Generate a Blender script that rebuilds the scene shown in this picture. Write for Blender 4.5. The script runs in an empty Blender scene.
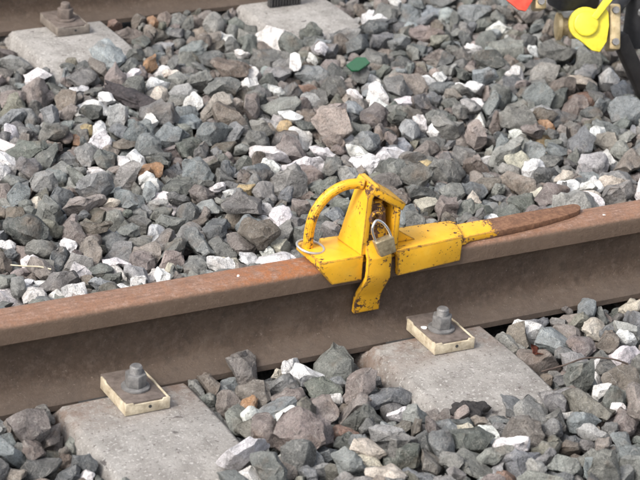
import bpy, bmesh, math, random
import numpy as np
from mathutils import Vector, Matrix, Quaternion, noise

sc = bpy.context.scene
COL = sc.collection
R = math.radians

# ------------------------------------------------------------------ camera
cam = bpy.data.cameras.new('camera')
cam.sensor_fit = 'HORIZONTAL'; cam.sensor_width = 36.0
cam.lens = 2409.0112 / 640.0 * 36.0
cam.clip_start = .1; cam.clip_end = 500
cam.dof.use_dof = True; cam.dof.focus_distance = 4.45; cam.dof.aperture_fstop = 10
camo = bpy.data.objects.new('camera', cam); COL.objects.link(camo)
_yaw, _pitch, _roll = .5281, .4307, .0731
_f = Vector((math.sin(_yaw)*math.cos(_pitch), math.cos(_yaw)*math.cos(_pitch), -math.sin(_pitch)))
_r = Vector((math.cos(_yaw), -math.sin(_yaw), 0)); _u = _r.cross(_f)
_r2 = _r*math.cos(_roll) + _u*math.sin(_roll); _u2 = _u*math.cos(_roll) - _r*math.sin(_roll)
_m = Matrix((_r2, _u2, -_f)).transposed().to_4x4(); _m.translation = (-1.5375, -3.3417, 1.98)
camo.matrix_world = _m
sc.camera = camo

# ------------------------------------------------------------------ light: soft, from the left
SUN_FROM = Vector((-.80, -.22, .84)).normalized()
w = bpy.data.worlds.new('World'); sc.world = w; w.use_nodes = True
nt = w.node_tree; bg = nt.nodes['Background']
sky = nt.nodes.new('ShaderNodeTexSky'); sky.sky_type = 'NISHITA'; sky.sun_disc = False
sky.sun_elevation = math.asin(SUN_FROM.z); sky.sun_rotation = math.atan2(SUN_FROM.x, SUN_FROM.y)
sky.air_density = 1.0; sky.dust_density = 4.0; sky.ozone_density = .6
hs_ = nt.nodes.new('ShaderNodeHueSaturation'); hs_.inputs['Saturation'].default_value = .42     # thin cloud: paler than a clear sky
nt.links.new(sky.outputs[0], hs_.inputs['Color']); nt.links.new(hs_.outputs[0], bg.inputs[0]); bg.inputs[1].default_value = .15
sl = bpy.data.lights.new('sun', 'SUN'); sl.energy = 1.25; sl.angle = R(16); sl.color = (1, .95, .88)
so = bpy.data.objects.new('sun', sl); COL.objects.link(so)
so.rotation_euler = (-SUN_FROM).to_track_quat('-Z', 'Y').to_euler(); so.location = SUN_FROM*8
vs = sc.view_settings; vs.view_transform = 'Standard'; vs.look = 'None'; vs.gamma = 1.0; vs.use_curve_mapping = False
vs.exposure = .95
cy = sc.cycles; cy.max_bounces = 6; cy.diffuse_bounces = 3; cy.glossy_bounces = 3; cy.use_adaptive_sampling = True; cy.adaptive_threshold = .02

# ------------------------------------------------------------------ helpers
GAUGE = 1.7155          # between rail centres
SLEEPER_X = (-.6, 0.0, .6, 1.2, 1.8, 2.4)

def tag(o, label=None, cat=None, group=None, kind=None):
    for k, v in (('label', label), ('category', cat), ('group', group), ('kind', kind)):
        if v: o[k] = v
    return o

def empty(name, loc=(0, 0, 0)):
    o = bpy.data.objects.new(name, None); COL.objects.link(o); o.location = loc; o.empty_display_size = .05
    return o

def link(name, me, mat=None, parent=None):
    o = bpy.data.objects.new(name, me); COL.objects.link(o)
    if mat and not me.materials: me.materials.append(mat)
    if parent:
        o.parent = parent
        o.matrix_parent_inverse = Matrix.Translation(parent.location).inverted() if parent.type == 'EMPTY' else Matrix()
    return o

def finish(bm, name, mat, parent=None, bevel=0, seg=2, smooth=30):
    bmesh.ops.recalc_face_normals(bm, faces=bm.faces[:])
    if bevel:
        es = [e for e in bm.edges if len(e.link_faces) == 2 and e.calc_face_angle(0) > R(25)]
        bmesh.ops.bevel(bm, geom=es, offset=bevel, segments=seg, affect='EDGES', profile=.5, clamp_overlap=True)
    for f in bm.faces: f.smooth = True
    for e in bm.edges:
        if len(e.link_faces) == 2 and e.calc_face_angle(0) > R(smooth): e.smooth = False
    me = bpy.data.meshes.new(name); bm.to_mesh(me); bm.free()
    return link(name, me, mat, parent)

def prism(poly, vec, bm=None):
    """closed slab: 3-D polygon swept along vec"""
    bm = bm or bmesh.new(); vec = Vector(vec)
    a = [bm.verts.new(p) for p in poly]; b = [bm.verts.new(Vector(p)+vec) for p in poly]
    bm.faces.new(a); bm.faces.new(b[::-1]); n = len(poly)
    for i in range(n): bm.faces.new((a[i], b[i], b[(i+1) % n], a[(i+1) % n]))
    return bm

def boxbm(x0, x1, y0, y1, z0, z1, bm=None):
    return prism([(x0, y0, z0), (x1, y0, z0), (x1, y1, z0), (x0, y1, z0)], (0, 0, z1-z0), bm)

def tube(path, rad, n=12, bm=None, cap=True, closed=False):
    bm = bm or bmesh.new(); path = [Vector(p) for p in path]; rings = []; m = len(path)
    rads = rad if isinstance(rad, (list, tuple)) else [rad]*m
    ref = None
    for i, p in enumerate(path):
        if closed: t = path[(i+1) % m]-path[i-1]
        else: t = path[min(i+1, m-1)]-path[max(i-1, 0)]
        t.normalize()
        if ref is None: ref = t.orthogonal().normalized()
        ref = (ref - t*ref.dot(t)).normalized(); bi = t.cross(ref)
        rings.append([bm.verts.new(p+(ref*math.cos(2*math.pi*k/n)+bi*math.sin(2*math.pi*k/n))*rads[i]) for k in range(n)])
    for i in range(m if closed else m-1):
        a, b = rings[i], rings[(i+1) % m]
        for k in range(n): bm.faces.new((a[k], a[(k+1) % n], b[(k+1) % n], b[k]))
    if cap and not closed: bm.faces.new(rings[0][::-1]); bm.faces.new(rings[-1])
    return bm

def spline(pts, per=6):
    pts = [Vector(p) for p in pts]; out = []
    for i in range(len(pts)-1):
        p0 = pts[max(i-1, 0)]; p1 = pts[i]; p2 = pts[i+1]; p3 = pts[min(i+2, len(pts)-1)]
        for k in range(per):
            t = k/per
            out.append(.5*((2*p1)+(p2-p0)*t+(2*p0-5*p1+4*p2-p3)*t*t+(3*p1-p0-3*p2+p3)*t**3))
    out.append(pts[-1]); return out

# ------------------------------------------------------------------ materials
class NT:
    def __init__(s, name):
        s.m = bpy.data.materials.new(name); s.m.use_nodes = True; s.t = s.m.node_tree
        s.b = s.t.nodes['Principled BSDF']; s.geo = None
    def n(s, typ, **k):
        o = s.t.nodes.new(typ)
        for a, v in k.items(): setattr(o, a, v)
        return o
    def l(s, a, b): s.t.links.new(a, b)
    def pos(s):
        if not s.geo: s.geo = s.n('ShaderNodeNewGeometry')
        return s.geo.outputs['Position']
    def noise(s, scale, detail=4, rough=.6, vec=None, dist=0):
        o = s.n('ShaderNodeTexNoise'); o.inputs['Scale'].default_value = scale; o.inputs['Detail'].default_value = detail
        o.inputs['Roughness'].default_value = rough; o.inputs['Distortion'].default_value = dist
        s.l(vec or s.pos(), o.inputs['Vector']); return o.outputs['Fac']
    def ramp(s, fac, stops, interp='LINEAR'):
        o = s.n('ShaderNodeValToRGB'); cr = o.color_ramp; cr.interpolation = interp
        while len(cr.elements) > 1: cr.elements.remove(cr.elements[-1])
        for i, (p, c) in enumerate(stops):
            e = cr.elements[0] if i == 0 else cr.elements.new(p)
            e.position = p; e.color = (c, c, c, 1) if isinstance(c, (int, float)) else (*c, 1)
        s.l(fac, o.inputs['Fac']); return o.outputs['Color']
    def mix(s, fac, a, b, mode='MIX'):
        o = s.n('ShaderNodeMix', data_type='RGBA', blend_type=mode)
        for v, i in ((fac, 0), (a, 6), (b, 7)):
            if isinstance(v, (int, float)): o.inputs[i].default_value = v if i == 0 else (v, v, v, 1)
            elif isinstance(v, tuple): o.inputs[i].default_value = (*v, 1)
            else: s.l(v, o.inputs[i])
        return o.outputs[2]
    def math(s, op, a, b=0.0, c=0.0):
        o = s.n('ShaderNodeMath', operation=op)
        for v, i in ((a, 0), (b, 1), (c, 2)):
            if isinstance(v, (int, float)): o.inputs[i].default_value = v
            else: s.l(v, o.inputs[i])
        return o.outputs[0]
    def bump(s, h, dist, strength=1.0, normal=None):
        o = s.n('ShaderNodeBump'); o.inputs['Strength'].default_value = strength; o.inputs['Distance'].default_value = dist
        s.l(h, o.inputs['Height'])
        if normal: s.l(normal, o.inputs['Normal'])
        return o.outputs['Normal']
    def out(s, col=None, rough=None, normal=None, metal=None, spec=None):
        for v, k in ((col, 'Base Color'), (rough, 'Roughness'), (metal, 'Metallic'), (spec, 'Specular IOR Level')):
            if v is None: continue
            if isinstance(v, (int, float)): s.b.inputs[k].default_value = v
            elif isinstance(v, tuple): s.b.inputs[k].default_value = (*v, 1)
            else: s.l(v, s.b.inputs[k])
        if normal: s.l(normal, s.b.inputs['Normal'])
        return s.m

def mat_stone(name, per_object):
    m = NT(name)
    if per_object: tint = m.n('ShaderNodeObjectInfo').outputs['Color']
    else:
        a = m.n('ShaderNodeAttribute'); a.attribute_name = 'tint'; tint = a.outputs['Color']
    c = m.mix(1, tint, m.ramp(m.noise(38, 5, .65), [(.28, .55), (.5, 1.0), (.74, 1.42)]), 'MULTIPLY')
    c = m.mix(1, c, m.ramp(m.noise(420, 3, .7), [(.3, .68), (.5, 1.0), (.7, 1.32)]), 'MULTIPLY')
    c = m.mix(m.math('MULTIPLY', m.ramp(m.noise(26, 3, .5, dist=1.4), [(.485, 0), (.5, 1), (.515, 0)]), .42), c, (.42, .41, .38))    # pale veins
    c = m.mix(m.ramp(m.noise(17, 3, .6), [(.56, 0), (.74, .45)]), c, (.21, .15, .105))            # brown weathering
    m.pos(); c = m.mix(m.ramp(m.geo.outputs['Pointiness'], [(.515, 0), (.60, .38)]), c, m.mix(.5, c, (.42, .41, .39)))   # knocked, paler edges
    c = m.mix(m.ramp(m.noise(150, 4, .75), [(.56, 0), (.70, .42)]), c, m.mix(.45, c, (.46, .45, .43)))              # stone dust in the pores
    vo = m.n('ShaderNodeTexVoronoi', feature='F1', distance='EUCLIDEAN'); vo.inputs['Scale'].default_value = 62; vo.inputs['Detail'].default_value = 1.5; vo.inputs['Randomness'].default_value = 1
    wp = m.n('ShaderNodeVectorMath', operation='MULTIPLY_ADD'); nz = m.n('ShaderNodeTexNoise'); nz.inputs['Scale'].default_value = 40; m.l(m.pos(), nz.inputs['Vector'])
    m.l(nz.outputs['Color'], wp.inputs[0]); wp.inputs[1].default_value = (.03, .03, .03); m.l(m.pos(), wp.inputs[2]); m.l(wp.outputs[0], vo.inputs['Vector'])
    n = m.bump(vo.outputs['Distance'], .0060, .8)                  # small fracture faces
    n = m.bump(m.noise(70, 6, .74), .0095, 1.0, n)
    n = m.bump(m.noise(520, 4, .65), .0011, .9, n)
    return m.out(c, m.ramp(m.noise(60), [(.3, .8), (.7, .96)]), n, spec=.22)

def mat_bed():
    m = NT('crushed_ballast_fines')
    c = m.ramp(m.noise(30, 6), [(.3, (.05, .048, .044)), (.6, (.10, .095, .088))])
    return m.out(c, .95, m.bump(m.noise(60, 6), .02))

def mat_rail():
    m = NT('rusted_rail_steel')
    p = m.n('ShaderNodeSeparateXYZ'); m.l(m.pos(), p.inputs[0]); z = p.outputs['Z']
    st = m.n('ShaderNodeMapping'); m.l(m.pos(), st.inputs[0]); st.inputs['Scale'].default_value = (6, 60, 60)
    web = m.ramp(m.noise(9, 6, .65), [(.3, (.058, .038, .027)), (.5, (.084, .057, .040)), (.7, (.120, .084, .060))])
    web = m.mix(m.ramp(m.noise(130, 4, .7), [(.42, 0), (.72, .55)]), web, (.130, .094, .070))
    web = m.mix(m.ramp(m.noise(2.2, 6, .6, st.outputs[0]), [(.5, 0), (.75, .35)]), web, (.066, .043, .030))
    web = m.mix(m.ramp(m.noise(62, 6, .78), [(.5, 0), (.64, .7)]), web, (.140, .104, .080))
    web = m.mix(m.ramp(m.noise(48, 6, .78), [(.34, .6), (.5, 0)]), web, (.050, .036, .028))
    # dust lying on the foot, flakes of light dirt
    web = m.mix(m.ramp(m.math('ADD', z, m.math('MULTIPLY', m.noise(30, 5), .02)), [(.026, .5), (.045, 0)]), web, (.110, .088, .073))
    web = m.mix(m.ramp(m.noise(210, 2, .5), [(.68, 0), (.75, .5)]), web, (.27, .22, .18))
    top = m.ramp(m.noise(2.5, 6, .62, st.outputs[0]), [(.3, (.180, .098, .064)), (.5, (.245, .138, .090)), (.72, (.34, .205, .145))])
    top = m.mix(m.ramp(m.noise(38, 6, .72), [(.46, 0), (.68, .5)]), top, (.32, .145, .070))
    px = m.math('ABSOLUTE', m.math('SUBTRACT', p.outputs['X'], .36))          # fresh rust where the derailer has been knocked on and off
    top = m.mix(m.math('MULTIPLY', m.ramp(px, [(.04, .85), (.20, 0)]), m.ramp(m.noise(55, 5, .7), [(.36, 0), (.6, 1)])), top, (.36, .125, .035))
    top = m.mix(m.ramp(m.noise(90, 4, .7), [(.52, 0), (.70, .65)]), top, (.40, .28, .225))
    top = m.mix(m.ramp(m.noise(300, 3, .7), [(.35, .45), (.55, 0)]), top, (.10, .055, .04))
    # side of the head: lighter than the web
    web = m.mix(m.ramp(m.math('ADD', z, m.math('MULTIPLY', m.math('SUBTRACT', m.noise(30, 5), .5), .004)), [(.120, 0), (.124, .5)]), web, (.165, .113, .08))
    f = m.ramp(m.math('ADD', z, m.math('MULTIPLY', m.math('SUBTRACT', m.noise(50, 5), .5), .006)), [(.1525, 0), (.1575, 1)])
    c = m.mix(f, web, top)
    n = m.bump(m.noise(70, 8, .76), .0032, 1.0); n = m.bump(m.noise(420, 4, .65), .0006, .8, n)
    return m.out(c, m.mix(f, .82, .58), n, spec=.35)

def mat_concrete():
    m = NT('weathered_concrete')
    c = m.ramp(m.noise(22, 6, .65), [(.28, (.31, .288, .266)), (.5, (.45, .426, .40)), (.72, (.58, .556, .526))])
    c = m.mix(m.ramp(m.noise(170, 4, .65), [(.57, 0), (.64, .9)]), c, (.70, .68, .65))          # pale grit
    c = m.mix(m.ramp(m.noise(120, 4, .65), [(.30, .85), (.42, 0)]), c, (.13, .11, .10))           # dark pits
    c = m.mix(m.ramp(m.noise(30, 4, .6, dist=.5), [(.66, 0), (.69, .75)]), c, (.12, .108, .105))  # oily spots
    p = m.n('ShaderNodeSeparateXYZ'); m.l(m.pos(), p.inputs[0])
    rust = m.math('MULTIPLY', m.ramp(m.math('ABSOLUTE', p.outputs['Y']), [(.08, 1), (.21, 0)]), m.ramp(m.noise(24, 5, .7), [(.36, 0), (.6, .8)]))
    c = m.mix(rust, c, (.25, .15, .10))                                                       # rust washed off the rail
    n = m.bump(m.noise(60, 8, .78), .010, 1.0); n = m.bump(m.noise(260, 4, .7), .0022, 1.0, n)
    return m.out(c, .93, n, spec=.25)

def mat_yellow(name='chipped_yellow_paint', wear=.5, rust_from=None):
    m = NT(name)
    bv = m.n('ShaderNodeBevel'); bv.samples = 4; bv.inputs['Radius'].default_value = .0042
    g = m.pos(); d = m.n('ShaderNodeVectorMath', operation='DOT_PRODUCT')
    m.l(bv.outputs[0], d.inputs[0]); m.l(m.geo.outputs['True Normal'], d.inputs[1])
    edge = m.ramp(d.outputs['Value'], [(.90, 1), (.997, 0)])
    a = m.noise(125, 6, .66, dist=.3); b = m.noise(330, 3, .6); big = m.noise(21, 4, .55)
    chip = m.math('ADD', m.math('ADD', m.math('MULTIPLY', a, 1.0), m.math('MULTIPLY', b, .25)), m.math('MULTIPLY', big, .55))
    chip = m.math('ADD', chip, m.math('MULTIPLY', edge, .36))
    if rust_from:     # paint worn through along the tongue towards its tip
        p = m.n('ShaderNodeSeparateXYZ'); m.l(g, p.inputs[0])
        chip = m.math('ADD', chip, m.ramp(m.math('DIVIDE', p.outputs['X'], 1.0), [(rust_from-.06, 0), (rust_from+.05, .75)]))
    fac = m.ramp(chip, [(1.145-.12*wear, 0), (1.16-.12*wear, 1)]) if False else m.ramp(m.math('SUBTRACT', chip, .55), [(.565-.10*wear, 0), (.578-.10*wear, 1)])
    yel = m.ramp(m.noise(14, 5, .6), [(.3, (.66, .335, .014)), (.55, (.79, .415, .022)), (.75, (.82, .49, .055))])
    yel = m.mix(m.ramp(m.noise(60, 5, .7), [(.52, 0), (.8, .5)]), yel, (.50, .27, .03))        # grime
    ru = m.ramp(m.noise(120, 5, .7), [(.3, (.045, .026, .020)), (.55, (.11, .055, .032)), (.75, (.20, .10, .05))] if not rust_from else [(.28, (.085, .042, .026)), (.5, (.165, .082, .046)), (.72, (.26, .14, .08))])
    c = m.mix(fac, yel, ru)
    h = m.math('SUBTRACT', 1.0, fac)
    n = m.bump(h, .0010, .8); n = m.bump(m.noise(260, 4, .6), .0004, .6, n)
    return m.out(c, m.mix(fac, .42, .85), n, spec=.4)

def mat_simple(name, c0, c1, rough=.5, metal=0.0, scale=60, bump=.0005, spec=.5):
    m = NT(name)
    c = m.ramp(m.noise(scale, 5, .65), [(.32, c0), (.68, c1)])
    return m.out(c, rough, m.bump(m.noise(scale*3, 4), bump, .8), metal, spec)

M_STONE = mat_stone('ballast_stone_single', True)
M_STUFF = mat_stone('ballast_stone_mass', False)
M_BED = mat_bed(); M_RAIL = mat_rail(); M_CONC = mat_concrete()
M_YEL = mat_yellow(wear=.2); M_YELW = mat_yellow('worn_yellow_paint', .85); M_YELR = mat_yellow('rust_eaten_yellow_paint', .8); M_TONGUE = mat_yellow('yellow_paint_worn_to_rust', .7, .81)
M_NUT = mat_simple('galvanised_grey_steel', (.12, .118, .118), (.235, .23, .225), .6, .35, 90, .001)
M_CLIP = mat_simple('brown_steel_plate', (.085, .066, .056), (.165, .135, .118), .75, 0, 70, .001)
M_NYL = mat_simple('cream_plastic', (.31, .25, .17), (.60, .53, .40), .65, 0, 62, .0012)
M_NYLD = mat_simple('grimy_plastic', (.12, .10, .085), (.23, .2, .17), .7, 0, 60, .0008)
M_BLACK = mat_simple('black_rubber', (.012, .012, .014), (.03, .03, .033), .55, 0, 60, .0006)
M_RUST = mat_yellow('rust_with_yellow_remains', 2.4)
M_PAD = mat_simple('dark_rubber_pad', (.02, .02, .022), (.05, .048, .046), .8)
M_LOCK = mat_simple('tarnished_brass', (.25, .20, .12), (.52, .44, .29), .45, .6, 110, .0008)
M_CHROME = mat_simple('bright_steel', (.62, .62, .63), (.78, .78, .79), .25, .9, 60, .0001)
M_RING = mat_simple('dull_steel_wire', (.42, .40, .37), (.60, .58, .55), .4, .7, 90, .0003)
M_BRASS = mat_simple('tan_cast_metal', (.34, .25, .12), (.62, .50, .30), .42, .35, 55, .001)
M_LEVER = mat_simple('bright_yellow_lever', (.60, .49, .03), (.80, .70, .05), .4, 0, 45, .0006)
M_RED = mat_simple('red_lever', (.50, .05, .03), (.76, .10, .06), .42, 0, 45, .0006)
M_BAR = mat_simple('dark_painted_bar', (.014, .012, .012), (.032, .028, .026), .6, 0, 40, .0006)
M_CHAR = mat_simple('charred_wood', (.012, .010, .011), (.06, .05, .052), .7, 0, 120, .004)
M_OIL = mat_simple('oily_clump', (.012, .011, .011), (.045, .04, .038), .7, 0, 150, .004)
M_LEAF = mat_simple('dry_rusty_leaf', (.13, .035, .02), (.26, .085, .05), .8, 0, 90, .001)
M_STRAW = mat_simple('dry_straw', (.42, .36, .25), (.58, .52, .4), .8, 0, 80, .0002)
M_TWIG = mat_simple('brown_twig', (.05, .035, .03), (.10, .075, .06), .85, 0, 80, .0005)
M_WHITE = mat_simple('white_chip', (.65, .64, .62), (.8, .79, .77), .8)
_g = NT('green_glass'); _g.b.inputs['Transmission Weight'].default_value = .35
M_GLASS = _g.out((.010, .095, .040), .18, None, None, .5)

# ------------------------------------------------------------------ ground under the ballast
def ss(a, b, x):
    t = min(1, max(0, (x-a)/(b-a))); return t*t*(3-2*t)

def bed_top(y):
    z = -.005+.045*(1-ss(-.44, -.34, y))+.05*ss(.15, .42, y)*(1-ss(1.15, 1.34, y))
    return z+.02*ss(.04, .06, y)*(1-ss(.2, .4, y))

gx = [-60, -20, -6, -3]+[-1.5+.1*i for i in range(52)]+[5, 9, 20, 60]
gy = [-60, -20, -6, -3]+[-1.6+.06*i for i in range(76)]+[4, 8, 20, 60]
def rise(y): return .046*math.sqrt(max(0, 1-min(abs(y), abs(y-GAUGE))/.16))
gv = [(x, y, bed_top(y)-.074+rise(y)) for x in gx for y in gy]; ny = len(gy)
gf = [(i*ny+j, (i+1)*ny+j, (i+1)*ny+j+1, i*ny+j+1) for i in range(len(gx)-1) for j in range(ny-1)]
me = bpy.data.meshes.new('ballast_bed'); me.from_pydata(gv, [], gf)
for p in me.polygons: p.use_smooth = True
bed = tag(link('ballast_bed', me, M_BED), 'bed of crushed grey railway ballast filling and surrounding the track', kind='structure')

# ------------------------------------------------------------------ rails
RAIL_H = .161
half = [(.067, .0), (.067, .0105), (.064, .0135), (.040, .0185), (.024, .0245), (.0145, .034), (.0100, .050), (.0084, .075),
        (.0095, .098), (.0135, .112), (.020, .1175), (.0325, .1215), (.0350, .1240), (.0354, .1490), (.0348, .1530), (.0328, .1564),
        (.0295, .1585), (.022, .1600), (.012, .1607), (.0, RAIL_H)]

def rail(name, y, label):
    prof = [(-a, b) for a, b in half]+[(a, b) for a, b in half[::-1][1:]]
    xs = [-40, -12, -4]+[-2+.25*i for i in range(25)]+[6, 12, 40]
    bm = bmesh.new(); rr = random.Random(int(y*100)+3); rings = []
    for x in xs: rings.append([bm.verts.new((x, y+a, b)) for a, b in prof])
    for i in range(len(xs)-1):
        A, B = rings[i], rings[i+1]
        for k in range(len(prof)): bm.faces.new((A[k], A[(k+1) % len(prof)], B[(k+1) % len(prof)], B[k]))
    bm.faces.new(rings[0]); bm.faces.new(rings[-1][::-1])
    return tag(finish(bm, name, M_RAIL, smooth=38), label, 'rail', 'rails of the track')
rail('rail', 0.0, 'rusty brown rail in front, carrying the yellow derailer')
rail('rail', GAUGE, 'dark rusty rail at the back, along the top left corner')

# ------------------------------------------------------------------ sleepers and rail fastenings
def sleeper_body():
    """tapering concrete sleeper: full depth under the rails, waisted and lower between them"""
    ys = [-.47, -.455, -.40, -.36, -.30, -.24, -.18, -.12, -.086, -.0785, .0, .30, .46, .62, GAUGE-.62, GAUGE-.46, GAUGE-.36, GAUGE-.30, GAUGE-.25, GAUGE-.20, GAUGE-.12, GAUGE-.086, GAUGE-.0785, GAUGE, GAUGE+.2, GAUGE+.40, GAUGE+.455, GAUGE+.47]
    bm = bmesh.new(); rings = []
    for y in ys:
        u = min(y+.47, GAUGE+.47-y)
        mid = ss(.72, .95, u)
        zt = -.0005-.032*mid-(.012 if u < .01 else 0)+(.018*ss(.03, .27, u) if y < -.080 else .018*ss(.45, .20, GAUGE-y) if GAUGE-.6 < y < GAUGE-.080 else 0); wt = .120-.012*mid-(.010 if u < .01 else 0); wb = .145-.012*mid
        rings.append([bm.verts.new(c) for c in ((-wb, y, -.19), (-wt-.008, y, zt-.03), (-wt-.001, y, zt-.007), (-wt+.008, y, zt), (-.04, y, zt+.001),
                     (.04, y, zt+.001), (wt-.008, y, zt), (wt+.001, y, zt-.007), (wt+.008, y, zt-.03), (wb, y, -.19))])
    for i in range(len(ys)-1):
        A, B = rings[i], rings[i+1]
        for k in range(10): bm.faces.new((A[k], A[(k+1) % 10], B[(k+1) % 10], B[k]))
    bm.faces.new(rings[0]); bm.faces.new(rings[-1][::-1])
    bmesh.ops.recalc_face_normals(bm, faces=bm.faces[:])
    for f in bm.faces: f.smooth = True
    for e in bm.edges:
        if len(e.link_faces) == 2 and e.calc_face_angle(0) > R(50): e.smooth = False
    me = bpy.data.meshes.new('concrete_body'); bm.to_mesh(me); bm.free(); return me

def hexa(r, z0, z1, cx=0, cy=0, rot=.2, bm=None):
    return prism([(cx+r*math.cos(rot+k*math.pi/3), cy+r*math.sin(rot+k*math.pi/3), z0) for k in range(6)], (0, 0, z1-z0), bm)

def fastening_meshes():
    """plastic insulator tray holding a steel clamp plate, screwed down by a hexagonal bolt; origin at the bolt, on the sleeper"""
    d = {}
    w, y0, y1 = .041, -.052, .058
    bm = boxbm(-w+.0042, w-.0042, y0+.0042, y1-.005, .003, .0140)
    # front wall with corner lugs, side walls with a cut-down stretch, each one piece
    prism([(-w, y0, .002), (w, y0, .002), (w, y0, .0235), (w-.012, y0, .0235), (w-.0135, y0, .0200), (-w+.0165, y0, .0200), (-w+.015, y0, .0235), (-w, y0, .0235)], (0, .004, 0), bm)
    prism([(-w+.0004, y0+.0041, .002), (-w+.0004, y1-.004, .002), (-w+.0004, y1-.004, .0245), (-w+.0004, y1-.020, .0245), (-w+.0004, y1-.024, .0215), (-w+.0004, y0+.0141, .0215), (-w+.0004, y0+.0111, .0232), (-w+.0004, y0+.0041, .0232)], (.0037, 0, 0), bm)
    prism([(w-.0004, y0+.0041, .002), (w-.0004, y1-.004, .002), (w-.0004, y1-.004, .022), (w-.0004, y0+.060, .0245), (w-.0004, y0+.055, .0233), (w-.0004, y0+.0041, .0232)], (-.0037, 0, 0), bm)
    d['tray'] = (bm, .0009)
    bm = bmesh.new()
    prism([(-w+.0046, y0+.0046, .0143), (w-.0046, y0+.0046, .0143), (w-.0046, .066, .0143), (-w+.0046, .066, .0143)], (0, 0, .0088), bm)
    boxbm(-w+.010, w-.010, .040, .0655, -.0045, .0142, bm)      # toe bearing on the rail foot
    d['plate'] = (bm, .0022)
    bm = bmesh.new()
    tube([(0, 0, .0232), (0, 0, .0238), (0, 0, .0270), (0, 0, .0285)], [.0225, .0245, .0245, .020], 24, bm); d['washer'] = (bm, 0)
    d['nut'] = (hexa(.0190, .0286, .0515), .0016)
    bm = bmesh.new(); tube([p for k in range(6) for p in ((0, 0, .0516+k*.0021), (0, 0, .0527+k*.0021))]+[(0, 0, .0650)], [r_ for k in range(6) for r_ in (.0112, .0103)]+[.0090], 18, bm); d['bolt'] = (bm, 0)
    d['hole'] = (tube([(.004, y0-.0009, .0128), (.004, y0+.002, .0128)], .0030, 10), 0)
    out = {}
    for k, (b, bev) in d.items():
        o = finish(b, 'tmp_'+k, None, bevel=bev); out[k] = o.data; bpy.data.objects.remove(o)
    return out
FM = fastening_meshes()

def sub(name, me, mat, parent, loc=None, rot=None):
    m2 = me
    if m2.materials and m2.materials[0] != mat: m2 = me.copy(); m2.materials.clear()
    if not m2.materials: m2.materials.append(mat)
    o = bpy.data.objects.new(name, m2); COL.objects.link(o); o.parent = parent
    if loc: o.location = loc
    if rot: o.rotation_euler = (0, 0, rot)
    return o

BODY = sleeper_body()
SL_LABEL = ('concrete sleeper outside the left edge of the picture, mostly under ballast', 'grey concrete sleeper at lower left, its bolt nearest the left edge',
            'grey concrete sleeper running under the rail right of the yellow derailer', 'concrete sleeper with a dark ribbed pad at the top edge of the picture',
            'concrete sleeper beyond the right edge, buried under ballast', 'far right concrete sleeper hidden under ballast')
for i, x in enumerate(SLEEPER_X):
    s = tag(empty('sleeper', (x, 0, 0)), SL_LABEL[i], 'sleeper', 'concrete sleepers under the track')
    sub('concrete_body', BODY, M_CONC, s)
    rr = random.Random(50+i)
    for y, far in ((-.108, False), (GAUGE-.108, True)):
        if far and x == 1.2: continue       # hidden by the ribbed pad
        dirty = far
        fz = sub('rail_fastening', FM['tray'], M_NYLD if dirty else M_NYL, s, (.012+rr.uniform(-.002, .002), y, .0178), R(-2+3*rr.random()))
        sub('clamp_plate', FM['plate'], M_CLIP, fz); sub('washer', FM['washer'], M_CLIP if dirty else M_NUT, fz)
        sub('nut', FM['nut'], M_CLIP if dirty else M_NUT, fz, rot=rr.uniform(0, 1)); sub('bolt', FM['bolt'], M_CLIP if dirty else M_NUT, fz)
        sub('hole', FM['hole'], M_PAD, fz)
    # rubber pad under each rail
    for y in (0, GAUGE):
        o = finish(boxbm(-.08, .08, y-.072, y+.072, .0012, .0046) if False else boxbm(-.075, .075, y-.0735, y-.0675, .0015, .0105), 'rail_pad', M_PAD); o.parent = s
# ribbed black pad beside the far rail on the sleeper at the top edge
pad = bmesh.new(); boxbm(1.146, 1.233, GAUGE-.130, GAUGE-.116, .0185, .085, pad)
for k in range(11): boxbm(1.1485+k*.0078, 1.1525+k*.0078, GAUGE-.134, GAUGE-.1301, .022, .080, pad)
tag(finish(pad, 'ribbed_pad', M_PAD, bevel=.0006, seg=1), 'black ribbed rubber pad standing on the sleeper at the top edge', 'rubber pad')

# cast-in marks on the two front sleepers: worn raised characters, no longer readable
def worn_mark(x, y, seed, parent, z):
    rr = random.Random(seed); bm = bmesh.new()
    for k in range(6):
        cx = x-.055+k*.021; w = .0055
        for st in range(rr.randint(2, 3)):
            a = Vector((cx+rr.uniform(-w, w), y+rr.uniform(-.011, .011), z+.0006)); b = Vector((cx+rr.uniform(-w, w), y+rr.uniform(-.011, .011), z+.0006))
            if (b-a).length < .008: b = a+Vector((0, .014, 0))
            tube([a, (a+b)/2+Vector((rr.uniform(-.003, .003), 0, 0)), b], .0020, 6, bm)
    o = finish(bm, 'cast_mark', M_CONC); o.parent = parent; return o
sl_objs = [o for o in COL.objects if o.name.startswith('sleeper')]
worn_mark(.01, -.275, 5, sl_objs[1], .0105); worn_mark(.02, -.25, 9, sl_objs[2], .0125)

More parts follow.
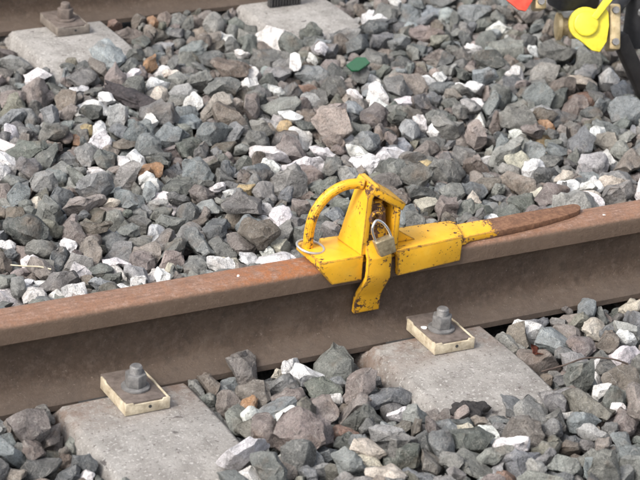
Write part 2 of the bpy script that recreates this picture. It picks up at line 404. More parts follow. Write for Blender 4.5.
# ------------------------------------------------------------------ ballast stones
NSHAPE = 28
def rock_bm(k):
    """crushed stone: a ball cut by random planes and flattened; longest extent 1"""
    r = random.Random(4100+k); bm = bmesh.new()
    bmesh.ops.create_icosphere(bm, subdivisions=2, radius=1.0)
    ax = (1.0, r.uniform(.58, .90), r.uniform(.28, .42) if k % 4 == 1 else r.uniform(.40, .66))
    n = r.randint(9, 13); dirs = []
    while len(dirs) < n:
        d = Vector((r.gauss(0, 1), r.gauss(0, 1), r.gauss(0, 1))).normalized()
        if all(d.dot(e) < .74 for e in dirs): dirs.append(d)
    for d in dirs:
        off = r.uniform(.46, .88)
        g = bm.verts[:]+bm.edges[:]+bm.faces[:]
        res = bmesh.ops.bisect_plane(bm, geom=g, dist=1e-5, plane_co=d*off, plane_no=d, clear_outer=True)
        bmesh.ops.contextual_create(bm, geom=[e for e in res['geom_cut'] if isinstance(e, bmesh.types.BMEdge)])
    bmesh.ops.dissolve_limit(bm, angle_limit=R(9), verts=bm.verts[:], edges=bm.edges[:])
    for v in bm.verts: v.co = Vector((v.co.x*ax[0], v.co.y*ax[1], v.co.z*ax[2]))
    lo = Vector([min(v.co[i] for v in bm.verts) for i in range(3)]); hi = Vector([max(v.co[i] for v in bm.verts) for i in range(3)])
    s = 1/max(hi-lo)
    for v in bm.verts: v.co = (v.co-(lo+hi)/2)*s
    return bm

def rock_mesh(k, fine):
    bm = rock_bm(k)
    bmesh.ops.bevel(bm, geom=bm.edges[:], offset=.045 if fine else .03, segments=1, affect='EDGES', profile=.5, clamp_overlap=True)
    bmesh.ops.triangulate(bm, faces=bm.faces[:])
    if fine:
        bmesh.ops.subdivide_edges(bm, edges=[e for e in bm.edges if e.calc_length() > .08], cuts=1, use_grid_fill=True)
        bmesh.ops.triangulate(bm, faces=bm.faces[:])
        bm.normal_update(); o = Vector((k*7.3, k*3.1, 0))
        for v in bm.verts:
            v.co += v.normal*(.10*noise.noise(v.co*2.4+o)+.060*noise.noise(v.co*5.5+o)+.028*noise.noise(v.co*13+o))
    bmesh.ops.recalc_face_normals(bm, faces=bm.faces[:])
    for f in bm.faces: f.smooth = True
    me = bpy.data.meshes.new('stone'); bm.to_mesh(me); bm.free()
    me.set_sharp_from_angle(angle=R(34)); return me

PALETTE = [((.195, .200, .186), 5), ((.190, .202, .206), 5), ((.215, .212, .202), 6), ((.220, .194, .180), 5), ((.205, .175, .150), 3),
           ((.140, .142, .140), 2), ((.31, .312, .305), 3), ((.190, .183, .152), 2), ((.255, .222, .204), 3), ((.155, .163, .150), 3), ((.26, .28, .285), 2)]
CODE = {1: (.80, .785, .775), 2: (.58, .53, .45), 3: (.50, .385, .22), 4: (.36, .22, .13), 5: (.235, .155, .125), 6: (.33, .36, .39)}  # pale kinds: white stones, plus sunlight painted into stones behind the near rail
def stone_tint(code, r):
    if code: c = CODE[code]; j = r.uniform(.90, 1.06)
    else:
        t = r.uniform(0, sum(p[1] for p in PALETTE))
        for c, wgt in PALETTE:
            t -= wgt
            if t <= 0: break
        j = r.uniform(.70, 1.30)
        if r.random() < .012: c = CODE[r.choice((1, 1, 2))]
    return tuple(min(.85, x*j*r.uniform(.97, 1.03)) for x in c)

# settled positions: shape, size, x, y, z (mm), quaternion x, y, z (of 99), colour kind (largest in view first)
DATA = [
6,92,205,-340,37,28,15,-40,0,18,54,815,707,31,23,11,90,1,2,80,925,-251,-14,-26,82,49,1,8,58,614,1091,39,-69,-59,-8,2,4,42,415,-309,8,-7,-23,-94,1,3,77,-189,-142,24,13,-96,-21,0,
24,44,633,1269,22,24,-4,-96,1,11,48,990,1159,47,-40,-43,49,1,27,40,1086,1216,48,49,16,27,1,10,46,501,1118,38,56,-45,-28,1,23,62,1189,524,23,-85,-11,-3,2,4,92,887,790,51,29,-43,-24,0,
3,44,750,-414,37,-24,-44,-49,1,12,91,68,526,51,-32,16,-51,0,10,38,347,-195,-5,25,61,71,1,18,92,405,-103,-4,-34,81,32,0,27,56,303,-324,-4,18,30,87,5,2,87,466,331,62,-87,44,-15,0,
2,48,172,-228,12,24,-86,-41,1,22,58,886,682,31,-49,34,-8,1,6,52,102,339,33,-90,23,28,1,3,46,44,432,26,-53,-69,45,1,1,46,568,501,18,22,84,34,1,3,75,544,-488,44,-73,28,-26,0,
0,52,1199,366,58,71,-57,14,2,6,79,449,-476,44,-3,-98,11,0,19,54,355,944,24,51,-50,-52,4,12,54,843,-286,-7,60,3,45,1,8,72,1132,337,32,56,-78,12,2,6,48,1491,1189,8,22,21,94,1,
27,92,674,591,22,0,73,35,0,1,40,520,942,48,-87,-4,-39,1,20,36,467,-433,35,35,81,41,2,1,92,698,-452,42,88,-36,-24,0,22,42,160,-357,-9,-75,-49,-39,1,25,72,587,-665,59,-34,63,46,0,
26,54,565,572,36,61,-72,26,3,10,89,169,-402,20,-51,55,45,0,2,60,1054,879,33,16,-45,85,1,16,66,280,-453,9,-58,-79,1,2,5,62,-13,339,27,-22,-27,-17,1,21,92,86,-371,36,-44,-5,0,0,
23,46,27,346,17,3,1,65,1,17,44,135,-340,10,59,39,64,1,18,58,191,361,3,72,-7,-60,1,1,70,1269,300,46,62,-19,-31,2,8,54,1362,681,24,-66,30,-24,4,15,38,553,471,19,9,21,65,1,
3,52,712,663,21,81,-41,31,1,24,92,89,-445,47,37,39,64,0,1,72,239,-80,17,29,-26,71,0,23,92,519,494,49,1,12,-22,0,18,92,272,659,45,-44,-40,-59,0,3,69,750,-347,34,-47,-48,-53,0,
25,87,174,-299,21,14,-24,94,0,12,92,1013,522,29,10,-93,-27,0,8,90,1569,667,33,50,-13,-42,0,4,92,751,-216,-9,-46,12,-51,0,4,92,1311,709,41,91,-30,-11,0,25,88,825,442,38,-54,-83,1,0,
19,87,432,-229,-3,97,2,7,0,3,63,212,-491,51,17,-67,44,0,27,92,615,1362,32,21,0,74,0,4,92,553,969,56,75,62,-9,0,4,92,1117,210,80,92,-35,-11,0,2,79,802,-411,39,-50,-78,-32,0,
20,92,219,-149,2,44,-44,-52,0,7,92,395,-187,7,-52,-10,83,0,23,92,-221,-212,-18,-30,-2,72,0,4,65,923,506,40,30,-37,11,0,12,84,495,-570,31,4,-84,-47,0,4,74,822,-171,0,-1,15,12,0,
2,71,391,-485,44,48,31,59,0,23,92,834,1179,44,-97,21,-1,0,12,92,1636,1051,34,4,30,92,0,2,92,383,1220,21,28,-80,-44,0,27,66,325,-484,33,-12,-56,-59,0,4,77,509,687,29,41,-6,-41,0,
5,92,598,-437,33,-81,-43,8,0,20,86,626,845,48,97,1,9,0,27,91,1737,1342,30,42,7,-18,0,23,80,345,-392,19,-44,-22,-81,0,5,92,414,-540,33,37,-90,-12,0,24,82,50,314,35,-14,36,91,0,
3,92,1357,544,27,28,-61,-18,0,18,92,1421,798,33,-2,-47,40,0,14,84,377,726,29,-78,-9,-51,0,27,92,1631,1409,-1,10,71,61,0,17,73,346,-167,-11,48,1,-53,0,8,92,1255,266,49,-39,-40,-71,0,
19,89,233,615,41,9,-98,11,0,10,92,1011,830,38,-90,-37,-2,0,10,92,1460,1070,26,69,-40,-20,0,27,92,764,1081,39,1,-26,-70,0,1,88,1181,564,28,86,4,16,0,26,90,1139,726,36,9,-97,8,0,
27,91,146,582,48,-64,2,67,0,23,85,347,-306,-2,-36,-57,-70,0,2,74,1323,443,35,69,-15,-38,0,3,75,725,-513,27,8,-24,10,0,4,54,287,-418,23,-11,12,-6,2,8,60,192,728,48,13,-51,83,0,
2,88,760,-515,62,-75,-50,5,0,11,80,757,733,32,15,-9,93,0,6,74,1173,669,34,10,-71,-26,0,1,86,379,396,23,77,-49,-36,0,19,83,1129,437,24,10,3,-59,0,4,92,1540,1124,31,68,69,-18,0,
27,83,165,427,14,59,-29,-71,0,27,92,547,902,28,-93,25,-24,0,16,83,435,438,30,23,-32,-86,0,19,91,227,909,40,-25,-19,90,0,18,81,512,1276,28,1,-10,-82,0,3,85,1524,938,29,54,24,-79,0,
11,70,570,324,40,54,-33,-27,0,3,92,981,1278,6,-49,-85,0,0,0,59,540,-616,49,-81,24,-18,0,12,92,696,908,45,38,49,65,0,13,90,840,944,42,12,-13,-43,0,23,86,1191,984,25,-92,10,-10,0,
10,83,277,-121,-4,-10,30,85,0,1,61,450,-543,45,91,6,-1,0,22,92,588,1175,29,-78,-34,8,0,8,68,1009,1019,34,66,65,29,0,6,65,339,-118,4,-64,-72,19,1,2,65,193,814,40,-90,12,13,0,
2,68,72,450,42,-18,14,-52,0,3,67,243,365,20,-63,76,1,0,17,92,293,-231,-3,-90,34,-22,0,16,63,741,-144,0,-5,-39,70,0,1,71,449,653,27,97,19,4,0,11,82,1141,957,41,-88,-44,3,0,
18,66,334,839,42,-87,-45,2,0,17,64,852,-211,11,-6,16,-97,0,20,65,662,-491,38,95,-10,1,0,12,70,172,-155,-12,-25,-82,-28,0,4,67,1115,290,58,-74,20,-4,0,11,72,914,367,23,-45,-47,-27,0,
1,70,226,422,15,-30,91,4,0,14,70,42,384,33,-27,-35,73,0,10,92,-260,-178,14,-90,33,25,0,20,92,1023,1133,18,2,-37,88,0,16,92,695,971,41,-34,-33,-25,0,18,86,810,574,26,2,31,21,0,
1,73,345,-276,14,51,71,-6,0,6,58,477,1005,43,-66,-41,-56,0,3,62,-148,-260,4,62,-64,24,0,1,64,345,-514,40,-87,-31,28,0,25,87,880,648,4,7,72,63,1,8,54,125,701,42,17,30,-93,0,
25,77,469,846,31,-86,-19,-26,0,24,77,304,951,50,-13,30,81,0,18,53,905,-221,13,19,-20,-83,0,25,70,337,320,16,-32,92,16,0,14,81,801,306,31,41,-51,57,0,21,92,704,734,27,-26,18,-20,1,
11,82,1210,1253,32,-19,81,-51,0,8,66,1071,1338,18,41,58,61,0,11,84,578,1242,28,-23,70,-44,0,25,92,569,823,20,21,17,35,0,15,66,655,-418,38,39,-58,-40,0,18,92,1053,1398,14,-76,52,-5,0,
6,56,1422,536,39,-86,37,-24,0,23,75,450,348,36,-15,7,-97,0,6,71,784,415,11,43,10,-54,0,10,91,1663,966,25,-49,-38,76,0,1,69,504,-512,29,82,-23,-6,1,0,73,338,-439,32,67,34,-4,0,
16,64,211,510,38,-20,-89,39,0,25,87,1480,751,23,-80,38,-44,0,0,92,1393,417,39,83,38,15,0,1,55,919,-161,7,35,-88,-30,0,11,73,334,632,21,-3,-28,94,0,22,84,849,506,33,0,-99,5,0,
3,65,1112,1074,37,67,-34,-64,0,20,79,768,-126,-3,-64,-41,-45,0,18,66,965,1523,12,-61,-63,-34,0,5,48,-208,-193,14,25,0,53,0,2,88,1349,844,24,62,26,58,0,9,66,254,-531,51,-9,8,-43,2,
14,79,429,1474,-5,-14,-59,76,0,2,71,271,550,18,-50,58,18,0,12,81,1440,1322,6,4,42,84,0,15,62,660,-523,33,-13,-88,39,0,6,92,1219,1184,9,12,5,81,0,27,92,1515,854,25,11,-41,-63,0,
25,69,485,593,27,-10,-95,-5,0,12,69,921,695,45,38,36,42,0,2,60,598,553,31,-25,-88,-24,0,15,51,373,-534,50,-19,-25,75,0,8,64,1381,967,33,83,9,-27,0,4,72,1757,1184,31,-52,22,54,0,
6,76,1284,1317,41,91,12,-7,0,25,73,1188,465,24,44,-45,52,0,18,58,1236,541,39,27,-21,-68,0,4,63,417,1134,34,11,-38,-35,0,23,58,294,345,19,-67,-42,-24,0,21,92,1498,1490,-20,-48,-68,-47,0,
24,91,1335,368,26,10,2,98,0,3,75,630,327,33,89,18,-40,0,6,67,744,1146,36,-8,44,85,0,4,53,426,-345,16,-53,56,56,0,22,92,216,669,25,-31,14,-93,0,3,70,1067,324,38,6,17,23,0,
14,76,224,-221,4,16,-24,-95,0,22,81,1055,753,28,-81,-57,6,0,20,77,573,434,30,-52,80,-12,1,17,70,98,416,24,-4,-74,-55,0,5,79,783,968,38,50,35,14,0,19,74,160,490,27,56,54,61,0,
23,70,247,854,36,-42,-1,87,0,27,92,769,1577,-15,5,-77,53,0,13,84,910,449,26,12,39,88,0,12,69,1205,438,27,-60,20,18,0,26,79,757,294,29,-87,45,7,0,9,63,408,358,26,-6,-24,80,0,
6,53,158,-94,7,40,25,79,0,2,45,591,-500,42,79,-9,-13,0,6,91,470,-657,38,43,86,19,0,19,78,1009,439,28,95,-26,6,0,26,70,484,911,31,-52,-71,-45,0,21,58,765,-442,32,-51,-61,-46,0,
27,66,801,-111,-3,29,71,44,0,21,70,152,-219,1,-5,28,-90,0,26,81,375,522,10,57,-77,17,0,6,71,1080,940,37,64,-31,-56,1,18,68,1436,1508,0,3,35,-92,0,9,70,361,808,41,41,-84,-27,0,
20,73,416,542,14,-30,42,76,0,3,69,1289,1284,18,8,-69,-70,0,23,86,643,226,54,32,93,-5,0,3,57,968,425,31,-6,97,16,0,21,69,122,394,13,39,53,-68,0,11,57,808,-257,10,6,18,-97,0,
18,78,862,1427,-13,31,36,-82,0,15,92,706,784,41,-37,10,-89,0,3,73,230,479,12,35,-9,-35,0,23,69,1086,538,22,59,-67,1,0,4,53,634,470,30,-47,21,-45,0,22,64,944,-91,12,-68,-37,11,0,
12,73,306,1171,17,40,-26,31,0,14,85,165,-264,-3,-15,-83,47,0,2,76,269,-179,-2,60,-69,36,0,3,56,-161,-137,1,25,-18,-90,0,18,65,1296,630,46,-1,6,65,0,27,58,631,640,36,38,20,5,0,
3,62,1114,622,11,43,73,36,0,23,64,746,515,29,-29,-23,-82,0,11,63,902,425,13,18,96,-12,2,20,87,1473,801,27,90,23,32,0,8,55,437,1055,38,-4,-96,21,0,20,78,570,240,52,9,8,9,0,
8,78,244,-319,11,-68,-59,-8,0,17,81,1406,700,31,-5,-5,94,0,12,65,476,802,33,0,28,80,0,7,79,386,897,29,24,68,-54,1,23,79,1300,810,33,7,-63,-48,0,26,92,1170,877,17,23,-91,-10,0,
3,63,434,1348,8,42,89,1,1,15,88,-12,281,35,0,-24,-81,0,3,42,666,-615,44,-94,12,-20,0,17,70,367,283,36,-66,-73,1,1,15,69,1054,675,14,0,20,-96,0,12,57,279,1109,28,95,-6,23,0,
11,64,320,550,10,69,-57,-23,0,13,80,658,-656,35,-42,-59,50,0,27,59,750,637,14,73,-27,-37,0,3,70,504,327,25,84,-44,27,2,2,61,125,531,37,4,-86,30,0,15,66,871,-139,2,-11,-6,-64,0,
22,57,-36,303,48,58,-74,-30,0,4,58,347,1062,33,26,41,7,0,3,49,949,-219,7,13,-64,57,1,18,89,463,1100,22,39,90,-11,1,23,64,1656,800,27,4,19,-96,0,25,73,1874,1248,35,-2,-9,-70,0,
25,53,792,629,35,-95,-12,-24,0,21,65,708,429,31,-62,-6,-58,0,8,59,1317,1250,25,-4,31,87,0,18,75,940,1155,27,-2,-7,34,0,20,79,877,1357,-3,11,31,80,0,6,58,908,547,37,-56,-67,-31,0,
3,73,970,-193,2,-35,56,18,0,0,88,769,674,21,2,20,95,1,3,61,1429,482,39,5,10,92,0,8,51,-185,-279,4,-6,-47,-60,0,17,76,260,396,16,24,18,-94,0,4,45,600,-545,30,36,-84,20,0,
14,92,960,651,19,98,-1,-5,1,10,72,319,443,18,22,-34,-89,0,22,60,1365,696,50,14,47,84,0,27,71,1741,1000,28,-14,16,-13,0,27,56,663,1023,40,-16,89,-1,1,16,92,212,-522,28,87,-37,-14,0,
26,60,842,-306,12,-62,77,-3,0,18,81,318,391,22,2,-46,-75,0,24,79,1623,906,37,-43,85,-26,0,21,73,598,-382,23,18,17,40,0,4,61,730,836,43,-50,20,-56,0,3,71,793,525,13,-85,41,19,0,
16,92,1206,1321,23,-68,-9,-6,0,4,68,800,347,29,-88,4,-25,0,18,72,206,312,25,50,-77,-26,0,12,37,140,-123,-2,-50,10,-29,0,9,83,573,1302,23,36,20,83,0,8,53,371,562,20,4,27,95,0,
10,76,1553,1231,8,18,-14,-81,0,22,62,640,1003,29,-95,19,-3,0,19,74,1056,446,22,-1,93,27,0,6,48,1049,795,46,8,-87,44,0,21,60,667,847,42,-12,94,3,0,12,51,490,-610,42,38,-46,48,0,
26,92,768,780,15,0,-58,44,0,26,53,679,404,35,50,16,-8,0,22,92,684,1128,15,-95,-7,-11,0,3,53,275,448,23,95,-24,13,0,11,54,1013,287,34,-90,6,0,0,4,46,395,1078,31,-29,28,90,0,
12,72,1836,1120,28,27,-40,-65,0,27,59,1253,819,31,22,28,57,0,2,62,551,-549,34,78,55,-22,0,27,65,322,1218,18,29,-22,-44,0,2,57,1441,1264,14,-21,43,81,0,4,56,1677,891,20,11,-76,47,1,
10,61,24,-455,44,-46,-86,8,0,3,92,383,470,3,-4,-15,19,0,25,51,426,594,30,12,17,93,0,23,51,268,475,39,-2,-15,-95,0,26,50,280,-355,5,-88,-8,7,0,6,52,1305,552,28,-42,-88,-5,0,
14,63,982,622,25,0,-54,83,0,6,92,143,858,30,26,68,66,1,21,83,478,566,15,78,59,-12,0,11,59,1734,1106,28,82,9,53,0,6,69,392,-441,18,59,-69,-36,0,3,56,53,245,45,49,14,5,1,
12,62,913,1028,34,52,-67,-15,0,2,63,1174,1282,23,-75,-39,-14,0,8,40,157,-461,34,8,8,28,0,11,47,1146,1364,36,-10,-65,67,0,3,73,234,-371,-3,-33,35,69,0,0,45,381,641,35,77,18,59,0,
14,65,1076,1109,29,-55,-66,-50,0,2,53,647,549,20,63,-48,58,0,14,55,831,879,46,37,-18,-39,1,8,64,995,1386,6,50,22,11,0,6,92,-162,-194,-44,-67,68,26,0,10,81,1020,-152,-1,-63,-50,46,0,
27,49,892,319,21,9,-80,-22,0,18,71,1463,601,29,22,0,-52,0,21,92,616,974,23,-36,-91,14,6,14,70,936,979,19,27,-47,73,0,15,86,1779,1042,26,23,-4,90,0,2,57,1052,-93,-5,49,-77,39,2,
4,64,1251,949,26,-29,-8,-15,0,18,79,1255,506,22,75,52,-13,0,20,74,299,857,23,-1,-45,-81,0,14,55,1485,683,37,-84,51,-9,0,27,52,1212,795,39,43,-86,-17,0,25,57,576,792,28,29,-69,-61,0,
12,51,865,753,31,-41,22,-51,0,22,78,87,616,25,-56,-60,10,0,16,92,314,-539,19,83,-7,-25,0,25,64,147,359,20,-23,0,10,0,3,49,911,-123,7,-22,59,56,0,0,84,561,655,23,9,27,43,0,
7,82,204,-95,-18,28,-86,-34,0,27,73,247,576,12,-32,-34,52,0,24,53,199,-468,20,-21,60,-10,0,17,73,1433,918,25,18,-14,83,0,10,80,677,-398,31,-16,-17,86,0,25,61,1152,498,18,61,-49,-28,0,
3,45,705,-553,26,21,27,76,0,27,63,963,1416,-9,46,21,83,0,8,54,927,316,19,86,-29,14,0,20,73,1948,1267,14,40,-6,-57,0,2,92,819,812,8,50,47,15,1,18,56,793,479,20,-13,12,-97,0,
5,62,538,359,36,49,-20,-82,0,11,43,498,-365,18,-37,-16,12,0,7,54,957,357,23,-21,91,11,0,11,59,622,-665,28,-53,-11,31,0,2,65,815,1007,32,18,-79,34,0,1,57,1276,737,19,61,-22,44,0,
17,60,194,379,23,2,20,80,1,4,78,919,582,12,16,-2,-26,0,5,53,434,295,28,23,-11,94,1,26,92,1147,714,1,-97,12,-7,0,18,80,631,414,16,-94,23,-7,0,6,77,71,-436,22,41,-81,-24,1,
2,58,715,1193,27,18,39,42,0,3,82,1349,1591,-28,93,15,-30,0,25,42,134,-94,7,-54,-73,17,0,18,70,1632,1298,3,62,56,-52,1,19,92,1293,918,21,-45,22,34,0,25,51,436,740,30,26,-23,-23,4,
15,50,-3,452,29,-40,-83,-5,0,1,58,140,-176,-26,74,-42,-40,0,4,62,1031,227,55,20,66,-62,0,3,58,863,875,38,-83,24,-37,0,8,89,405,619,-7,19,82,40,1,21,54,264,-254,21,-80,-16,19,0,
15,60,738,549,30,-27,22,92,0,22,54,314,1102,23,78,-42,-44,0,2,75,1162,805,25,-22,15,-29,0,6,62,1636,1375,-13,-50,-11,-2,0,0,54,130,-421,23,-79,23,-10,0,9,47,520,-590,49,-76,-14,-2,0,
27,40,645,-574,44,-45,67,-58,0,6,76,512,492,12,18,31,-89,0,21,61,444,884,32,97,17,-4,0,18,58,708,1338,9,27,-55,-78,4,11,58,643,1056,29,-5,71,68,0,25,74,409,671,21,-20,76,-60,1,
25,92,902,1595,-15,-66,-59,-44,0,15,46,324,-79,7,13,-85,-49,1,25,39,140,480,27,-68,67,-3,1,3,50,691,1382,20,79,-44,24,0,26,48,-258,-232,-4,0,-28,-43,0,0,74,1367,1122,16,78,31,23,0,
7,87,-54,300,21,32,-88,-20,1,23,77,-246,-154,-11,40,-4,13,0,1,75,1591,874,29,-24,14,-37,0,8,61,1334,948,21,3,17,94,0,7,57,1473,972,28,19,-61,73,1,12,48,189,-185,2,-74,-52,-36,4,
17,62,261,717,50,80,-17,-51,0,4,38,371,-560,33,-16,39,43,0,25,54,887,1056,30,-24,35,-46,0,5,69,1793,1132,32,-66,-46,56,0,2,70,-288,-213,9,-32,10,-77,0,8,68,955,804,18,76,53,-23,0,
6,48,1096,779,28,-30,-62,29,1,1,75,488,739,-4,44,-7,19,0,1,72,1374,1173,4,57,66,-42,0,11,76,814,1378,-19,48,55,-53,0,26,62,766,1506,1,9,17,61,0,10,49,845,838,38,20,-1,97,0,
7,67,1555,1484,3,-8,-26,95,6,8,67,1013,720,14,7,-20,53,6,17,78,469,953,24,-15,13,-96,0,13,92,1934,1343,19,73,-65,3,0,22,85,1780,1093,23,2,12,84,0,23,45,653,273,58,64,19,-13,0,
0,51,335,-337,14,1,-53,-80,0,7,71,1376,621,20,48,-65,36,0,9,92,639,821,19,-5,-4,-84,0,7,81,-42,353,36,-33,18,58,0,8,46,159,324,21,-28,-34,-57,0,11,54,554,279,34,-75,55,18,0,
4,54,978,871,42,-17,32,-61,0,23,73,1536,638,19,-12,48,86,0,11,61,900,1128,18,-48,-1,-48,0,9,77,156,791,25,-25,8,-81,0,0,67,624,-472,35,31,43,24,0,12,39,696,-521,30,-61,-13,-68,0,
15,70,1529,711,41,81,17,-1,0,27,43,382,594,22,-5,45,84,0,3,56,1737,1225,15,-11,-81,-39,0,27,48,670,672,30,81,2,-38,1,11,54,809,-216,0,-29,-28,-62,0,14,56,247,1041,17,55,-4,76,1,
18,57,972,739,32,62,-2,45,0,2,67,894,1456,1,95,0,7,0,8,57,494,-461,24,-77,54,-17,1,26,56,1332,1200,13,50,48,50,0,3,70,1435,1139,8,43,37,81,0,4,47,668,322,50,-8,-1,-98,0,
24,69,803,1605,9,25,-59,-66,0,3,49,863,1522,4,85,51,2,0,12,54,1663,1349,16,-60,-65,19,0,25,75,339,782,16,46,-85,-11,1,23,62,359,1176,-5,37,68,-57,0,1,55,694,501,28,-35,3,-71,0,
27,47,917,1560,6,-44,65,59,0,12,40,636,-553,25,-78,36,19,0,19,57,737,1601,12,57,-64,-9,5,18,50,114,272,43,-2,8,28,0,5,59,463,764,34,92,0,-22,0,26,55,1728,910,31,23,18,10,0,
20,66,632,714,16,43,5,-89,0,17,35,-155,-204,-18,-43,-77,-35,0,9,63,667,791,22,41,-83,22,0,10,62,1822,1278,23,49,-67,15,0,1,92,1591,1503,19,0,-98,-16,0,13,89,1566,1021,16,99,0,9,0,
7,65,1362,1026,20,-39,27,-86,0,13,91,1638,1183,2,-77,-50,-6,0,9,80,735,978,25,45,64,-60,0,15,48,-131,-168,-13,44,-57,-59,0,24,92,823,1562,-19,65,69,-12,0,20,45,1251,895,36,76,-21,-30,0,
5,71,1088,708,13,-1,-4,71,0,8,60,331,488,6,44,23,4,1,3,51,1847,1034,21,86,25,8,0,23,70,1571,1398,-9,51,-31,79,0,6,92,1523,767,9,62,22,-59,5,20,78,1573,1451,-16,27,61,-59,0,
25,43,972,-106,-2,-10,68,-9,0,21,46,403,-380,20,-61,-11,54,0,24,78,1195,331,41,8,10,-14,1,14,85,215,979,15,53,81,20,1,7,72,936,1458,-20,90,-29,21,0,1,44,613,654,24,17,-34,89,0,
0,92,1252,1117,10,21,-6,17,0,19,57,1519,1457,-10,6,95,-4,0,15,64,864,1602,4,26,25,-88,0,23,39,447,-406,30,1,-3,77,0,24,53,1721,1263,6,-9,82,54,0,12,92,670,471,1,2,-10,51,0,
23,48,1117,891,36,-55,82,-9,1,21,58,1770,912,42,17,-22,-79,0,27,53,855,327,11,-15,-52,-77,0,27,39,-158,-292,-2,-51,6,84,1,22,47,1069,413,25,68,-38,59,0,19,57,423,972,30,59,-74,-29,1,
10,63,2023,1380,2,8,-16,77,0,16,61,620,-516,19,-61,42,-58,0,15,86,1077,395,-3,-22,22,-10,0,17,92,464,250,35,3,-9,-95,1,8,87,1077,1163,5,84,29,35,0,11,61,-209,-106,5,31,67,0,0,
6,50,1233,872,22,-12,18,60,0,10,49,1183,1097,25,-36,7,88,0,27,55,18,418,7,-12,15,44,0,7,68,2002,1240,14,-11,52,83,0,19,55,1694,1367,22,-52,45,-32,0,26,71,1396,1096,11,10,-16,23,0,
8,64,966,283,21,-8,-51,43,1,14,65,1069,822,39,-84,35,-2,0,2,68,986,1198,26,-24,-12,89,0,11,53,916,-311,6,11,-44,-18,0,23,92,261,807,24,-19,19,66,0,9,45,599,-595,35,30,18,-93,0,
9,78,222,773,27,14,92,24,0,25,37,23,503,33,12,8,-2,1,26,46,988,714,32,48,3,68,0,24,44,516,607,37,53,78,-30,1,11,55,229,246,44,24,-77,-33,1,16,65,1826,1372,24,-74,-34,22,0,
1,54,1530,1285,-5,7,37,-53,0,18,55,128,821,44,-92,-3,9,1,19,80,429,803,25,31,49,48,1,25,53,380,-139,-12,70,-59,11,0,25,51,16,483,16,-5,59,74,0,2,64,-157,-94,0,-88,-15,-43,0,
26,80,1122,1252,28,-17,98,-1,0,17,50,1476,538,41,-19,-16,32,0,27,46,737,-261,-17,-75,25,-58,0,21,58,550,716,25,12,80,-56,0,22,61,558,1097,14,77,-7,29,0,3,92,349,1012,7,-4,-83,42,0,
0,44,883,-94,-4,-11,-16,76,0,0,46,391,-355,10,-19,-23,-17,0,11,61,757,374,8,-37,10,-60,0,25,64,1047,1549,-9,-34,-88,-18,0,18,45,657,694,40,52,-47,64,0,6,73,808,1068,12,-32,-34,-39,0,
6,39,1209,298,62,-12,32,82,1,3,44,1293,1022,23,-83,-43,5,1,22,60,1118,752,21,-5,9,62,1,7,35,511,-398,20,49,-23,-36,0,9,56,287,622,29,-29,-2,-57,2,20,77,917,264,23,32,-37,-84,0,
4,50,1391,1523,-14,11,91,-13,1,11,62,877,1170,21,-59,44,-56,1,18,48,957,1365,-2,-36,-7,-67,1,8,61,1562,1342,-10,50,-59,-61,0,21,56,963,1009,17,-15,-39,87,0,0,53,857,1124,25,23,-91,-31,1,
2,68,1280,846,10,86,27,41,1,11,92,958,861,5,-30,54,60,0,18,42,418,-406,33,54,20,66,0,1,52,1536,748,50,-84,-48,18,0,12,92,698,846,3,59,71,14,0,23,75,1296,684,14,79,-59,1,1,
24,45,585,699,26,71,-15,-67,0,22,59,440,-604,30,23,-56,63,5,24,56,503,1187,26,-36,86,-35,0,11,57,726,1322,-10,-70,45,-41,1,3,48,1656,861,10,26,-84,40,0,10,55,1318,499,23,39,-42,53,0,
11,60,1391,1597,-17,58,-28,75,0,11,75,1407,1370,-9,-41,31,84,0,24,57,407,701,28,74,51,-30,1,2,70,593,597,22,-41,-50,-11,0,2,57,460,-334,-4,28,-60,-35,0,24,92,1649,1249,-5,-1,29,93,0,
6,78,526,857,4,73,60,-12,0,2,36,215,589,26,-15,-43,-63,0,1,61,1811,1318,5,10,35,-91,0,25,92,790,1313,-33,69,37,-45,0,7,74,396,-623,38,-86,6,-10,0,11,46,577,370,48,2,-92,-30,0,
9,63,328,955,36,48,82,20,0,18,54,1050,988,16,27,-81,22,1,27,48,1002,1503,-3,66,8,59,0,24,67,1056,484,12,-80,-39,-43,0,14,46,468,-365,12,23,61,-42,0,6,45,728,260,41,-55,68,-41,0,
25,46,601,741,22,51,49,68,0,11,55,644,1319,20,-86,29,-36,0,3,54,819,1493,-14,89,-41,12,0,6,63,1881,1379,35,-7,-27,93,0,6,40,267,998,39,15,-95,-7,0,4,48,1517,1388,-11,31,-45,-52,0,
2,73,396,790,17,76,-42,-45,1,18,51,1290,424,23,39,-28,49,0,3,76,-155,-116,-38,-93,19,-26,0,1,40,1554,1064,21,85,-24,-11,0,3,67,1068,1227,19,32,-89,10,0,1,47,756,1321,10,9,-58,-41,0,
11,70,518,-635,16,11,-44,45,0,27,58,592,921,15,-37,-44,-73,0,21,54,1528,1516,17,-78,-60,1,0,26,40,317,592,34,-38,5,15,0,5,56,334,-583,36,-82,-54,-14,0,3,43,994,387,26,-31,-73,18,2,
21,58,1396,1564,-9,-74,-51,7,0,27,61,1264,793,2,-56,-7,58,1,18,62,1512,1071,15,-55,79,-18,0,9,47,561,-403,14,-19,-96,-2,0,8,33,756,-463,31,-78,2,-36,1,21,61,1426,570,37,-77,-35,-4,1,
26,54,404,986,19,-20,-91,-6,3,27,92,638,897,7,41,-50,-73,0,24,62,490,1236,8,85,23,-6,1,3,62,456,1305,-8,76,-62,-1,0,3,58,662,1198,21,0,-26,-95,1,3,46,335,586,11,-53,22,-28,0,
21,82,859,-248,-26,-2,86,5,0,25,63,1295,1209,7,-15,-10,-85,0,20,92,61,496,8,37,47,51,0,7,39,428,506,15,96,-4,14,0,25,54,1169,1199,9,15,-65,2,0,3,38,475,298,31,-9,-40,56,1,
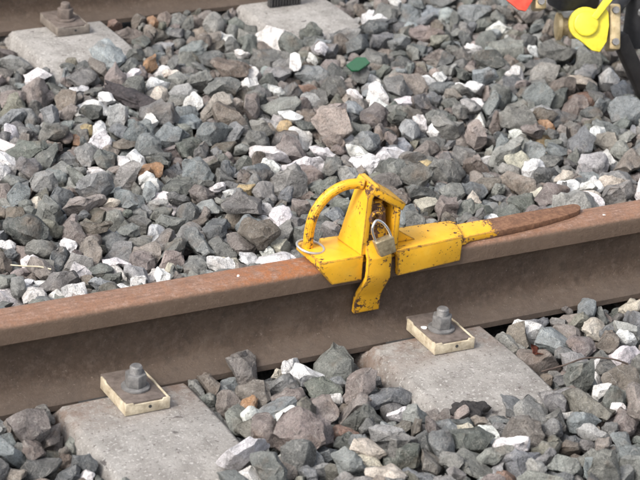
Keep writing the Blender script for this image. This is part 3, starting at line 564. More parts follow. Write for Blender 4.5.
6,43,1321,589,27,83,-52,-1,0,23,54,1014,1354,6,-89,42,9,0,3,86,1035,1467,-20,-26,-90,7,0,17,68,953,1585,-15,62,44,-45,0,19,49,1440,894,38,21,-94,19,0,4,60,1018,898,30,-44,-77,11,0,
9,60,1239,320,48,-51,76,-33,1,5,52,1628,1133,7,1,-93,-26,1,23,39,536,-427,14,-60,-28,-46,0,25,43,801,1540,11,56,58,47,0,6,77,1686,1015,22,51,40,33,0,25,50,834,1600,6,33,-44,-57,4,
8,78,1776,965,-7,-86,26,38,0,25,51,423,1059,15,3,23,86,0,20,58,859,1499,-15,-36,65,-61,0,23,38,1108,674,18,-69,58,-42,0,17,45,522,1377,15,4,3,56,0,19,69,296,-559,28,-60,49,8,0,
5,66,169,551,29,-62,63,-41,0,16,41,589,-519,31,21,-92,-6,0,2,70,510,446,17,40,-82,-37,0,17,57,939,1485,-1,1,-16,-1,0,23,41,500,626,39,58,-75,23,0,20,63,808,863,18,-14,59,-61,3,
12,59,1034,385,3,2,9,-71,0,23,71,1345,1387,22,24,-92,26,0,21,75,1284,388,22,5,-94,-31,0,7,90,432,1554,-12,11,-96,7,0,11,71,442,-265,-21,-14,-4,-95,0,7,65,433,875,15,-3,9,-95,0,
2,76,1145,1230,-8,-53,54,-58,0,27,34,188,270,35,-46,2,-41,1,24,41,1697,1301,3,35,92,-1,0,5,66,727,409,11,89,-15,-7,0,27,37,1210,897,22,76,32,17,0,8,68,1392,489,13,67,-73,-7,1,
1,60,1688,1434,21,0,-13,37,0,23,43,147,676,24,25,-32,-22,2,14,39,368,662,26,40,2,-72,0,9,78,891,953,24,2,39,-89,0,14,41,447,-570,29,-1,50,-66,0,26,71,124,766,18,-1,0,-84,0,
5,92,1356,1254,-1,-3,6,67,0,7,73,1343,1077,10,90,19,2,0,22,61,1208,625,18,-51,58,52,0,23,57,1919,1096,22,-61,-23,-60,0,1,78,906,759,9,16,2,-8,0,20,48,518,777,17,46,20,-34,0,
21,65,827,1305,-4,29,7,94,0,20,41,128,670,28,12,78,19,0,23,65,177,-430,-2,14,-74,64,0,7,64,584,-632,28,-61,-68,-12,0,5,56,502,925,37,-6,80,24,0,17,35,1054,1198,33,70,18,-63,0,
25,69,1106,995,25,-17,-9,71,6,11,59,855,607,5,-33,-71,-34,0,26,45,955,452,24,31,-59,28,0,16,39,448,523,20,-86,-30,-29,0,23,55,700,554,-8,-79,-6,-29,0,4,43,859,1062,28,-69,67,24,0,
21,64,739,590,13,67,70,-9,0,1,47,1128,1313,25,22,-3,-25,0,3,54,1290,1094,17,-71,-31,30,0,21,56,758,-305,4,1,-16,-95,0,27,57,1260,1063,18,-36,34,-51,0,23,41,1227,650,27,46,48,-45,0,
12,64,2083,1406,-27,-11,84,-50,0,8,38,251,968,33,-44,66,-11,0,13,92,1171,239,53,-4,-18,70,1,3,65,1050,1032,15,-2,98,-6,0,20,46,923,-192,17,-29,-42,-59,0,18,42,1451,1236,9,-10,24,68,0,
0,44,400,869,26,-3,-89,-41,0,4,52,1887,1338,7,8,70,-22,0,20,50,898,1525,-6,84,31,18,0,23,41,1448,1459,-23,-4,-35,88,0,12,70,1366,799,21,2,15,18,0,19,68,1435,870,27,3,-4,-96,0,
4,35,729,1387,16,-3,63,11,0,4,42,-210,-168,-2,-11,10,60,0,20,52,128,644,24,-84,-45,26,0,13,92,954,1040,13,-6,-58,68,5,25,71,969,1479,-19,46,-17,-36,0,10,42,1332,611,41,-90,-17,29,0,
11,92,1248,1005,0,-32,-18,64,1,15,42,224,1022,21,33,-15,32,0,20,43,751,1348,11,-42,80,-36,0,17,92,1665,1511,17,92,25,28,0,16,53,793,1520,-4,-79,3,53,0,10,63,1110,1135,18,9,-35,-84,0,
4,43,1061,1517,-11,-15,-31,86,0,19,44,1379,1025,33,66,-64,-7,0,15,55,1053,723,8,-51,-31,44,0,11,51,819,909,16,35,-53,55,0,20,40,364,765,30,-2,-97,18,0,23,49,980,1620,-7,-47,71,24,0,
18,61,1284,765,16,62,11,12,0,11,66,1212,682,9,-77,-51,33,0,3,50,662,-448,21,92,28,-12,0,27,75,959,1134,-7,-2,97,19,0,10,75,683,263,32,40,-39,-39,0,22,50,1573,813,37,-81,-56,-4,0,
5,48,382,966,22,-48,58,-34,0,27,79,1131,920,14,-77,61,14,0,7,38,1030,-77,-19,-5,77,-62,0,25,45,737,1282,7,-3,10,97,0,21,38,108,311,37,-82,-54,8,0,16,54,1356,911,10,-19,64,-56,0,
16,66,494,1333,-4,11,68,-51,0,24,61,422,1443,-23,32,87,-23,0,11,65,233,-250,0,36,-56,72,1,6,43,546,603,30,25,48,76,0,7,78,997,347,8,20,-88,-26,0,20,76,1117,848,17,21,-31,-76,0,
19,56,1847,1347,20,18,-84,-41,0,0,62,299,938,24,-7,19,67,0,9,50,1288,479,28,-87,-45,14,0,16,65,977,954,21,-76,38,-50,0,7,64,1709,832,18,95,-20,17,0,21,45,1873,1111,20,60,78,-2,0,
11,92,669,779,-10,-8,-18,-97,0,9,92,386,1450,-10,-17,19,-74,0,23,40,692,847,42,-93,24,-21,0,11,61,1455,1010,6,39,43,9,0,24,51,791,1474,-14,66,72,18,0,24,34,603,783,32,7,-14,62,0,
13,59,845,-82,-4,26,-93,21,0,27,61,1740,1140,12,-58,2,36,0,0,37,308,-76,-7,-73,1,3,2,8,82,914,-101,-30,-77,38,39,0,24,56,297,-377,13,25,11,47,0,6,41,2095,1378,-2,51,7,-79,0,
11,42,271,1059,23,18,-1,-14,0,15,47,946,296,37,23,75,-20,0,0,40,395,1380,-12,54,57,59,0,21,75,1856,1081,3,10,-20,-30,0,6,53,1321,619,15,13,-82,-51,3,13,59,359,423,8,-9,-66,68,0,
0,92,341,-433,-1,28,-93,14,0,10,54,375,-235,5,61,-63,-4,0,18,34,447,-161,-7,-49,23,16,0,2,35,488,1307,9,-84,3,3,0,3,54,1192,1132,18,-16,29,93,0,9,63,1481,895,29,62,75,5,0,
15,92,1590,1149,4,-65,48,23,0,0,34,545,1409,15,4,-60,77,0,19,45,872,826,16,-4,-31,85,0,16,26,916,-74,7,70,16,-37,0,11,42,766,-262,-16,14,57,61,0,25,92,108,183,43,33,18,-28,0,
4,69,928,1528,-17,-92,10,-19,0,14,44,1706,1198,6,-23,24,-92,0,21,38,1345,1049,24,41,67,-30,0,1,50,1449,1213,-5,46,-76,4,0,15,44,1362,1152,0,-45,25,-19,0,7,44,411,726,38,11,-17,-95,4,
20,58,1029,789,15,-7,-70,-67,0,25,37,546,1166,25,42,-52,-74,0,16,92,1309,232,46,-68,38,30,1,15,59,246,324,8,4,95,16,1,11,45,1468,1529,17,63,-57,-33,1,19,73,802,1425,-24,-25,74,-10,0,
7,57,1344,602,17,64,13,-74,0,2,43,296,1034,23,45,-87,-9,0,10,47,1192,638,8,-57,-18,40,0,15,92,916,837,43,31,-23,41,0,23,36,521,550,43,-38,-27,-85,1,22,63,1363,1630,0,-64,-33,-50,0,
14,65,1248,621,24,45,-9,28,0,25,69,1077,766,-6,48,-32,-25,0,7,56,1036,1599,-1,-63,55,-52,0,12,53,782,901,20,-16,-25,90,0,0,72,11,540,30,5,-13,-94,0,24,53,-238,-94,6,57,67,38,0,
7,48,1244,1076,29,72,-24,63,0,3,73,264,746,10,71,-64,-10,0,20,45,1919,1182,8,38,-40,-79,0,13,47,1652,1022,6,59,-74,-27,0,7,78,197,-384,1,-69,44,-15,0,22,72,1143,1077,9,56,-37,-46,1,
12,59,1445,1546,3,-23,-80,-31,0,14,43,1407,1556,0,-52,-4,51,0,20,30,305,569,28,94,26,-14,0,3,42,1231,366,39,18,-35,-55,0,20,61,9,463,1,-14,-76,61,0,2,24,-150,-186,-9,63,53,-55,0,
23,92,97,653,4,-54,-82,-6,0,8,45,1212,920,14,-35,66,56,0,1,60,412,1413,-24,-69,35,-58,0,0,49,484,-397,18,77,-2,-19,0,20,63,1284,1245,-1,16,-92,17,0,22,64,1593,1271,-1,4,90,-39,0,
12,60,1004,251,35,92,37,-6,0,25,58,248,-570,41,65,-19,-15,0,25,42,745,-556,17,-15,4,-10,0,25,69,1067,611,9,-81,-26,35,0,18,58,2075,1340,-14,-72,5,59,0,26,46,179,700,25,-41,83,24,0,
24,52,1267,454,18,28,70,64,0,20,59,386,-328,-15,53,54,-50,0,27,58,1739,1428,24,39,91,1,0,18,51,766,333,22,-20,86,22,0,22,34,848,1567,10,68,-31,65,0,4,76,543,566,12,3,-74,22,0,
17,50,1459,640,29,36,43,-80,0,9,62,61,666,28,-25,-95,-13,0,11,43,592,1144,9,-27,-56,-21,0,8,43,454,1168,20,64,57,1,0,6,47,1402,648,24,-90,6,-41,0,12,44,621,762,22,-69,-21,50,0,
11,48,1914,1223,14,-28,72,-56,0,27,40,1092,422,15,-26,19,-84,0,6,58,1341,1024,-9,-67,-42,23,0,9,55,193,-445,6,-78,6,16,0,12,69,1403,592,27,30,27,-29,0,10,69,1059,1616,-20,-74,5,-66,0,
8,40,1295,1056,19,-39,-9,71,0,3,43,1024,978,17,-49,44,60,0,4,66,818,955,-9,20,20,5,0,24,50,1984,1215,0,62,63,-14,0,9,46,1008,-100,-20,63,-58,40,0,8,54,1717,1232,-12,-79,45,40,0,
25,71,1412,378,5,-47,-81,15,0,17,46,1719,1335,8,19,24,35,0,15,42,1845,1205,28,2,93,-33,0,3,37,145,-247,-24,73,-65,-13,0,18,54,375,1352,-23,26,-13,88,0,0,92,521,233,31,47,82,21,0,
4,40,597,266,43,33,-51,41,0,1,42,321,824,14,18,-94,-16,0,16,62,550,1328,16,48,27,81,0,17,45,746,429,16,-7,-55,-56,0,14,60,680,426,14,-46,-64,-18,0,3,67,1658,1048,-13,-86,46,4,0,
20,78,142,-136,-38,10,-41,65,0,11,48,353,1387,-6,86,-20,36,0,12,65,555,-591,32,95,-29,-3,0,3,64,1211,1084,11,8,95,11,0,2,75,1595,1309,-19,2,30,13,0,15,49,285,319,13,61,16,75,2,
3,87,1341,1312,-9,57,71,-33,0,10,66,1696,929,11,-35,78,50,0,18,53,571,748,20,-60,49,-39,0,3,79,1868,1260,-3,3,14,-50,0,16,78,395,1038,9,-79,36,-30,0,22,63,773,857,17,24,-37,69,0,
23,38,1398,1277,3,-13,-12,-74,0,26,38,521,1014,35,47,28,73,0,1,41,924,1086,22,0,24,-64,0,19,50,1530,1349,-15,-16,-25,-49,0,16,51,457,698,17,-3,7,-75,0,8,46,724,1088,10,-45,-46,62,0,
8,54,35,270,22,86,34,-35,1,5,48,369,596,7,-87,41,22,0,14,65,448,983,11,-48,67,-36,0,8,58,1172,606,-3,-61,-25,-15,1,24,43,860,718,24,13,37,61,0,8,53,1018,324,19,35,-33,-84,0,
23,92,1134,1322,-2,-30,-89,-30,0,18,36,1923,1153,11,-54,0,80,0,0,54,1240,446,25,-41,42,-46,0,2,32,1213,1062,34,-99,0,3,0,14,57,1942,1208,0,12,95,-8,0,26,69,652,-469,-2,-65,1,75,0,
27,71,1042,1327,-18,-21,-30,-75,0,3,65,542,-688,34,46,-61,-60,0,5,54,1027,603,20,44,-88,-2,0,7,51,1601,1377,-19,13,89,10,0,11,58,174,634,31,8,47,63,0,24,73,937,1322,-15,11,-5,97,0,
20,53,990,590,20,11,65,61,3,27,77,809,638,-9,-19,-2,-96,0,7,38,1620,809,13,-47,-63,41,0,27,65,530,1132,9,-13,-20,-88,0,7,60,1084,1271,14,-15,-54,78,0,20,64,1732,919,5,2,-34,-85,0,
17,69,1127,485,7,3,24,-34,0,27,41,1008,767,20,-21,-49,-83,0,0,92,920,1367,-30,62,43,49,0,24,74,1388,855,16,34,-83,1,0,9,63,488,640,8,51,58,26,0,19,55,713,334,23,31,-61,-54,0,
20,63,623,681,20,-2,-79,59,0,19,61,1740,1182,-1,-44,-2,-87,0,18,31,351,899,40,-38,-69,-1,0,21,49,1521,580,25,76,20,49,0,13,46,1770,929,8,-11,-94,-11,0,2,65,1393,1472,-12,86,-36,-12,0,
16,60,615,380,23,67,-28,-6,0,7,66,1740,1388,19,89,37,20,0,21,49,927,734,27,25,25,-89,0,27,27,1384,773,33,-15,-69,-40,0,16,57,16,391,5,-97,-9,-9,0,20,43,1405,1062,23,65,-39,58,0,
27,51,821,1345,-18,7,22,-93,0,10,39,510,561,22,-25,-82,42,0,16,48,1137,1393,19,52,-75,-30,0,2,82,549,-644,-3,-20,-55,34,0,3,45,1084,473,20,79,-43,-36,0,16,64,769,1405,-16,10,-82,1,0,
20,57,996,1429,0,-53,64,-52,0,14,43,1378,1550,-37,64,55,-40,0,6,80,238,652,-10,72,-52,27,0,13,48,279,294,17,9,58,-33,0,27,46,1695,1121,20,-44,-65,57,0,25,62,1443,1395,-18,23,-37,54,0,
13,43,1044,1185,22,6,-86,-48,0,16,41,1499,535,34,-54,-34,61,0,21,74,388,291,20,-71,69,0,2,17,73,984,680,-1,30,-38,57,0,4,30,475,1153,26,80,56,16,0,26,52,145,-84,-21,36,-89,-2,0,
11,83,288,606,6,59,-67,-18,0,0,51,805,243,33,-60,-56,-42,0,10,61,768,485,-1,-79,-39,44,0,19,40,797,1571,12,1,-30,-85,0,12,55,817,381,25,16,53,78,0,8,41,721,297,25,66,44,24,0,
4,47,1533,1402,-22,15,-28,-22,0,25,37,1511,600,24,-8,98,-14,0,20,63,1196,280,47,7,17,90,2,11,71,1177,1040,19,66,22,35,0,12,52,693,1240,5,35,37,13,0,10,57,730,481,10,-56,72,26,0,
0,60,1706,974,32,67,65,17,0,11,29,1683,1404,21,-9,-53,-57,0,4,53,495,528,-6,-87,-5,16,0,15,70,1155,549,-2,-64,28,-51,0,6,32,783,-347,11,10,58,-13,0,11,57,1500,1325,-19,22,67,-35,0,
10,37,375,1039,22,-88,3,-19,0,12,45,464,1348,-6,64,-14,-69,0,12,58,1400,1273,-24,-89,-13,-39,0,25,67,703,385,13,-19,-46,-84,0,27,39,1083,1073,18,85,-44,21,0,20,41,243,989,16,85,-26,-43,0,
6,92,1805,1239,5,4,24,81,0,16,79,1222,767,-4,58,-60,-50,0,18,61,114,491,9,6,48,42,0,18,46,1113,572,16,-23,76,-16,0,19,87,442,518,-11,2,92,25,0,20,38,542,1276,11,16,85,-28,0,
8,60,1624,728,25,79,-25,54,0,16,77,903,1198,9,41,71,22,0,2,42,739,-100,-24,69,-39,40,0,3,45,1532,1004,6,95,3,1,0,26,31,301,-468,12,-28,-82,-29,0,4,56,1743,1291,-5,3,-47,-85,0,
18,57,115,722,5,-44,9,-71,0,8,66,1478,702,-3,45,-39,6,0,24,67,51,568,4,-27,-53,-55,0,4,30,538,1074,21,44,2,40,0,5,37,357,-227,-14,-11,12,-97,0,21,75,196,557,10,-27,-6,74,0,
1,40,404,1348,-10,29,-92,2,0,19,57,613,-560,10,82,34,-23,0,1,50,153,734,13,89,-2,31,0,15,34,990,-99,-11,28,4,60,0,5,84,377,1102,-1,52,-4,-26,0,21,42,59,398,27,24,-30,4,0,
9,53,1000,1084,1,52,-22,63,0,9,81,736,1473,-30,-15,73,3,0,9,53,778,559,17,1,-92,-2,0,7,62,615,527,5,-64,-6,71,0,1,46,1842,1289,14,47,-67,-4,0,27,69,1714,974,-3,-18,70,-67,0,
24,45,764,-279,-30,43,64,57,0,5,55,212,-579,50,53,20,-71,0,22,64,1817,1009,-1,-89,17,-30,0,26,53,315,-235,-26,94,-19,14,0,5,70,1385,749,32,-12,18,86,0,14,89,407,929,3,-75,9,-21,0,
15,68,1710,1063,4,61,-17,65,0,6,71,1476,466,33,-15,-6,-83,0,3,54,1083,655,-5,40,26,-82,0,4,67,1363,1376,-17,-11,-47,53,0,24,33,1633,1482,4,-76,-57,-26,0,20,31,938,1621,12,-66,-48,56,0,
1,36,554,354,14,-62,76,10,0,18,40,1198,769,12,34,-74,-57,0,11,54,832,641,19,1,-1,-38,0,17,44,945,1210,10,-7,-31,55,0,19,49,1479,1024,12,3,63,25,0,8,43,1539,1464,-23,-11,-48,-76,0,
9,78,1498,1024,0,-80,28,-52,0,15,61,1165,758,20,-65,40,47,0,13,61,654,294,35,50,-21,80,0,3,85,1110,248,33,82,-52,7,0,25,39,497,963,36,54,-79,-27,0,5,35,1550,1362,-8,52,46,-35,0,
8,54,299,989,12,1,-59,45,0,27,91,188,879,5,-20,-91,-31,0,0,24,299,325,17,-24,50,40,0,17,47,333,893,15,30,-15,55,0,26,58,1473,528,20,66,66,-11,0,18,44,863,1559,-9,26,61,43,0,
11,66,1315,1043,-1,-42,4,69,0,22,43,1684,1195,-6,69,68,8,0,22,65,191,490,17,-66,-51,50,0,13,44,694,1294,-2,-32,10,-87,0,0,63,443,1211,9,89,-31,-29,0,14,45,1430,603,36,-51,57,-29,0,
5,57,1823,1064,4,-3,-22,54,0,1,60,1021,1201,12,39,-16,-4,0,16,32,1150,1095,25,93,-32,7,0,13,66,-142,-307,-14,-74,-28,50,0,19,44,193,453,21,-12,28,14,0,27,61,623,1167,0,1,-32,-28,0,
19,65,967,1067,5,-78,-45,-37,0,1,90,666,-519,-2,96,-16,-8,0,11,63,863,1086,11,-71,-64,10,0,13,54,755,941,2,-74,19,61,0,23,66,1874,1211,-5,2,49,-85,0,27,62,528,942,17,-6,-12,42,0,
16,57,1431,413,56,-58,-52,37,0,27,40,1643,751,27,-5,14,-20,0,22,73,1128,570,-2,-12,18,55,0,6,52,652,1004,-5,43,-9,-37,0,10,56,1536,556,26,-4,59,-24,0,27,45,584,523,15,-4,71,43,0,
9,35,348,746,27,-92,-3,33,0,3,55,1863,1006,22,22,-22,6,0,11,38,807,1218,15,-61,29,69,0,12,92,891,-162,-34,-28,1,92,0,21,70,1318,522,-3,-82,-4,7,0,16,48,336,-112,-31,-22,-60,-61,0,
9,45,390,1406,-25,-61,23,-74,0,5,46,-84,260,37,-17,32,87,0,27,61,1272,340,24,51,18,-43,0,6,63,1070,537,-9,65,-59,11,0,16,69,902,916,18,-32,63,68,0,2,44,513,988,26,-20,50,-51,0,
26,42,463,1625,-32,21,-77,25,0,3,56,557,1289,-8,51,64,56,0,21,58,330,705,10,82,-39,31,0,23,39,464,1379,6,79,56,16,0,12,48,1294,734,-3,37,-78,-36,0,13,56,129,420,14,1,-66,-13,0,
11,42,936,502,17,-94,0,-3,0,12,41,789,1350,-11,23,-44,-56,0,15,66,723,-472,8,-32,64,-67,0,7,54,1148,1182,-7,-60,-59,-50,0,10,61,572,-506,13,-84,-51,-8,0,17,77,1360,952,-5,-15,-39,45,0,
4,54,1478,665,17,41,-66,-26,0,10,67,1430,1580,-18,32,75,49,0,3,59,1766,1331,-6,27,11,95,0,16,49,857,1394,-16,-5,-72,58,0,1,92,-243,-277,-26,17,97,2,0,25,92,1804,914,25,57,-80,8,0,
16,51,463,-132,-18,35,48,53,0,6,36,-4,368,20,-64,-19,23,0,6,36,100,307,23,-27,36,62,0,19,50,1490,507,27,-81,-33,-24,0,10,49,1897,1198,4,-32,-71,-50,0,19,42,1256,1201,7,-45,-49,68,0,
26,70,1681,769,12,-76,34,-54,0,20,67,857,360,8,98,0,6,0,25,69,1760,902,-12,2,-41,-69,0,4,34,227,733,25,-56,23,61,0,10,51,550,301,18,9,-4,98,0,2,52,270,1004,13,-69,57,-28,0,
22,72,746,1544,-42,-64,22,-71,0,17,48,390,430,11,-42,58,48,0,25,48,347,959,-7,0,81,-56,0,5,49,1153,307,57,73,-17,51,0,26,46,964,592,18,41,59,57,0,18,70,1153,655,-9,-19,-16,-25,0,
22,53,702,1177,7,36,38,-24,0,17,57,907,406,-9,2,39,91,0,15,80,2025,1351,-30,-27,-7,4,0,12,58,762,1033,26,14,-2,97,0,4,53,266,911,25,18,2,-97,0,5,62,1204,845,9,42,84,-7,0,
27,36,1874,1299,8,-14,-37,-51,0,23,71,858,735,3,9,-98,10,0,10,61,593,719,9,46,61,54,0,4,41,263,850,14,59,-51,25,0,12,54,450,-90,-32,-37,-82,-35,0,3,59,410,733,2,76,34,1,0,
6,67,429,-393,3,-84,-52,-4,0,5,64,246,704,16,73,-12,-24,0,13,67,875,1577,-16,47,-41,-26,0,3,69,256,237,21,76,3,61,0,24,51,1335,310,20,46,65,-20,0,15,48,1416,953,19,14,-47,-58,0,
9,55,-26,394,10,94,-10,29,0,12,39,1238,739,4,55,-62,-34,0,20,52,605,456,15,-41,85,-23,0,15,68,926,684,7,-39,46,-67,0,7,61,1379,432,14,-31,49,-74,0,6,84,600,-600,-12,-31,-85,-23,0,
18,51,128,-476,18,74,-26,59,0,4,60,648,1227,-5,75,42,48,0,24,72,771,987,7,-70,-48,-16,0,6,59,305,936,-9,-81,2,-6,0,13,82,423,-504,2,-33,-82,12,0,22,55,1625,949,9,-6,-5,-95,0,
17,56,1475,1254,-15,75,24,-39,0,13,70,1557,723,8,77,30,-15,0,3,70,1437,1356,-30,55,-25,37,0,20,69,941,937,0,47,29,-73,0,0,47,114,524,16,53,-69,23,0,10,59,1616,1486,-10,35,-86,15,0,
16,52,959,476,9,6,41,-21,0,1,49,280,914,7,-5,-10,-24,0,5,35,868,792,15,-12,11,-93,0,12,58,298,-261,-26,-8,15,-1,0,0,48,36,587,31,37,16,44,0,19,92,192,335,-15,-33,-81,40,0,
7,41,574,1163,4,-87,-47,4,0,8,54,816,996,-7,48,47,73,0,3,63,1525,1558,-5,-85,39,-28,0,1,45,-10,430,-9,-7,80,-3,0,18,52,1722,880,-1,-35,-7,70,0,9,55,518,627,18,-30,32,-41,0,
17,38,469,313,15,-24,5,-93,0,8,49,873,1366,-43,60,52,56,0,1,29,867,382,13,8,87,-41,0,22,70,502,715,9,-10,13,-96,0,17,61,1566,867,13,-46,3,-88,0,21,49,921,341,4,-56,-59,-41,0,
3,53,164,596,10,60,-20,-6,0,12,30,1063,804,21,-62,68,-21,0,8,44,1083,864,31,29,42,-21,0,5,59,677,-571,8,70,3,-19,0,2,40,1279,890,17,33,22,91,0,11,47,963,709,0,-39,33,-82,0,
21,32,240,690,34,9,-80,37,0,1,50,769,831,7,46,-58,9,0,2,73,1268,1335,-3,21,-52,80,0,27,60,1490,1284,-25,-20,-4,92,0,23,44,1039,822,7,-89,-14,-40,0,18,35,1184,414,13,28,51,50,0,
14,66,1524,710,-4,-27,-22,87,0,0,42,1250,411,23,0,-40,-3,0,16,48,1549,1425,-23,45,-15,82,0,24,56,416,-199,-18,-67,-62,-27,0,13,49,1006,1113,6,38,81,-43,0,21,66,748,-518,6,66,67,29,0,
27,81,678,712,6,92,-19,30,0,27,55,1211,394,25,-17,-24,-94,0,14,43,388,-529,16,-31,40,-37,0,13,48,1364,1199,3,70,51,-8,0,26,40,333,1114,7,-35,92,3,0,25,67,1013,551,3,-96,-16,-12,0,
2,62,654,534,-6,6,95,-16,0,2,61,597,631,-1,80,-13,-43,0,15,32,469,1639,-22,21,-82,-5,0,27,57,896,609,-16,54,-2,-66,0,15,63,334,-476,0,15,88,-30,0,12,40,1828,1338,-1,33,-6,74,0,
20,59,1064,431,-8,79,1,55,0,26,33,1612,1091,1,75,-60,-21,0,13,57,1125,667,9,-6,-9,-61,0,21,42,762,1316,-7,-61,1,68,0,22,41,756,1232,9,13,-42,81,0,1,67,1446,408,35,-6,94,-10,0,
5,32,1248,390,33,-21,-30,45,0,12,47,165,581,-21,64,-71,24,0,3,47,1335,1140,-3,5,40,-42,0,4,48,171,310,6,95,-29,4,0,21,40,1245,905,17,24,18,-90,0,9,38,1210,881,6,45,69,15,0,
3,77,304,-140,-37,-80,49,3,0,25,73,959,381,4,-93,-10,-4,0,11,78,1449,666,-4,-24,-89,10,0,20,55,453,485,13,42,-10,25,0,17,68,561,1054,1,48,-2,81,0,17,77,1498,1577,11,63,70,24,0,
5,90,451,660,-6,25,-15,-82,0,26,41,426,577,11,-25,47,83,0,5,55,949,1606,-3,64,-61,4,0,16,43,1451,1165,8,-21,-43,83,0,0,41,887,1108,12,41,50,64,0,19,70,905,705,14,-9,43,-14,0,
21,64,476,564,-9,91,2,-6,0,25,47,1005,403,7,3,-58,45,0,7,32,1363,1606,-10,71,37,-37,0,23,75,391,233,15,-67,-49,12,0,6,45,770,1441,-13,-1,-26,92,0,8,92,839,1178,-7,-7,-96,3,0,
23,36,975,1641,-5,12,67,-71,0,21,51,787,-253,-31,-5,83,41,0,8,56,1513,983,-7,73,-45,46,0,10,62,1197,1283,-9,46,46,30,0,3,73,733,910,-2,-64,64,0,0,9,49,1409,526,3,-56,-39,-72,0,
19,73,797,-172,-24,-45,26,-24,0,4,49,1155,407,7,8,-26,-79,0,12,68,340,1078,-6,-43,-3,-54,0,16,47,406,-601,37,-30,2,-33,0,2,81,1042,925,10,-53,30,-34,0,4,49,451,402,9,18,-86,-43,0,
0,63,1389,1055,-7,-87,22,-39,0,15,35,1172,1253,0,58,65,-47,0,27,33,1404,448,21,-72,-5,35,0,14,46,931,441,-16,32,4,-42,0,13,35,655,-585,31,-49,70,-49,0,1,43,157,744,32,-36,88,-23,0,
2,54,870,687,3,81,40,-33,0,10,55,454,-521,13,23,-19,-89,0,7,28,1319,524,31,-85,-30,34,0,5,48,1910,1240,0,-31,-84,-37,0,5,45,-16,228,48,6,1,-96,0,9,55,1081,369,19,30,-89,-29,0,
23,89,403,1234,-20,0,-14,18,0,6,61,382,846,15,-9,-93,3,0,6,68,119,819,-1,13,-85,47,0,2,53,868,474,18,-15,-35,-87,0,1,77,848,1481,-35,76,60,-13,0,17,45,1072,1020,10,33,-48,-75,0,
25,36,1101,1098,9,51,-14,-73,0,27,45,602,495,12,34,-26,-6,0,21,36,978,494,12,34,20,-89,0,17,84,203,839,3,-23,64,-62,0,13,38,1166,1088,11,25,50,53,0,16,51,825,1132,24,14,-94,-8,0,
23,79,856,1035,7,86,33,-17,0,1,47,1342,1359,12,0,-95,21,0,11,70,1002,1548,-19,-31,26,-67,0,1,55,1267,764,-13,-17,3,-78,0,11,45,1376,697,16,-81,52,17,0,18,67,770,1117,5,-7,12,25,0,
12,50,422,1288,3,-30,-30,39,0,12,54,351,687,7,25,-53,-62,0,21,53,-25,456,-4,40,46,-65,0,14,50,1857,1185,11,75,-46,-33,0,12,43,1339,986,5,93,-30,-17,0,1,65,2069,1358,-52,31,-38,20,0,
23,43,1132,1290,27,-6,-24,92,0,7,58,893,-297,-18,-19,84,-25,0,1,90,1587,1546,-18,49,-84,2,0,16,42,1662,1310,1,9,11,90,0,24,76,499,613,-9,-18,-95,19,0,0,84,447,1125,-13,60,-48,-51,0,
3,72,306,265,0,55,-13,-56,0,21,92,595,1042,2,29,10,94,0,20,65,905,486,4,81,-39,-40,0,26,52,297,-417,-8,-61,-77,-6,0,15,65,874,798,-10,-14,33,-35,0,23,72,2045,1433,-4,15,35,-87,0,
0,71,260,1141,-3,47,56,21,0,24,64,1238,822,0,2,-82,-13,0,21,38,448,-388,17,-8,15,-94,0,16,57,892,1485,-20,-63,62,-3,0,22,58,850,1528,-27,78,40,10,0,9,92,550,1190,-3,75,12,10,0,
23,34,1942,1225,-5,-31,-82,-44,0,10,61,127,-383,16,-16,-24,-95,0,5,60,1358,1497,-31,-11,22,-60,0,16,64,506,781,-2,-80,43,26,0,4,41,266,876,18,-73,12,-66,0,10,28,1392,520,19,-17,-38,-29,0,
11,40,340,-85,-16,-18,85,38,0,1,40,434,1257,-3,50,-71,-35,0,5,50,1023,826,11,18,-44,-1,0,16,50,842,988,22,-41,-38,17,0,1,50,1651,916,-15,26,-40,-48,0,3,42,1687,805,5,28,72,-3,0,
26,61,1489,1112,26,-8,23,-80,0,23,84,621,580,-4,14,-24,-95,0,6,52,1699,1084,-13,-29,8,21,0,8,49,272,1100,0,-72,-16,-22,0,25,36,432,-175,-20,15,-28,-38,0,8,59,749,1347,-23,25,82,50,0,
3,51,904,1260,8,89,-38,-1,0,4,82,1490,1140,-3,54,-78,-3,0,9,86,481,1157,1,-35,-41,68,0,23,70,1434,1307,-25,-21,-20,-77,0,8,70,1004,1049,-4,23,-90,-12,0,3,43,513,533,27,76,28,-16,0,
9,54,1176,919,14,-37,-64,62,0,21,70,1204,944,-1,-54,-1,13,0,26,33,933,458,20,-33,-49,76,0,18,45,1208,796,6,-50,-65,21,0,22,42,507,1011,15,60,-30,-69,0,16,57,1217,692,-20,-81,-51,12,0,
21,48,1058,362,4,-1,41,-6,0,4,64,509,1081,-15,-22,-22,-91,0,12,60,827,-138,-35,79,55,16,0,15,73,875,834,-6,-34,-82,-43,0,17,44,1637,978,-5,-38,-85,2,0,24,91,2122,1438,-6,44,27,-47,0,
2,92,1001,-141,-30,-34,26,-83,0,25,66,1397,921,12,65,-71,-22,0,1,38,854,389,16,59,25,34,0,5,67,1606,966,-4,24,-90,-23,0,24,55,745,1419,-16,41,-20,52,0,27,36,261,1077,8,20,3,-17,0,
24,51,1381,1635,-23,5,66,53,0,9,34,693,1032,24,9,-96,5,0,23,86,1068,1066,-13,97,0,14,0,1,43,1712,1320,-6,-3,-17,93,0,0,61,751,1172,-3,44,-50,-59,0,15,32,379,1395,-25,47,-68,-21,0,
2,48,154,254,24,-27,-53,73,0,2,57,752,-157,-41,-83,21,-10,0,17,80,364,-359,-6,-61,26,-65,0,27,50,2076,1443,-25,5,-42,-21,0,26,56,1129,1023,6,-89,-21,-37,0,22,46,1997,1340,-2,68,-41,-30,0,
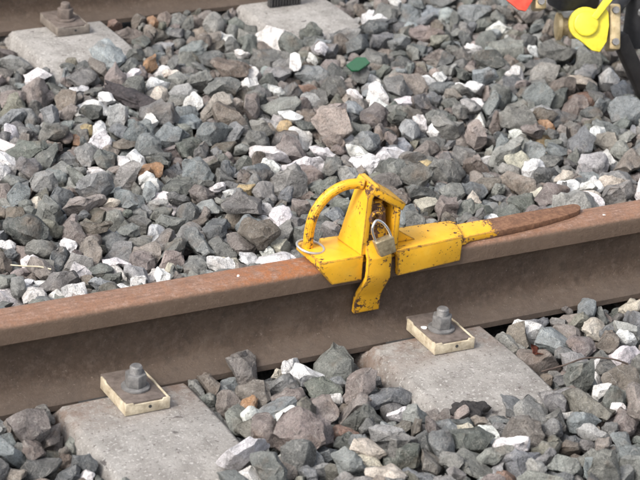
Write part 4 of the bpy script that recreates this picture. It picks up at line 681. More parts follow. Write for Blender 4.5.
12,50,1580,791,18,-9,-21,33,0,21,52,1706,1161,10,60,-75,-8,0,5,55,1893,1140,3,-26,-5,66,0,21,57,1311,654,-1,21,81,-32,0,16,29,2020,1317,-22,19,-72,25,0,9,79,854,535,14,-85,-45,-11,0,
5,44,525,1222,11,87,-23,13,0,7,39,1329,1176,-2,-9,1,-30,0,10,45,-258,-193,-16,33,-83,35,0,25,33,1538,1254,-10,66,68,28,0,3,57,358,-593,25,10,-23,-7,0,4,36,-121,-365,18,-35,43,-51,0,
15,71,610,295,27,-14,83,-52,0,3,63,2037,1388,-22,56,-21,30,0,1,56,763,-324,-4,-3,-1,94,0,8,51,899,-344,-7,-27,-16,73,0,6,37,1619,767,10,-56,-68,40,0,14,85,1968,1379,-11,83,-11,-14,0,
23,55,1287,564,-5,-64,-50,44,0,25,78,26,529,-1,15,36,67,0,2,47,1352,654,8,48,-79,-23,0,2,64,1641,1523,-33,61,-28,38,0,15,64,860,1293,-38,74,24,57,0,5,45,536,1260,1,-12,-37,-78,0,
2,82,159,525,-8,0,27,95,0,11,42,191,758,30,6,95,27,0,11,40,1529,1345,-35,49,75,-33,0,19,63,82,385,0,48,-55,67,0,19,67,691,-458,5,82,47,26,0,27,51,339,1208,-14,35,-34,-84,0,
18,47,396,-147,-40,54,83,5,0,20,51,195,740,12,54,-76,32,0,7,60,1563,580,33,21,-12,46,0,12,54,-144,-230,-23,77,-21,20,0,27,56,1163,1387,23,28,46,12,0,8,43,670,1305,6,63,-4,-76,0,
20,58,1950,1433,-4,-93,-17,-13,0,15,35,1191,834,19,1,-46,-44,0,4,54,632,262,22,17,10,-3,0,3,66,834,-92,-29,18,31,-76,0,22,67,1096,583,-13,56,53,31,0,20,41,361,560,-7,-15,-24,-66,0,
4,61,1253,912,-3,-45,84,-17,0,3,58,712,-391,22,5,5,81,0,3,41,1486,1404,-17,-58,-66,36,0,13,87,271,481,3,-6,-31,60,0,4,43,657,369,30,-36,82,-35,0,23,34,575,612,15,23,61,-37,0,
12,36,1680,1064,17,-63,71,-14,0,15,40,1077,482,-7,44,-28,35,0,16,57,689,-613,27,-49,-37,-3,0,3,70,404,1151,-7,75,-6,2,0,6,74,598,1102,-5,18,-19,48,0,17,34,1567,946,26,51,-83,-10,0,
25,49,1007,442,5,-9,24,-70,0,10,73,1573,1496,-23,-73,12,-26,0,21,69,1725,784,33,8,-19,-2,0,25,55,1441,1055,5,5,-4,99,0,18,86,427,1038,-14,-16,94,2,0,10,75,972,1362,-28,-7,-52,-78,0,
10,35,547,322,15,-6,-6,-97,0,0,73,310,812,-13,-3,-17,8,0,15,54,428,378,15,-21,95,12,0,19,36,54,595,11,-6,-88,-40,0,7,64,1022,1176,-7,-82,32,20,0,19,61,1825,1442,22,-87,18,-15,0,
26,55,1460,1604,0,-79,52,-27,0,3,55,1087,897,8,19,75,22,0,4,49,74,279,28,-49,-82,26,0,0,57,1916,1394,18,64,-75,0,0,1,71,860,878,11,37,90,13,0,18,65,1160,834,-3,59,-40,-5,0,
6,46,1587,1108,0,-22,6,17,0,17,89,364,1261,-4,-45,39,78,0,6,47,733,717,2,-20,-96,7,0,15,71,348,-226,-33,12,-14,29,0,12,60,199,393,-19,-95,14,-21,0,10,43,869,1207,4,23,43,15,0,
14,43,657,864,22,1,-14,-97,0,4,42,1552,1365,-40,25,3,17,0,4,44,140,295,20,14,12,92,0,1,73,825,468,-4,7,33,-93,0,13,43,1479,559,23,19,59,-77,0,7,40,947,1392,-21,61,-5,-43,0,
12,76,1419,709,-4,-60,-55,19,0,0,61,339,265,23,-75,-57,30,0,6,42,391,-375,-8,32,-86,-32,0,4,36,1883,1162,12,17,-35,-34,0,9,43,187,574,21,85,37,32,0,20,52,1580,931,13,-38,-73,52,0,
23,43,785,930,11,-23,-17,79,0,21,39,869,410,7,73,23,-63,0,14,44,1029,1045,33,16,87,-30,0,10,65,1596,789,-4,-23,73,-48,0,8,57,735,453,15,66,8,51,0,4,72,1260,702,-6,93,22,5,0,
10,62,767,1279,-9,-99,-1,-4,0,9,71,986,-90,-35,-4,74,-54,0,12,33,619,1311,15,-43,11,38,0,17,68,605,782,5,-83,-44,25,0,12,67,475,-449,-14,41,-18,-3,0,24,47,990,906,27,57,-33,-66,0,
16,79,909,-214,-22,-8,96,22,0,7,47,1681,1326,-16,76,-16,57,0,26,64,1985,1448,-15,-90,13,-39,0,3,92,374,-510,-12,-96,16,9,0,1,51,1906,1273,20,22,95,8,0,24,92,1954,1251,-24,21,-25,-92,0,
19,66,629,736,-2,0,88,45,0,4,73,2146,1370,-10,27,-5,16,0,20,82,1035,1078,17,17,-66,-43,0,10,69,858,579,-3,28,-44,-84,0,26,87,1432,550,-7,-50,-43,6,0,15,29,1418,1540,-8,23,82,30,0,
6,72,2100,1454,-45,58,70,35,0,8,58,1126,977,4,-83,-53,-2,0,14,57,808,-345,-20,78,-41,-27,0,9,44,735,1217,2,8,-42,21,0,10,47,56,532,-11,-8,51,-29,0,13,35,1828,1001,-24,-4,-7,59,0,
2,59,241,435,-18,54,-81,-18,0,19,69,-197,-148,-29,-43,-59,22,0,12,47,1148,1123,13,-35,36,83,0,12,48,816,435,5,53,57,36,0,21,55,770,625,-11,-49,-35,35,0,27,62,454,351,-5,11,38,38,0,
23,66,394,-401,-24,95,-16,6,0,21,81,1524,1315,-39,51,-59,60,0,3,72,993,782,-17,-88,37,-24,0,7,35,844,853,22,-9,97,-19,0,18,44,227,756,1,81,-14,42,0,8,32,303,-295,-28,45,73,-49,0,
16,55,728,1048,15,8,-3,-98,0,21,44,1155,1156,15,36,-90,6,0,17,37,394,1130,7,7,-25,55,0,14,69,877,1317,-33,62,-44,-40,0,4,48,296,-324,-38,27,-83,-38,0,18,56,809,1589,-14,-29,68,-35,0,
4,70,1440,866,-4,-98,-6,-6,0,10,64,352,872,-4,-13,-32,-76,0,10,52,547,-570,4,-1,5,-42,0,20,52,578,393,31,-6,92,-22,0,0,56,659,-596,20,5,-34,-85,0,7,76,256,-503,16,45,-36,-65,0,
18,47,936,420,4,67,46,4,0,22,80,1922,1326,-9,-49,50,-69,0,10,42,1114,383,13,35,87,-4,0,20,76,486,1034,14,-28,-34,41,0,9,42,553,1366,13,74,-65,11,0,22,33,454,736,13,-4,-45,70,0,
26,40,636,500,5,-78,61,5,0,22,68,619,1218,-3,35,85,36,0,25,50,1454,1510,-36,-92,-25,25,0,17,67,211,-273,-34,-41,-20,-15,0,26,47,1132,606,2,83,33,25,0,4,44,878,1289,-10,-93,-1,32,0,
15,73,752,1381,-28,-42,31,-5,0,17,92,1162,781,-9,90,-37,-15,0,2,80,953,503,-10,22,3,8,0,15,44,1125,1178,2,33,8,78,0,20,36,1645,881,-9,13,-9,-96,0,10,45,692,1315,-19,14,-93,-29,0,
26,47,1005,1156,-10,-21,59,8,0,6,41,1083,980,-3,28,19,-33,0,5,59,1112,1040,-6,23,-76,-47,0,17,55,312,1135,11,-38,34,31,0,15,44,1445,507,9,-16,-11,-21,0,24,31,1320,1283,-7,10,-55,-81,0,
1,92,375,-264,-33,-48,-15,72,0,20,47,381,422,-21,24,21,29,0,23,46,256,428,2,-75,60,19,0,13,63,521,1045,-5,36,22,-84,0,5,49,510,-505,-8,-48,73,42,0,3,29,346,1157,-2,-44,24,29,0,
23,40,1161,957,13,-30,-24,86,0,19,34,1004,809,8,-98,10,5,0,8,39,893,1545,-22,65,-46,58,0,26,37,1297,808,-22,54,-80,19,0,3,46,1112,734,-16,5,-1,-49,0,16,60,1395,1014,14,-56,-29,23,0,
15,47,742,-74,-35,-2,91,-16,0,6,53,723,570,-11,1,72,68,0,0,49,1482,1233,-19,-57,-36,-41,0,13,29,1449,1033,10,-67,-24,-11,0,11,40,1604,1365,-34,82,-40,-9,0,26,72,307,1255,-32,-36,42,40,0,
23,62,284,403,-13,-15,17,-22,0,5,55,328,704,-16,-16,-33,-90,0,22,46,876,-329,2,57,30,-66,0,11,77,238,-466,9,1,77,-34,0,17,66,321,-188,-21,4,50,78,0,15,48,284,263,20,-41,-66,44,0,
9,45,395,576,1,-44,-62,20,0,26,38,1699,1475,16,13,-8,98,0,26,38,465,1273,-4,-32,1,1,0,6,64,301,1126,-11,93,7,-6,0,22,80,1423,1028,-14,26,-27,-56,0,24,75,474,953,-11,-55,33,-42,0,
19,36,1689,1276,-4,-2,-30,-72,0,8,47,726,1263,-21,-15,41,-50,0,4,47,1623,1109,-17,-57,1,7,0,24,43,1862,1143,10,23,6,-64,0,20,38,1357,1064,-9,-68,-28,-1,0,4,39,89,584,-11,-30,-69,-35,0,
12,47,1113,1108,-2,-22,-24,63,0,21,28,1141,1121,-9,-80,-57,-5,0,6,92,-215,-375,20,-12,-14,-19,0,20,72,833,-402,17,-81,5,-29,0,21,68,784,1260,-16,-41,30,83,0,16,36,680,-507,20,24,2,60,0,
26,54,468,1071,-19,-93,14,-27,0,5,72,645,654,-2,11,-62,-48,0,9,83,603,670,-12,5,-85,-50,0,8,78,686,1028,-2,-32,-85,36,0,12,35,1506,1424,-29,15,76,4,0,23,33,157,-110,-25,27,-94,17,0,
5,56,885,1552,-50,36,48,-23,0,9,48,850,-172,-43,31,77,53,0,7,92,833,-355,-6,94,16,-15,0,11,75,302,-85,-35,-4,-9,-97,0,2,41,2057,1299,-6,26,27,38,0,11,67,1491,935,-2,-58,-58,47,0,
22,77,1533,1046,-7,55,4,33,0,13,52,326,-383,-20,8,-15,97,0,2,43,476,779,-5,39,45,75,0,9,51,233,526,6,-57,3,-61,0,12,59,363,325,-12,53,25,-73,0,25,71,390,1431,-54,-9,-88,-17,0,
20,57,907,1075,3,69,-70,-12,0,25,92,296,-274,-60,97,9,-14,0,3,44,745,634,-20,2,-7,-86,0,11,69,1569,1465,-55,14,96,11,0,0,53,18,225,35,35,0,-57,0,14,42,426,-445,26,-10,38,-70,0,
13,61,451,1430,-31,-39,83,-36,0,10,53,850,-196,-26,56,61,-55,0,11,43,1821,955,-20,10,-17,-53,0,27,58,103,564,-9,94,0,-16,0,26,75,307,739,-16,8,6,38,0,2,31,580,1023,-15,12,59,-74,0,
15,53,1452,921,-4,-65,51,-28,0,10,66,225,275,16,-32,-10,20,0,24,51,1656,1122,13,-21,95,0,0,9,50,545,762,18,-39,5,-89,0,10,92,831,-241,-26,-6,-38,50,0,5,68,1635,848,-3,-5,-95,28,0,
13,38,866,454,7,75,4,-8,0,15,62,763,1511,-21,-41,89,4,0,26,35,292,1228,-11,78,-46,-9,0,25,71,2134,1477,-19,6,21,15,0,18,67,1759,1022,-9,-69,66,-13,0,0,54,1547,606,7,-33,33,6,0,
23,92,171,768,-6,3,12,-49,0,17,75,1220,868,-11,-9,-18,27,0,3,43,1638,1142,-13,40,-20,3,0,12,53,1393,750,8,-8,57,80,0,23,40,488,1118,-22,-94,-30,6,0,19,57,1413,1186,-21,54,75,-10,0,
3,40,500,825,-6,-48,-80,33,0,14,28,1196,662,-16,69,49,-46,0,8,54,254,-419,3,41,84,31,0,16,67,149,-293,-25,25,18,-63,0,20,92,1595,1054,-5,5,12,89,0,19,56,987,1563,6,94,11,5,0,
22,62,359,878,22,15,-85,-14,0,26,49,1508,1521,-11,75,24,-60,0,27,43,443,1498,-26,4,-11,-98,0,26,61,607,1278,-13,31,91,9,0,10,24,1846,1420,12,-37,-85,35,0,25,34,307,-406,-17,-93,4,-20,0,
25,45,972,-254,-3,-46,-54,41,0,8,74,-165,-262,-33,-16,-76,52,0,2,64,345,1381,-36,90,34,1,0,8,40,302,519,-6,27,83,-27,0,16,46,363,1139,1,-22,88,-19,0,16,52,821,1110,13,3,-8,-32,0,
16,47,1459,945,18,-32,-80,34,0,21,34,1444,1245,-17,16,35,-91,0,10,46,653,1383,15,24,-1,-10,0,4,34,1703,1399,16,89,43,2,0,25,47,1321,1343,11,15,71,-67,0,6,52,332,360,-6,-20,18,-95,0,
23,34,695,536,2,-9,45,50,0,4,49,710,1210,-13,-6,57,24,0,27,32,389,407,-4,6,7,32,0,6,67,452,919,-8,-70,65,-23,0,11,61,746,745,-16,-40,-85,-17,0,24,43,591,-505,-2,-5,58,67,0,
7,25,1054,756,2,-34,37,-85,0,7,74,1828,921,0,93,-26,21,0,27,65,1054,956,-7,2,58,28,0,1,56,586,362,16,87,-28,-12,0,3,61,1637,805,-10,-2,88,1,0,10,44,1084,1292,6,-18,83,12,0,
26,31,306,672,6,-78,-17,-58,0,13,69,1297,834,-12,-11,5,98,0,23,78,1537,816,-7,78,52,-30,0,1,43,450,-204,-51,49,-49,14,0,13,90,452,832,-16,-91,-38,2,0,12,70,1434,479,-6,-37,-9,-74,0,
27,40,278,674,-10,-36,-41,72,0,24,43,1186,692,-22,29,20,26,0,26,35,519,-461,-30,7,7,47,0,5,36,963,1429,-27,27,-94,-9,0,26,50,2088,1306,-4,-74,51,-13,0,26,77,184,630,-9,-20,-59,-75,0,
20,46,1357,1554,-42,-48,-7,62,0,0,63,673,661,-7,-54,-29,60,0,8,33,1254,651,8,21,-46,68,0,0,30,474,455,2,31,-42,-58,0,8,38,1945,1177,-2,96,-9,-2,0,9,55,406,-361,-17,26,81,51,0,
17,38,1221,919,-3,-51,77,-1,0,15,53,881,-183,-9,76,57,21,0,7,45,908,302,2,-40,-39,-65,0,24,92,475,-536,-12,47,85,21,0,10,66,1600,1192,4,49,-63,-56,0,7,45,132,626,11,80,54,3,0,
3,63,285,-457,-16,30,93,8,0,14,63,1577,833,12,55,23,41,0,1,85,627,953,-16,5,4,63,0,23,36,268,364,-8,0,-50,-29,0,19,53,438,-115,-42,-21,-65,70,0,12,73,440,1378,-24,-81,-50,1,0,
25,28,1407,428,13,-12,94,-10,0,25,59,217,-194,-27,-60,-39,-50,0,17,70,417,419,-6,28,-6,-84,0,16,34,1070,739,-7,2,-1,90,0,4,47,149,-405,-18,-3,-98,6,0,9,54,625,869,-17,3,-8,-95,0,
1,29,1239,716,-7,17,-49,-55,0,5,84,1360,856,-15,0,9,-96,0,15,52,537,1344,-10,8,70,-64,0,25,37,1035,-88,-36,58,-34,18,0,21,57,733,-479,-26,-29,-6,-9,0,0,64,1005,877,-7,-45,4,62,0,
11,51,295,1276,15,-17,-40,77,0,4,51,39,196,46,43,15,80,0,5,55,1651,716,18,62,-12,46,0,4,82,259,-615,42,69,28,30,0,0,59,1322,871,5,69,-66,-24,0,8,66,1617,904,-5,-32,91,10,0,
18,56,1436,1256,-34,-16,-49,84,0,6,68,549,695,-9,11,-14,43,0,26,78,261,-294,-23,25,94,-15,0,14,59,1450,1480,-57,-54,18,-73,0,12,38,370,807,14,-30,5,64,0,16,60,890,349,-21,-54,1,3,0,
24,41,1876,1388,17,17,-96,16,0,16,88,234,-237,-58,-80,4,7,0,19,54,701,927,-13,-42,29,-78,0,24,59,1173,1100,-11,-48,-80,-33,0,10,42,777,738,9,18,94,24,0,22,38,990,1184,-5,20,42,57,0,
5,54,1136,1117,-21,-83,54,-2,0,6,42,922,1012,10,85,-29,24,0,10,39,564,873,-16,28,47,80,0,1,24,458,454,-4,-21,15,-3,0,9,50,996,1407,-23,51,-50,-47,0,25,50,1409,1558,-39,34,92,7,0,
25,54,391,336,4,-54,-77,19,0,14,65,913,866,29,60,0,-49,0,5,35,608,1017,22,-34,-85,34,0,2,31,1124,1260,3,9,0,-24,0,6,57,1253,558,12,15,43,-19,0,22,45,1579,1546,10,-91,-2,4,0,
9,38,710,1286,-7,-34,3,69,0,16,52,1530,1443,-37,-91,-3,18,0,18,54,37,489,-16,69,68,-17,0,2,37,1404,1336,-31,-41,-12,43,0,20,92,1087,818,-5,93,-26,-21,0,7,50,619,454,-5,-29,-48,-34,0,
22,31,-193,-126,2,83,30,22,0,2,48,1372,1244,-30,75,-51,33,0,2,38,1408,980,1,31,-52,70,0,12,48,332,661,4,-8,28,-24,0,0,50,668,875,-8,-55,38,72,0,16,41,819,545,-2,21,-7,-21,0,
13,56,407,455,-24,-8,-1,-36,0,6,52,460,483,-17,81,-40,30,0,1,40,1402,1145,-8,57,-77,11,0,21,52,-39,206,51,-83,45,-26,0,1,90,501,384,9,39,7,-9,0,3,64,298,-500,-6,-82,-15,-39,0,
4,48,945,-129,-14,91,-23,13,0,3,61,786,-384,4,-62,12,-73,0,8,32,1291,595,17,34,42,22,0,13,61,496,1284,-10,24,-37,-64,0,24,58,1272,1170,-15,-53,73,-10,0,20,41,603,-483,18,22,18,-85,0,
14,56,164,-189,-30,-73,-15,62,0,13,69,1263,481,3,84,41,12,0,26,57,343,-397,-27,-23,68,66,0,16,49,595,999,-3,64,72,-23,0,18,48,1519,1206,-8,42,31,81,0,24,57,496,445,-15,-67,61,-2,0,
8,65,1020,593,-10,-48,-84,-3,0,3,37,420,332,1,70,6,-70,0,26,62,204,461,-17,81,-42,-31,0,10,54,596,862,5,69,-32,-27,0,23,48,777,662,-13,-52,-12,37,0,22,72,434,-350,-28,9,45,86,0,
22,58,838,1619,-19,-33,-31,38,0,18,58,521,1155,-11,39,-30,52,0,11,34,1240,847,11,-39,8,11,0,26,39,349,-254,-18,53,-10,17,0,7,91,1335,565,-7,20,3,84,0,12,50,652,1038,-10,48,33,78,0,
15,39,2109,1394,-39,-32,61,-71,0,19,46,380,573,-11,-41,29,-64,0,4,44,942,466,-10,-27,46,76,0,11,92,1006,1439,-57,46,-88,-3,0,27,24,1101,1006,-4,28,17,-57,0,1,33,522,-484,-26,78,-44,-33,0,
17,41,1350,883,-25,-96,-19,7,0,22,47,1588,1602,-47,-76,45,-29,0,17,45,1649,1157,-21,-91,22,-9,0,20,28,1420,575,8,11,-82,-47,0,23,31,441,-212,-23,43,3,34,0,13,58,897,1373,-51,60,-1,78,0,
23,82,260,-731,35,-85,-9,-28,0,6,92,-324,-489,16,-2,-1,-83,0,22,92,358,-793,41,94,6,11,0,4,92,-24,-606,11,-19,-8,-79,0,6,92,-155,-527,14,-29,-27,40,0,23,87,301,1302,-13,-91,38,-8,0,
18,89,-334,-345,0,69,-11,-47,0,10,67,1799,1410,22,73,-60,-16,0,16,51,1901,1073,8,-3,-9,-80,0,19,88,2202,1487,-45,28,-71,-56,0,21,43,465,-189,-25,77,-44,-30,0,15,74,694,1071,18,-35,7,-85,0,
22,49,309,1069,9,13,67,60,0,27,27,458,-581,17,-31,59,52,0,10,67,458,-428,12,-92,-26,0,0,7,37,96,368,18,87,7,44,0,14,54,143,465,-6,35,-77,35,0,6,50,460,1592,-37,14,63,24,0,
4,48,890,533,9,10,4,67,0,8,58,454,1470,-43,-52,-38,41,0,3,43,639,-436,-1,54,-17,35,0,18,44,1176,361,24,55,8,-46,0,27,36,1299,970,9,53,-53,-31,0,21,50,442,773,12,77,60,15,0,
8,49,766,1474,-32,-10,-79,-9,0,24,66,372,375,-16,14,-31,-78,0,22,46,1060,1577,-20,82,41,25,0,19,42,1584,763,5,11,57,-70,0,9,52,845,1381,-28,-35,-63,52,0,9,68,586,1329,-7,-70,23,-33,0,
6,52,1568,630,-13,-91,-21,5,0,10,65,135,325,-8,-47,26,-66,0,0,87,1505,521,7,65,69,24,0,16,92,1639,1574,-34,-78,14,-41,0,24,45,744,778,13,-46,-15,63,0,24,50,676,903,3,84,-46,2,0,
2,75,1605,1415,-54,90,-26,12,0,24,36,1445,1183,-6,-91,29,-11,0,4,34,818,760,1,-21,-8,68,0,24,45,458,603,-19,36,81,37,0,12,36,209,531,-7,64,50,51,0,14,33,611,946,9,-5,72,67,0,
14,32,219,612,-1,-8,39,79,0,1,24,419,401,10,-7,77,33,0,1,44,1077,716,-19,12,8,-85,0,18,80,278,1035,-7,-10,-10,98,0,17,71,825,1247,-30,4,89,6,0,15,58,1206,720,-13,-2,70,70,0,
19,47,1731,1318,-22,98,15,7,0,20,57,340,-276,-22,56,-38,20,0,10,44,1597,1493,-43,-34,37,-34,0,1,39,2139,1431,-48,14,-46,26,0,20,46,1057,1539,-40,15,-24,94,0,16,50,450,1199,-24,63,-27,-40,0,
11,53,815,687,-15,-38,20,-4,0,25,39,1532,1127,-24,58,-80,0,0,25,62,328,1285,-50,50,59,58,0,20,42,1317,773,-21,29,14,-54,0,27,41,340,841,-7,-9,-75,-62,0,27,32,1213,461,-3,12,-18,-94,0,
19,92,490,-773,47,-45,88,1,0,18,92,-179,259,64,-94,-8,15,0,19,86,-454,-445,14,-45,-85,-10,0,23,87,57,-644,18,89,6,23,0,2,76,299,-637,40,-55,68,43,0,18,92,-71,-573,26,-14,-33,7,0,
1,64,112,-570,33,-13,93,27,0,20,92,-135,-448,22,90,-12,12,0,6,74,165,-555,35,15,-6,-75,0,9,81,605,-865,19,-75,62,-15,0,21,75,20,-503,31,-94,-28,-11,0,27,92,455,-740,14,-41,36,30,0,
6,68,645,-806,49,93,-21,-18,0,2,77,-31,564,53,-46,0,-12,0,12,74,333,-750,34,15,17,30,0,6,64,423,-803,37,-42,2,21,0,14,92,-363,-116,-4,-85,-51,3,0,22,81,715,-748,44,4,-9,30,0,
27,55,-373,-452,20,-45,85,21,0,12,83,1055,-187,8,19,56,-40,0,22,87,175,-716,15,49,37,-2,0,2,59,539,-859,32,-93,-30,-2,0,2,92,486,-783,8,36,-14,-91,0,16,80,-289,-406,24,-6,-11,-74,0,
22,92,822,-608,37,-18,-80,43,0,12,65,-211,-520,36,-82,-13,49,0,27,78,938,-415,18,13,31,60,0,4,57,-21,-475,37,-10,10,-84,0,24,72,-328,-231,6,-46,-48,66,0,5,73,-112,-563,48,-22,-6,8,0,
3,74,20,912,30,-35,-92,4,0,3,60,-429,-397,15,-9,97,-14,0,6,68,-316,-124,3,-30,5,47,0,15,78,-217,-550,14,-34,-88,20,0,22,67,-219,-439,28,35,-34,-15,0,12,65,-261,-319,2,-86,27,-6,0,
11,56,143,-656,33,-65,-29,30,0,27,64,-405,-278,-11,-8,26,-79,0,5,60,-110,-489,38,-22,-5,96,0,14,70,612,-749,32,-30,81,-34,0,1,60,80,-502,41,-18,-5,-95,0,18,54,697,-667,41,-70,40,23,0,
18,56,-122,-589,34,17,85,-41,0,0,56,191,-643,31,50,8,-25,0,11,87,1036,-393,43,-24,-35,-31,0,17,72,677,-707,32,-32,-94,3,0,11,52,812,-645,45,35,14,-26,0,4,79,2265,1381,28,35,21,-62,0,
6,86,2183,1143,18,27,88,30,0,12,80,696,-821,26,60,77,13,0,2,75,1715,564,47,-69,-54,-12,0,6,55,566,-893,15,-78,22,-45,0,4,70,-129,560,21,-3,-43,-51,0,12,50,-256,-419,24,-4,-48,38,0,
26,78,658,-873,14,96,-25,-3,0,0,61,-274,-509,21,61,77,-15,0,4,66,267,1515,21,-57,79,9,0,9,68,-311,-92,17,9,-21,-95,0,23,55,374,-677,33,15,-97,10,0,5,83,991,-365,21,-24,28,-67,0,
27,47,14,-561,26,28,55,53,0,11,64,50,779,31,-7,95,-15,0,8,62,-27,-523,17,48,-53,-42,0,22,70,780,-651,27,13,-21,77,0,26,85,736,-688,17,-51,80,-15,0,8,81,12,694,24,-10,35,26,0,
1,76,82,1033,31,79,57,-15,0,12,51,630,-826,27,26,61,71,0,26,77,-31,746,8,-79,-31,-43,0,8,61,-64,542,27,40,-81,-40,0,19,92,241,-648,8,-63,19,-34,0,27,85,1761,766,28,18,48,-54,0,
14,59,853,-553,48,55,-9,-16,0,0,57,52,-536,23,-70,0,10,0,8,76,1977,977,31,12,0,88,0,27,71,85,-713,8,32,78,22,0,11,73,1897,788,26,68,56,46,0,26,61,-356,-233,-7,58,-71,-19,0,
3,71,180,1124,13,-94,29,-11,0,13,60,880,-468,29,14,87,41,0,27,54,954,-312,17,84,27,45,0,27,70,1777,1416,55,28,-15,33,0,0,48,114,-630,31,5,57,-68,0,9,71,-393,-218,-14,13,12,1,0,
6,74,1784,1552,55,-98,0,-13,0,12,86,2258,1306,24,-64,-67,23,0,17,80,-344,-285,-5,90,17,9,0,2,92,996,-474,31,96,-24,0,0,22,65,486,-857,6,-72,-21,4,0,22,56,561,-783,36,40,-81,40,0,
1,62,1614,558,37,2,-70,52,0,5,52,-175,-573,20,60,-60,-8,0,18,71,-49,790,25,-14,-43,22,0,25,48,683,-858,39,57,59,56,0,23,60,566,-736,36,-35,-6,-9,0,17,92,1578,396,30,85,-44,24,0,
18,50,178,-606,39,47,-76,40,0,8,84,2080,1571,7,51,83,-10,0,5,63,-334,-409,7,86,-6,8,0,25,69,605,-706,26,84,-1,-1,0,12,76,-257,-551,-1,-89,41,-4,0,23,58,740,-633,30,-57,-66,-3,0,
12,92,2227,1416,-8,16,88,38,0,2,58,-27,479,27,-49,-80,20,0,25,59,-147,-409,15,29,-40,83,0,10,46,382,-664,47,-91,38,5,0,13,58,417,-825,20,-39,88,-24,0,3,51,-245,-501,11,11,-77,12,0,
4,51,-150,403,34,10,57,75,0,23,60,263,1434,1,-96,4,-23,0,20,49,520,-831,18,-70,39,-22,0,1,92,812,-732,30,69,68,22,0,20,55,77,-605,26,84,-34,36,0,4,73,-451,-243,10,48,11,55,0,
8,52,909,-546,37,65,73,10,0,9,45,216,-739,18,-88,25,-22,0,1,57,293,-709,45,-55,-75,3,0,24,48,-410,-326,0,34,12,-5,0,16,83,40,1042,8,40,4,-82,0,3,68,-91,341,25,5,5,85,0,
12,40,140,-692,24,-11,93,-33,0,12,47,615,-790,38,50,-69,-47,0,27,73,222,1573,14,21,-55,-29,0,10,75,48,885,14,-10,-5,18,0,22,92,1901,855,21,-24,89,-37,0,0,81,1675,606,30,4,62,52,0,
7,58,575,-807,22,70,40,30,0,19,64,76,-656,4,-9,-46,-44,0,25,65,166,1006,22,54,-69,-39,0,12,61,542,-793,9,-29,91,-21,0,8,47,-400,-443,1,56,8,-6,0,22,71,196,1173,20,-37,-13,6,0,
6,43,-59,-510,35,-84,-49,12,0,23,48,60,-587,3,-62,-72,-16,0,18,52,190,-668,15,31,92,-19,0,19,50,211,-615,35,-81,-48,-14,0,21,64,283,-759,5,31,83,-10,0,15,89,1714,707,29,-18,6,-13,0,
5,50,-319,-177,13,-10,6,-66,0,12,57,86,774,29,31,-32,-52,0,6,57,140,-605,20,5,24,10,0,8,74,1928,1016,27,55,-75,-33,0,27,52,773,-582,20,53,60,57,0,12,60,-125,-600,9,0,-48,-56,0,
7,62,-456,-318,0,-60,2,-48,0,16,92,116,1258,-2,-79,-27,-2,0,15,73,223,-767,14,-42,7,4,0,15,71,-62,454,14,53,2,62,0,4,69,2191,1618,5,-4,-21,-80,0,10,43,203,-708,27,54,-82,-13,0,
24,73,1484,382,32,4,17,-90,0,3,60,113,-639,-1,-87,43,-17,0,9,88,1572,455,39,-6,-87,45,0,27,85,1006,-224,-25,-58,50,-60,0,11,67,1825,792,22,-93,25,20,0,1,60,-87,582,26,73,-20,63,0,
14,62,1561,421,43,-98,-5,-14,0,24,50,638,-912,19,-1,43,77,0,16,92,-410,-382,-13,-1,19,-65,0,10,68,171,1329,10,65,20,14,0,6,59,1860,967,27,9,52,83,0,17,59,-268,-457,15,70,67,-19,0,
10,76,1438,344,19,-58,72,2,0,12,76,1543,342,15,60,32,-71,0,12,92,-156,-359,-6,-24,24,-54,0,7,64,777,-533,24,72,-40,-37,0,2,61,181,1288,5,87,40,23,0,3,65,211,1254,4,88,-16,-22,0,
23,61,328,1584,-5,-87,-20,0,0,2,40,-375,-350,-2,-28,19,83,0,27,92,1580,520,20,-2,31,38,0,26,58,-133,474,31,-48,-65,48,0,7,77,144,1052,20,-6,-44,-69,0,25,54,880,-578,25,5,-45,-11,0,
14,77,914,-463,15,91,-14,6,0,24,67,1884,1492,39,72,24,-29,0,23,65,340,-784,9,72,-67,-4,0,1,69,2294,1513,22,76,-48,-12,0,12,57,890,-384,11,9,-23,-54,0,19,92,1047,-352,5,10,-16,59,0,
23,66,-109,420,11,93,27,-1,0,13,80,-49,423,10,42,26,19,0,25,57,1521,496,44,8,-11,-62,0,17,40,-247,-466,26,-91,-17,24,0,2,79,1670,429,32,-91,7,10,0,14,74,2044,961,12,-73,18,-32,0,
1,46,23,-618,4,82,46,1,0,17,61,391,-785,14,15,3,-60,0,20,86,817,-477,31,-18,-22,-80,0,22,45,-359,-196,-5,-25,88,37,0,22,62,-73,715,10,-50,-24,-76,0,9,42,779,-676,34,25,59,-75,0,
0,57,535,-875,10,-1,22,56,0,2,67,-360,-371,-26,-82,19,-43,0,7,78,149,1177,6,-19,26,62,0,15,59,26,838,14,-19,90,23,0,17,66,159,-490,17,-93,-32,10,0,3,67,1470,292,34,-19,-3,34,0,
3,76,668,-745,12,-62,53,11,0,1,42,344,-649,25,47,49,57,0,20,35,-93,-610,34,25,-33,11,0,26,71,2227,1462,17,28,-17,88,0,24,47,-373,-489,3,11,-10,-78,0,8,72,750,-738,8,36,-54,-67,0,
14,48,546,-722,47,8,27,34,0,25,42,414,-701,31,-62,-55,44,0,26,66,121,1212,8,93,31,-7,0,16,88,1640,501,29,29,-82,-39,0,25,58,-14,641,36,75,30,3,0,12,44,-82,-490,32,51,-6,-76,0,
4,50,343,-699,19,47,59,-40,0,25,62,-41,509,15,-2,-85,-40,0,12,60,-207,-484,11,-20,4,-28,0,15,52,818,-546,30,28,-7,-20,0,18,83,-437,-168,13,2,3,-77,0,10,56,771,-751,42,-35,-83,31,0,
